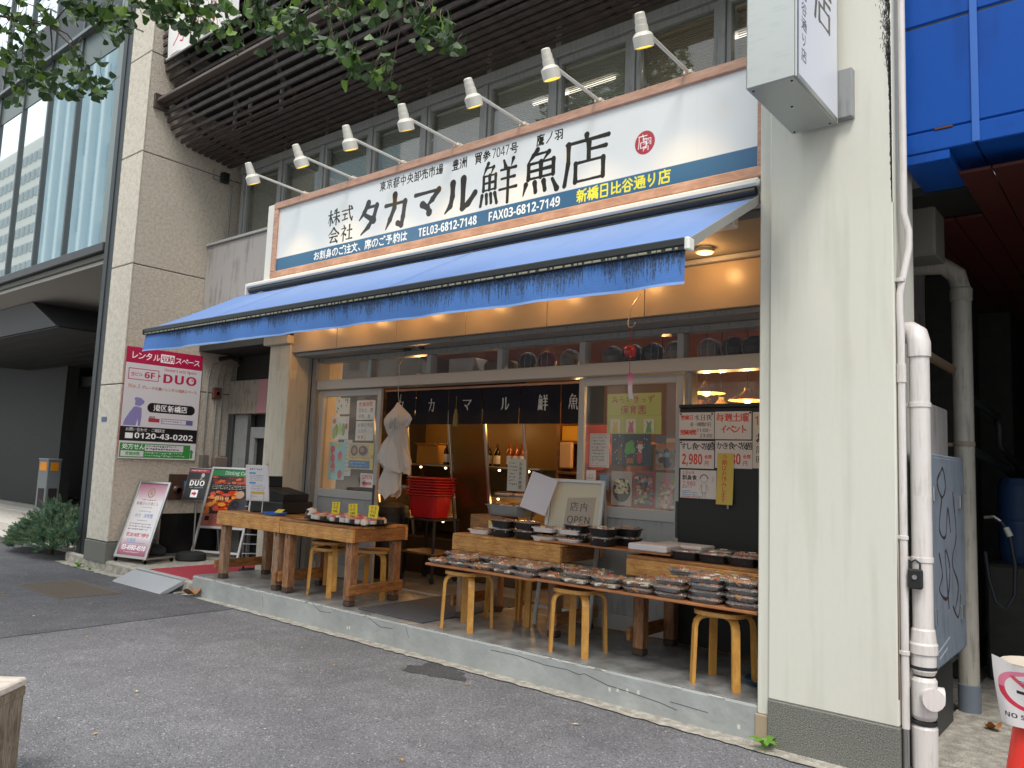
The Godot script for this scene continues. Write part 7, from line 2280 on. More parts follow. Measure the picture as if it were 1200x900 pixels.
	for i in 30:
		cv.disc(rng.randf_range(4, 126), rng.randf_range(66, 172), rng.randf_range(5, 16), [col("4a5258"), col("7a6a58"), col("a8a49a"), col("3a3a3a"), col("9a6a4a")][i % 5])
	cv.disc(62, 104, 15, col("7fa0b8"), 20)
	cv.rect(46, 110, 34, 50, col("2f3338"))
	paper("photo_poster", "photo poster of a shop front at the right of the navy poster", "poster", g, [-1.202, 1.652, 0.203, 0.27], z, cv)
	# dishes
	cv = canvas(130, 180, col("a39a94"))
	cv.disc(66, 100, 56, col("24221f"), 62)
	for i in 60:
		cv.disc(66 + rng.randf_range(-38, 38), 82 + rng.randf_range(-36, 34), rng.randf_range(5, 11), [col("cfc39a"), col("dcd2b4"), col("b0aa6a"), col("c4b48c")][i % 4], rng.randf_range(4, 8))
	paper("dish_photo", "photo of a pale dish in a black bowl on the right door", "poster", g, [-1.614, 1.354, 0.194, 0.278], z, cv)
	cv = canvas(130, 184, col("9a2c44"))
	cv.rect(7, 7, 116, 170, col("5a4a44"))
	for i in 80:
		cv.disc(rng.randf_range(14, 116), rng.randf_range(30, 168), rng.randf_range(6, 14), [col("b0484a"), col("c87a58"), col("7a9a5a"), col("4a7a9a"), col("c8a898"), col("2c2a2c"), col("94606a")][i % 7], rng.randf_range(5, 10))
	paper("dish_photo", "photo of mixed sashimi in a crimson border on the right door", "poster", g, [-1.403, 1.358, 0.197, 0.284], z, cv)
	cv = canvas(130, 184, col("8d9088"))
	for i in 60:
		cv.disc(rng.randf_range(26, 112), rng.randf_range(30, 174), rng.randf_range(6, 18), [col("b88a88"), col("c4a09a"), col("a8786f"), col("9aa05a"), col("c9bdb4")][i % 5], rng.randf_range(6, 16))
	cv.disc(66, 40, 16, col("b87a7a"), 36)
	paper("dish_photo", "photo of pink fish slices at the lower right of the right door", "poster", g, [-1.198, 1.355, 0.198, 0.283], z, cv)
	g = "small stickers on the right door"
	z = -1.1145
	cv = canvas(90, 116, col("d8d0cc"))
	cv.ring(44, 44, 22, 4, col("4a4a52"), 0.3, PI - 0.3)
	cv.disc(34, 36, 4, col("4a4a52"))
	cv.disc(56, 36, 4, col("4a4a52"))
	cv.disc(46, 92, 12, col("3f7ab0"))
	paper("smile_sticker", "white sticker with a smiling face at the left edge of the right door", "sticker", g, [-1.91, 1.432, 0.095, 0.122], z + 0.0, cv)
	for k in [[-1.319, "2f8fc4", "blue sticker, upper one, at the lower left of the right door"], [-1.24, "2f86bc", "blue sticker, lower one, at the lower left of the right door"]]:
		cv = canvas(90, 74, col(k[1]))
		fine_print(cv, 12, 22, 66, 2, 18, 12, col("bcdcec"))
		paper("payment_sticker", k[2], "sticker", g, [-1.907, -k[0], 0.088, 0.072], z, cv)
	cv = canvas(80, 78, col("c22a6c"))
	cv.poly(PackedVector2Array([Vector2(24, 40), Vector2(50, 26), Vector2(56, 34), Vector2(60, 52), Vector2(24, 54)]), col("e8d0dc"))
	paper("payment_sticker", "magenta sticker beside the lower blue one on the right door", "sticker", g, [-1.821, 1.245, 0.076, 0.075], z, cv)
	cv = canvas(90, 130, col("6f8ea8"))
	fine_print(cv, 10, 12, 70, 7, 16, 10, col("9cb4c8"))
	paper("blue_leaflet", "pale blue leaflet behind the glass beside the smile sticker", "notice", g, [-1.776, 1.396, 0.091, 0.13], z, cv)
	# hand written sheets on the black board
	g = "handwritten sheets on the black board"
	z = -1.0765
	var back := col("d6d1cc")
	var red := col("cf452e")
	var ink := col("1f1d1e")
	cv = canvas(290, 206, back)
	cv.jtext("営業日", 12, 22, 36, red, 0.13, 1.0)
	cv.jtext("水日夜", 128, 18, 44, ink, 0.1, 1.12, 1.0, true)
	cv.jtext("（会・時間の日）".replace("（", "").replace("）", ""), 90, 78, 32, ink, 0.09, 0.92, 1.0, true)
	cv.jtext("営業時間", 8, 136, 40, red, 0.13, 0.82)
	cv.text("11:00~", 150, 126, 26, ink, false, false, 1.0, 112)
	cv.text("23:00", 176, 168, 26, ink, false, false, 1.0, 100)
	paper("brush_notice", "handwritten sheet of opening days and hours, top left on the black board", "notice", g, [-0.930, 1.866, 0.291, 0.203], z, cv, 0.75, 0.0)
	cv = canvas(290, 208, back)
	cv.jtext("毎週土曜", 10, 14, 62, red, 0.13, 1.06, 1.0, true)
	cv.jtext("イベント", 44, 104, 56, red, 0.15, 1.0, 0.95, true)
	paper("brush_notice", "handwritten red sheet announcing Saturday events, top right on the black board", "notice", g, [-0.635, 1.867, 0.287, 0.208], z, cv)
	cv = canvas(290, 208, back)
	cv.jtext("すし食べ放題".replace("べ", "ベ"), 10, 14, 54, ink, 0.11, 0.9, 0.95, true)
	cv.text("2,980", 22, 100, 78, red, false, true, 1.0, 170)
	cv.jtext("円", 212, 150, 36, red, 0.12)
	cv.jtext("会席", 210, 104, 30, red, 0.12)
	paper("brush_notice", "handwritten sushi price sheet reading 2,980 on the black board", "notice", g, [-0.925, 1.643, 0.287, 0.209], z, cv)
	cv = canvas(290, 208, back)
	cv.jtext("かき食ベ放題", 10, 14, 54, ink, 0.11, 0.9, 0.95, true)
	cv.text("2,980", 22, 100, 78, red, false, true, 1.0, 180)
	cv.jtext("円", 220, 150, 36, red, 0.12)
	cv.jtext("会席", 218, 104, 30, red, 0.12)
	paper("brush_notice", "handwritten oyster price sheet behind the yellow strip on the black board", "notice", g, [-0.629, 1.651, 0.289, 0.206], z, cv)
	cv = canvas(296, 214, back)
	cv.jtext("土日水夜", 14, 10, 24, col("c24a58"), 0.1, 1.1)
	cv.jtext("刺身食", 16, 40, 38, ink, 0.12, 1.08)
	cv.text("2,980", 20, 88, 34, col("c2384a"), true, false, 1.0, 104)
	fine_print(cv, 16, 130, 90, 1, 14, 11, col("6a6a70"))
	cv.rect(14, 158, 70, 3, col("4a8ac8"))
	fine_print(cv, 14, 168, 150, 2, 18, 13, col("4a8ac8"))
	fine_print(cv, 14, 200, 170, 1, 14, 11, col("c2384a"))
	# pencil sketch of a standing child
	var pen := col("6a6c70")
	cv.ring(196, 66, 34, 3, pen, PI * 0.95, TAU * 1.02)
	cv.ring(196, 64, 30, 8, pen, PI, TAU)
	cv.ring(196, 70, 26, 2.5, pen, 0.1, PI - 0.1)
	cv.line(Vector2(176, 108), Vector2(160, 150), 3, 2, pen)
	cv.line(Vector2(216, 108), Vector2(236, 152), 3, 2, pen)
	cv.line(Vector2(180, 106), Vector2(176, 170), 3, 3, pen)
	cv.line(Vector2(212, 106), Vector2(216, 170), 3, 3, pen)
	cv.line(Vector2(176, 170), Vector2(216, 170), 3, 3, pen)
	cv.line(Vector2(188, 170), Vector2(186, 206), 4, 3, pen)
	cv.line(Vector2(206, 170), Vector2(208, 206), 4, 3, pen)
	cv.ring(252, 66, 20, 2.5, pen, -1.2, 1.2)
	paper("brush_notice", "white sheet with a pencil figure, lowest on the black board", "notice", g, [-0.909, 1.419, 0.296, 0.214], z, cv)
	cv = canvas(112, 400, col("d0cbbc"))
	cv.text("15", 16, 30, 62, red, false, false)
	cv.jtext("お", 20, 150, 72, ink, 0.1, 1.3, 1.0, true, true)
	cv.jtext("席時", 26, 240, 56, ink, 0.08, 1.2, 1.0, true, true)
	paper("brush_notice", "narrow handwritten sheet at the right edge of the black board", "notice", g, [-0.425, 1.759, 0.113, 0.411], z, cv)
	cv = canvas(128, 380, col("cdb65e"))
	cv.jtext("今期はお休みします", 38, 12, 38, col("c0482c"), 0.1, 1.04, 1.0, true, true)
	var ys := thing("yellow_strip", "yellow paper strip with red handwriting hanging over the black board", "notice", Vector3(-0.687, 1.468, -1.07), 0.0, g)
	var rows := []
	for i in 9:
		var r := []
		for j in 5:
			var v := i / 8.0
			r.append(Vector3((j / 4.0 - 0.5) * 0.129, (v - 0.5) * 0.38, 0.02 * (1.0 - v) * (1.0 - v) + 0.004 * sin(j * 1.4)))
		rows.append(r)
	part(ys, "sheet", bd().grid(rows).mesh(), print_mat(cv, 0.8))
	part(ys, "tape", bd().box(Vector3(0.02, -0.22, 0.012), Vector3(0.034, -0.18, 0.014)).mesh(), M.aluminium)
	for k in [[-1.06, 1.955], [-0.8, 1.955], [-0.5, 1.96], [-1.055, 1.735], [-0.795, 1.735]]:
		var pn := thing("push_pin", "small black pin holding the handwritten sheets to the board", "pin", Vector3(k[0], k[1], -1.0755), 0.0, "pins in the black board")
		part(pn, "head", bd().lathe([Vector2(0, 0.008), Vector2(0.006, 0.007), Vector2(0.007, 0.0)], 8).mesh(), M.black_gloss, Vector3.ZERO, Vector3(PI / 2, 0, 0))

# ---------------------------------------------------------------- small things about the shop front
func build_small_things() -> void:
	# stand with the open notice, between the tables
	var cv := canvas(220, 300, col("c6c0a8"))
	cv.poly(PackedVector2Array([Vector2(76, 52), Vector2(204, 44), Vector2(196, 214), Vector2(66, 220)]), col("a69b8c"))
	cv.jtext("店内", 92, 68, 36, col("3a3634"), 0.08, 1.2, 1.0, true)
	cv.text("OPEN", 84, 124, 28, col("3a3634"), false, false, 1.0, 100)
	cv.text("11:00~", 80, 172, 24, col("b8503c"), false, false, 1.0, 90)
	var s := thing("open_stand", "white framed stand with a cream sheet reading OPEN between the tables", "sign stand", Vector3(-1.97, 0.215, -0.95), 0.1)
	var lean := Vector3(-0.17, 0, 0)
	part(s, "sheet", sheet_mesh(0.46, 0.62, 0.003), print_mat(cv, 0.5), Vector3(0, 0.84, 0.0), lean)
	var b := bd()
	for x in [-0.25, 0.25]:
		b.box(Vector3(x - 0.016, -0.85, -0.014), Vector3(x + 0.016, 0.36, 0.012), 0.004)
	for y in [-0.36, 0.33, -0.72]:
		b.box(Vector3(-0.234, y, -0.013), Vector3(0.234, y + 0.03, 0.011), 0.004)
	part(s, "frame", b.mesh(), plain("bfc1c0", 0.35, 0.3), Vector3(0, 0.84, 0.0), lean)
	part(s, "backing", bd().box(Vector3(-0.233, -0.33, -0.012), Vector3(0.233, 0.33, -0.005)).mesh(), plain("c8c4b4", 0.7), Vector3(0, 0.84, 0.0), lean)
	for x in [-0.25, 0.25]:
		part(s, "rear_leg", bd().bar(Vector3(x, 1.15, -0.06), Vector3(x, 0.0, -0.26), 0.026, 0.018).mesh(), M.alu_pale)
	# sheets clipped to a stake
	var sk := thing("clipped_sheets", "white printed sheets tied to a thin stake behind the white trays", "sheets", Vector3(-2.32, 0.92, -0.86), 0.35)
	part(sk, "stake", bd().tube([Vector3(-0.02, 0.1, 0), Vector3(0.06, 0.55, -0.02)], 0.007, 6).mesh(), M.wire)
	part(sk, "sheet", sheet_mesh(0.24, 0.32, 0.004), plain("cfccd2", 0.8), Vector3(0.05, 0.36, 0.015), Vector3(-0.12, 0, -0.3))
	part(sk, "foot", bd().lathe([Vector2(0.05, 0), Vector2(0.052, 0.03), Vector2(0.03, 0.06), Vector2(0.012, 0.12), Vector2(0, 0.13)], 14).mesh(), M.white_paint)
	cv = canvas(120, 170, col("b9bcb4"))
	cv.jtext("お食事内時間" if G.has("事") else "お食身内時間", 74, 16, 22, col("4a4a48"), 0.09, 1.1, 1.0, false, true)
	fine_print(cv, 12, 20, 50, 7, 18, 12, col("6a6a66"))
	paper("hung_menu", "grey handwritten sheet hanging in front of the display case", "notice", "", [-2.83, 1.42, 0.22, 0.3], -1.25, cv, 0.7)
	# small carton and white bell on the table
	pbox(self, "small_carton", Vector3(-2.66, 0.921, -0.74), Vector3(-2.52, 1.03, -0.68), plain("cfcabc", 0.7), 0.004)
	tag(get_child(-1), "small white carton with a yellow top on the doorway table", "carton")
	part(get_child(-1), "top_band", bd().box(Vector3(-0.071, 0.02, -0.031), Vector3(0.071, 0.056, 0.0315), 0.003).mesh(), plain("d8b82c", 0.6))
	# plastic bags hanging at the doorway
	var hb := thing("hanging_bags", "bunch of white plastic bags hanging from a wire hook at the doorway", "plastic bags", Vector3(-4.15, 2.08, -0.92))
	part(hb, "wire", bd().tube([Vector3(-0.02, 0.62, -0.14), Vector3(-0.01, 0.4, 0), Vector3(0.0, 0.1, 0), Vector3(0.03, 0.02, 0.01), Vector3(0.05, 0.06, 0.01), Vector3(0.04, 0.1, 0.0)], 0.004, 5).mesh(), M.steel)
	var folds := [
		[0.0, 0.02, 0.34, 0.0, "d2cbc4", [0.01, 0.05, 0.1, 0.15, 0.18, 0.17, 0.13, 0.09, 0.06]],
		[0.05, -0.14, 0.52, 2.2, "bcb4ac", [0.02, 0.07, 0.11, 0.13, 0.14, 0.14, 0.15, 0.15, 0.14]],
		[0.0, -0.2, 0.44, 1.3, "c9c2bc", [0.02, 0.06, 0.1, 0.13, 0.16, 0.18, 0.2, 0.21, 0.2]],
		[-0.03, -0.54, 0.36, 0.7, "c4bcb4", [0.09, 0.11, 0.12, 0.12, 0.125, 0.13, 0.135, 0.14, 0.14]]]
	for k in folds:
		var rings := []
		for i in 17:
			var t := i / 16.0
			var w := lerpf(k[5][int(t * 8.0)], k[5][mini(int(t * 8.0) + 1, 8)], t * 8.0 - int(t * 8.0))
			var ring := []
			for j in 28:
				var a := TAU * j / 28.0
				var f := 1.0 + (0.10 * sin(a * 6.0 + k[3] * 3.0 + t * 3.0) + 0.09 * sin(a * 11.0 + t * 4.0 + k[3])) * (0.4 + t)
				ring.append(Vector3(k[0] + cos(a) * w * f + 0.02 * sin(t * 5.0 + k[3]), k[1] - t * k[2] + 0.05 * sin(a * 2.0 + k[3] * 2.0) * t * t + 0.015 * sin(a * 7.0) * t, sin(a) * w * 0.45 * f))
			ring.append(ring[0])
			rings.append(ring)
		var m := plain(k[4], 0.55)
		m.backlight_enabled = true
		m.backlight = Color("8a847c")
		part(hb, "bag", bd().grid(rings).mesh(), m)
	var pr := bd()
	for st in strokes_of("鮮"):
		for i in st.size() - 1:
			pr.bar(Vector3(-0.03 + st[i].x * 0.0011, -0.14 - st[i].y * 0.0012, 0.075), Vector3(-0.03 + st[i + 1].x * 0.0011, -0.14 - st[i + 1].y * 0.0012, 0.075), 0.004, 0.002)
	part(hb, "printed_mark", pr.mesh(), plain("8a857e", 0.8))
	# tassel beside it
	var ts := thing("tassel", "olive tassel hanging in front of the dark curtain", "tassel", Vector3(-3.55, 1.87, -1.15))
	part(ts, "cord", bd().tube([Vector3(0, 0.3, 0), Vector3(0, 0.16, 0)], 0.004, 5).mesh(), plain("6a5a30", 0.9))
	part(ts, "tuft", bd().lathe([Vector2(0.028, 0), Vector2(0.024, 0.1), Vector2(0.014, 0.15), Vector2(0.012, 0.17), Vector2(0, 0.175)], 10).mesh(), plain("7a7040", 0.95))
	# glass wind chime on a hook
	var wc := thing("wind_chime", "red glass wind chime with a pink paper strip under the fascia", "wind chime", Vector3(-1.27, 2.4, -0.62))
	part(wc, "hook", bd().tube([Vector3(0.03, 0.46, -0.1), Vector3(0.0, 0.36, -0.03), Vector3(-0.015, 0.22, 0), Vector3(-0.01, 0.19, 0), Vector3(0.02, 0.185, 0), Vector3(0.045, 0.2, 0), Vector3(0.055, 0.225, 0)], 0.005, 6).mesh(), M.steel)
	part(wc, "string", bd().tube([Vector3(0.01, 0.19, 0), Vector3(0.01, -0.16, 0)], 0.0025, 4).mesh(), plain("b02a3c", 0.8))
	var gm := glass(0.7, "a8242e")
	part(wc, "bell", bd().lathe([Vector2(0.03, -0.042), Vector2(0.046, -0.02), Vector2(0.05, 0.005), Vector2(0.04, 0.03), Vector2(0.018, 0.044), Vector2(0, 0.046)], 18, Vector3(0.01, 0, 0)).mesh(), gm)
	cv = canvas(32, 128, col("e6dcdf"))
	for i in 70:
		cv.rect(0, i, 32, 1, col("dd4f86").lerp(col("e6dcdf"), i / 70.0))
	var rows := []
	for i in 9:
		var v := i / 8.0
		rows.append([Vector3(-0.008 + 0.02 * (1.0 - v), -0.36 + v * 0.2, 0.01 * sin(v * 5.0)), Vector3(0.03 + 0.02 * (1.0 - v), -0.365 + v * 0.205, 0.01 * sin(v * 5.0))])
	part(wc, "paper_strip", bd().grid(rows).mesh(), print_mat(cv, 0.8))
	# till on the left table
	var ti := thing("cash_till", "black cash till on the left end of the wooden tables", "till", Vector3(-5.46, 0.914, -0.53), 0.15)
	part(ti, "drawer", bd().box(Vector3(-0.24, 0, -0.22), Vector3(0.24, 0.12, 0.22), 0.01).mesh(), M.black)
	part(ti, "body", bd().prism(PackedVector2Array([Vector2(-0.23, 0.122), Vector2(0.2, 0.122), Vector2(0.21, 0.2), Vector2(-0.1, 0.26), Vector2(-0.22, 0.26)]), -0.18, 0.18).mesh(), M.black)
	part(ti, "screen", bd().box(Vector3(-0.1, -0.06, -0.01), Vector3(0.1, 0.06, 0.01), 0.006).mesh(), M.black_gloss, Vector3(-0.16, 0.32, 0), Vector3(-0.3, 0.9, 0))
	cv = canvas(200, 290, col("dcdce2"))
	fine_print(cv, 30, 24, 140, 1, 14, 16, col("6a6a72"))
	cv.rect(24, 56, 60, 14, col("5a9ad0"))
	fine_print(cv, 30, 78, 130, 4, 14, 10, col("8a8a92"))
	cv.rect(24, 138, 60, 14, col("5a9ad0"))
	fine_print(cv, 40, 160, 130, 4, 14, 10, col("8a8a92"))
	cv.rect(36, 218, 130, 22, col("d8b048"))
	fine_print(cv, 30, 254, 90, 1, 14, 10, col("c87a78"))
	var mh := thing("price_holder", "white price sheet clipped on a small metal stand before the till", "price sheet", Vector3(-5.42, 0.914, -0.19), 0.5)
	part(mh, "sheet", sheet_mesh(0.24, 0.36, 0.004), print_mat(cv, 0.6), Vector3(0, 0.31, 0), Vector3(0.16, 0, 0))
	part(mh, "backing", bd().box(Vector3(-0.135, -0.19, -0.012), Vector3(0.125, 0.185, -0.006), 0.002).mesh(), M.tray_white, Vector3(0, 0.31, 0), Vector3(0.16, 0, 0))
	for x in [-0.1, 0.0, 0.1]:
		part(mh, "clip", bd().box(Vector3(x - 0.012, 0.47, -0.012), Vector3(x + 0.012, 0.5, 0.01), 0.003).tube([Vector3(x - 0.008, 0.5, 0), Vector3(x, 0.52, -0.004), Vector3(x + 0.008, 0.5, 0)], 0.002, 4).mesh(), plain("7a6a4a", 0.4, 0.6))
	for x in [-0.07, 0.07]:
		part(mh, "leg", bd().tube([Vector3(x, 0.003, 0.06), Vector3(x, 0.01, 0.0), Vector3(x, 0.2, -0.014)], 0.004, 5).mesh(), M.steel)
	var pl := thing("blue_plate", "blue plastic plate with a yellow card on the left table", "plate", Vector3(-5.12, 0.914, -0.22))
	part(pl, "plate", tray_shape(0.12, 0.08, 0.028, 0.008), plain("2f6fc4", 0.35))
	part(pl, "card", sheet_mesh(0.09, 0.06, 0.001), plain("d8c030", 0.7), Vector3(0.05, 0.045, -0.02), Vector3(-1.0, 0.2, 0))
	# dark mat at the doorway
	var mt := part(self, "door_mat", bd().box(Vector3(-0.4, 0, -0.75), Vector3(0.4, 0.01, 0.75), 0.004).mesh(), M.mat_grey, Vector3(-3.22, 0.213, -0.85))
	tag(mt, "dark grey mat on the step before the open doorway", "mat")
	# black chair or bin inside the left doorway
	var bc := thing("black_bin", "rounded black bin behind the sushi table inside the doorway", "bin", Vector3(-4.95, 0.215, -1.6))
	part(bc, "body", bd().lathe([Vector2(0, 0), Vector2(0.2, 0), Vector2(0.22, 0.1), Vector2(0.24, 0.72), Vector2(0.22, 0.78), Vector2(0.12, 0.82), Vector2(0, 0.83)], 20).mesh(), M.black)
	# framed menu on inner wall (warm)
	var dish := thing("dish_on_floor", "dark blue dish on the step beside the right pillar", "dish", Vector3(-0.12, 0.213, -0.42))
	part(dish, "bowl", bd().lathe([Vector2(0, 0.0), Vector2(0.08, 0.0), Vector2(0.13, 0.04), Vector2(0.125, 0.042), Vector2(0.075, 0.008), Vector2(0, 0.006)], 20).mesh(), plain("1f4a5c", 0.3))
	# timber planter corner near the camera
	var tb := thing("timber_block", "weathered grey timber block at the bottom left corner", "timber block", Vector3(-2.27, 0.0, 3.2), 0.72)
	part(tb, "block", bd().box(Vector3(-0.15, 0, -0.15), Vector3(0.15, 0.41, 0.15), 0.008).mesh(), M.grey_timber)
	part(tb, "cap", bd().box(Vector3(-0.154, 0.412, -0.154), Vector3(0.154, 0.45, 0.154), 0.008).mesh(), M.timber_top)
	part(tb, "band", bd().box(Vector3(-0.153, 0.37, -0.153), Vector3(0.153, 0.411, 0.153), 0.004).mesh(), M.grey_timber)

# ---------------------------------------------------------------- plants and litter
func ginkgo_leaf(sd: int) -> ArrayMesh:
	# a fan on a stalk, notched in the middle, gently cupped
	var r := RandomNumberGenerator.new()
	r.seed = sd
	var b := bd()
	var n := 10
	var tip := Vector3(0, -0.012, 0)
	var rim := []
	for i in n + 1:
		var t := float(i) / n
		var a := lerpf(-1.15, 1.15, t)
		var notch := 1.0 - 0.32 * exp(-pow((t - 0.5) / 0.06, 2.0)) + r.randf_range(-0.06, 0.06)
		var l := 0.042 * notch * (1.0 - 0.12 * absf(a))
		rim.append(Vector3(sin(a) * l, -cos(a) * l - 0.012, 0.012 * cos(a * 2.6) + r.randf_range(-0.003, 0.003)))
	for i in n:
		b.tri(tip, rim[i], rim[i + 1])
	b.tube([Vector3(0, 0.03, -0.006), Vector3(0.002, 0.008, 0.0), tip], 0.0011, 4, false)
	return b.mesh()

func build_plants() -> void:
	# street tree: trunk at the kerb out of frame, limbs reaching over the pavement
	var tr := thing("ginkgo_tree", "ginkgo tree with green fan leaves hanging in at the top left", "tree")
	var base := Vector3(-5.6, 0.0, 4.6)
	part(tr, "trunk", bd().tube([base, base + Vector3(0.02, 1.0, 0), base + Vector3(-0.03, 2.6, 0.05), base + Vector3(0.05, 4.5, -0.05), base + Vector3(0.0, 7.5, 0.0), base + Vector3(0.1, 11, 0.1)], [0.22, 0.17, 0.15, 0.13, 0.1, 0.03], 12).mesh(), M.bark)
	var hang := [Vector3(-4.12, 4.38, 2.98), Vector3(-3.56, 4.18, 2.75), Vector3(-3.07, 4.42, 2.51), Vector3(-2.56, 4.40, 2.22), Vector3(-1.88, 4.28, 1.90), Vector3(-1.42, 4.23, 1.64)]
	var hub := base + Vector3(0.02, 4.0, -0.05)
	var limbs := bd()
	var ends := []
	for h in hang:
		var e: Vector3 = h
		var mid := hub.lerp(e, 0.55) + Vector3(0, 0.25, 0)
		limbs.tube([hub, hub.lerp(mid, 0.5) + Vector3(0, 0.12, 0), mid, mid.lerp(e, 0.6), e], [0.05, 0.035, 0.02, 0.01, 0.004], 6)
		ends.append(e)
	part(tr, "limb", limbs.mesh(), M.bark)
	var shp := []
	for i in 5:
		shp.append(ginkgo_leaf(100 + i))
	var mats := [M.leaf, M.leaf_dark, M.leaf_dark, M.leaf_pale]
	# sprays of leaves: centre, breadth, drop, number of leaves
	var clumps := [[Vector3(-3.82, 4.00, 2.81), 0.23, 0.22, 44], [Vector3(-3.72, 4.20, 2.89), 0.16, 0.14, 26], [Vector3(-3.78, 3.92, 2.64), 0.19, 0.06, 16], [Vector3(-3.52, 3.94, 2.56), 0.12, 0.12, 18], [Vector3(-3.30, 4.23, 2.67), 0.18, 0.07, 24], [Vector3(-3.16, 4.20, 2.55), 0.13, 0.09, 16], [Vector3(-3.56, 4.24, 2.76), 0.07, 0.05, 5], [Vector3(-3.37, 3.82, 2.54), 0.03, 0.03, 3], [Vector3(-2.71, 4.22, 2.32), 0.23, 0.06, 30], [Vector3(-2.81, 4.19, 2.40), 0.12, 0.07, 12], [Vector3(-2.50, 4.05, 2.25), 0.06, 0.06, 8], [Vector3(-2.41, 4.00, 2.16), 0.07, 0.05, 6], [Vector3(-2.68, 4.08, 2.27), 0.05, 0.05, 4], [Vector3(-2.24, 4.16, 2.05), 0.20, 0.07, 30], [Vector3(-2.02, 4.03, 1.98), 0.11, 0.06, 16], [Vector3(-1.85, 3.89, 1.83), 0.07, 0.05, 9], [Vector3(-1.77, 3.84, 1.75), 0.07, 0.06, 12], [Vector3(-1.64, 3.92, 1.65), 0.05, 0.04, 5], [Vector3(-1.66, 3.79, 1.66), 0.03, 0.03, 3], [Vector3(-1.60, 3.71, 1.59), 0.03, 0.03, 3], [Vector3(-1.73, 4.16, 1.76), 0.17, 0.04, 12], [Vector3(-1.46, 4.09, 1.66), 0.10, 0.05, 10], [Vector3(-1.32, 3.99, 1.52), 0.08, 0.06, 14], [Vector3(-1.26, 3.94, 1.47), 0.06, 0.03, 7], [Vector3(-1.38, 3.95, 1.58), 0.04, 0.04, 4], [Vector3(-1.82, 4.18, 1.84), 0.15, 0.03, 8], [Vector3(-2.28, 4.09, 2.08), 0.07, 0.06, 8], [Vector3(-2.93, 4.24, 2.50), 0.16, 0.04, 10]]
	var count := 0
	var rest := []
	for c in clumps:
		var anchor := (c[0] as Vector3) + Vector3(0, c[2], 0)
		var near: Vector3 = ends[0]
		for e in ends:
			if e.distance_to(anchor) < near.distance_to(anchor):
				near = e
		part(tr, "twig", bd().tube([near, near.lerp(anchor, 0.5) + Vector3(0, 0.04, 0), anchor, c[0]], [0.006, 0.004, 0.003, 0.0015], 5).mesh(), M.bark)
		for i in int(c[3] * 1.7):
			var p: Vector3 = c[0] + Vector3(0, 0.035, 0) + Vector3(0.8, 0, -0.6) * rng.randfn(0, 0.55) * c[1] + Vector3(0, rng.randfn(0, 0.5) * c[2], 0) + Vector3(0.6, 0, 0.8) * rng.randf_range(-0.16, 0.16)
			var turn := Basis.from_euler(Vector3(rng.randf_range(-0.7, 0.7), rng.randf_range(-PI, PI), rng.randf_range(-0.6, 0.6))).scaled(Vector3.ONE * rng.randf_range(1.0, 1.7))
			if i < c[3] * 0.7:
				var lf := part(tr, "leaf", shp[rng.randi() % 5], mats[rng.randi() % 4], p)
				lf.transform = Transform3D(turn, p)
				count += 1
			else:
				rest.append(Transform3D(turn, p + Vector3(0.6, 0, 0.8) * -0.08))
	var sp := MultiMesh.new()
	sp.transform_format = MultiMesh.TRANSFORM_3D
	sp.mesh = shp[2]
	sp.instance_count = rest.size()
	for i in rest.size():
		sp.set_instance_transform(i, rest[i])
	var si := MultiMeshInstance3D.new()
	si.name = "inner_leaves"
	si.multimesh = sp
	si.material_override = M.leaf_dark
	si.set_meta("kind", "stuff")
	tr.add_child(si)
	# the crown above the frame, as one mass of leaves
	var mm := MultiMesh.new()
	mm.transform_format = MultiMesh.TRANSFORM_3D
	mm.mesh = shp[0]
	mm.instance_count = 9000
	for i in 9000:
		var a := rng.randf_range(0, TAU)
		var rr := sqrt(rng.randf()) * 2.2
		var y := rng.randf_range(5.4, 10.5)
		rr *= 1.0 - 0.6 * (y - 5.4) / 5.1
		var bs := Basis.from_euler(Vector3(rng.randf_range(-1, 1), rng.randf_range(-PI, PI), rng.randf_range(-1, 1))).scaled(Vector3.ONE * rng.randf_range(1.3, 2.0))
		mm.set_instance_transform(i, Transform3D(bs, base + Vector3(cos(a) * rr, y, sin(a) * rr)))
	var mi := MultiMeshInstance3D.new()
	mi.name = "crown"
	mi.multimesh = mm
	mi.material_override = M.leaf
	mi.set_meta("kind", "stuff")
	tr.add_child(mi)
	# juniper hedge by the neighbour's entrance
	var hd := thing("juniper_bush", "spreading blue green juniper bush by the pavement on the left", "bush", Vector3(-10.35, 0.0, -0.15))
	part(hd, "stem", bd().tube([Vector3(0, 0, 0), Vector3(0.1, 0.25, 0.05), Vector3(0.35, 0.45, 0)], [0.04, 0.03, 0.01], 6).tube([Vector3(0, 0.05, 0), Vector3(-0.3, 0.2, 0.1), Vector3(-0.7, 0.3, 0.1)], [0.03, 0.02, 0.01], 6).mesh(), M.bark)
	var fb := bd()
	var greens := [Color(0.08, 0.16, 0.09), Color(0.11, 0.2, 0.12), Color(0.06, 0.125, 0.065), Color(0.14, 0.235, 0.145), Color(0.15, 0.21, 0.1)]
	for s in 1500:
		var a := rng.randf_range(0, TAU)
		var q := sqrt(rng.randf())
		var px := cos(a) * q * 1.02
		var pz := sin(a) * q * 0.42
		var top := (0.78 - 0.27 * clampf(0.5 - px, 0.0, 1.6)) * (1.0 - 0.55 * q * q) + 0.06 * sin(px * 7.0 + pz * 5.0)
		var root := Vector3(px, maxf(0.05, top * rng.randf_range(0.35, 1.0)), pz)
		var dir := Vector3(px * 0.9 + rng.randf_range(-0.5, 0.5), rng.randf_range(0.25, 0.9), pz * 1.3 + rng.randf_range(-0.4, 0.6)).normalized()
		fb.paint(greens[rng.randi() % 5])
		var l := rng.randf_range(0.09, 0.19)
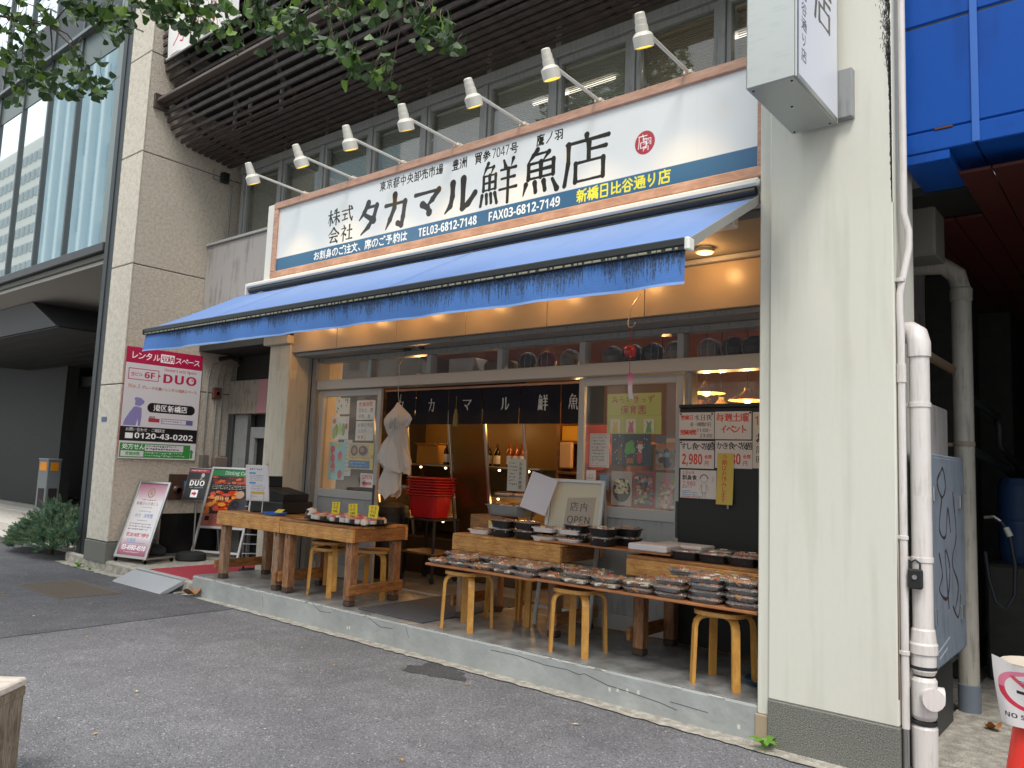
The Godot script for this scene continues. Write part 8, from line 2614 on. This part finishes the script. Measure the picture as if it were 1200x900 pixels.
		var side := dir.cross(Vector3(rng.randf_range(-1, 1), 1, rng.randf_range(-1, 1))).normalized()
		for k in 9:
			var t := k / 9.0
			var p := root + dir * l * t + Vector3(0, -0.03 * t * t, 0)
			for w in 3:
				var an := w * 2.1 + k
				var out := (side * cos(an) + dir.cross(side) * sin(an)) * 0.04 * (1.15 - t) + dir * 0.03
				var wd := dir.cross(out).normalized() * 0.006
				fb.tri(p - wd, p + wd, p + out)
	part(hd, "foliage", fb.mesh(), M.juniper)
	# weeds
	for k in [[0.085, 0.1, 0.012, 8, 0.085, "small green weed growing at the foot of the right pillar"], [-8.85, 0.08, 0.004, 9, 0.085, "low green weed at the foot of the black post"], [-8.55, 0.07, 0.004, 6, 0.05, "tiny green weed beside the low kerb"]]:
		var o := thing("weed", k[5], "weed", Vector3(k[0], k[2], k[1]))
		for i in k[3]:
			var a: float = TAU * i / k[3] + 0.3
			var l: float = k[4] * rng.randf_range(0.8, 1.2)
			var d := Vector3(cos(a), 0, sin(a))
			var sd := Vector3(-sin(a), 0, cos(a)) * l * 0.26
			var b := bd()
			var p1 := d * l * 0.45 + Vector3(0, l * 0.65, 0)
			var p2 := d * l + Vector3(0, l * 0.55, 0)
			b.tri(Vector3.ZERO, p1 - sd, p1 + sd)
			b.tri(p2, p1 + sd, p1 - sd)
			part(o, "leaf", b.mesh(), M.weed)
	# brown curled leaves by the step and by the alley
	for k in [[-6.1, 0.02, 0.06, 0.075, "curled brown dead leaf lying against the step's left end"], [0.98, 0.035, -1.2, 0.035, "curled brown dead leaf at the foot of the grey alley pipe"], [-7.55, 0.02, 0.08, 0.03, "small brown dead leaf beside the kerb ramp"]]:
		var o := thing("dead_leaf", k[4], "leaf", Vector3(k[0], k[1], k[2]), rng.randf_range(0, 3))
		var rows := []
		for i in 6:
			var r := []
			for j in 6:
				var u := j / 5.0 - 0.5
				var v := i / 5.0 - 0.5
				r.append(Vector3(u * k[3] * 2.2 * (1.0 - v * v * 1.6), absf(u) * k[3] * 1.4 + 0.02 * sin(v * 6.0) + 0.01, v * k[3] * 2.6))
			rows.append(r)
		var m := plain("9a6632", 0.8)
		m.cull_mode = BaseMaterial3D.CULL_DISABLED
		part(o, "blade", bd().grid(rows).mesh(), m)
	# scraps of leaf on the asphalt
	var sc := [[-4.9, 1.6], [-5.6, 0.9], [-3.2, 2.0], [-2.6, 2.5], [-1.6, 2.4], [-2.2, 1.5], [-3.9, 1.2], [-1.2, 1.6], [-0.6, 1.9], [-4.6, 2.3], [-6.3, 1.0], [-6.0, 1.6], [-2.9, 0.7], [-1.9, 0.35], [-0.9, 0.5], [-0.15, 2.6], [-7.4, 1.4], [-3.0, 2.9], [-3.5, 0.55], [-5.1, 0.5], [-2.05, 3.0], [-0.6, 3.05]]
	for i in sc.size():
		var o := thing("leaf_scrap", "tiny dry leaf scrap lying on the asphalt", "leaf", Vector3(sc[i][0], 0.007, sc[i][1]), rng.randf_range(0, 6), "dry leaf scraps on the asphalt")
		var l := rng.randf_range(0.012, 0.028)
		var b := bd()
		b.tri(Vector3(-l, 0, 0), Vector3(0, 0.003, l * 0.5), Vector3(l, 0, 0))
		b.tri(Vector3(-l, 0, 0), Vector3(l, 0, 0), Vector3(0, 0.003, -l * 0.4))
		part(o, "blade", b.mesh(), plain(["b79a5a", "a8844a", "c4b48a"][i % 3], 0.8))
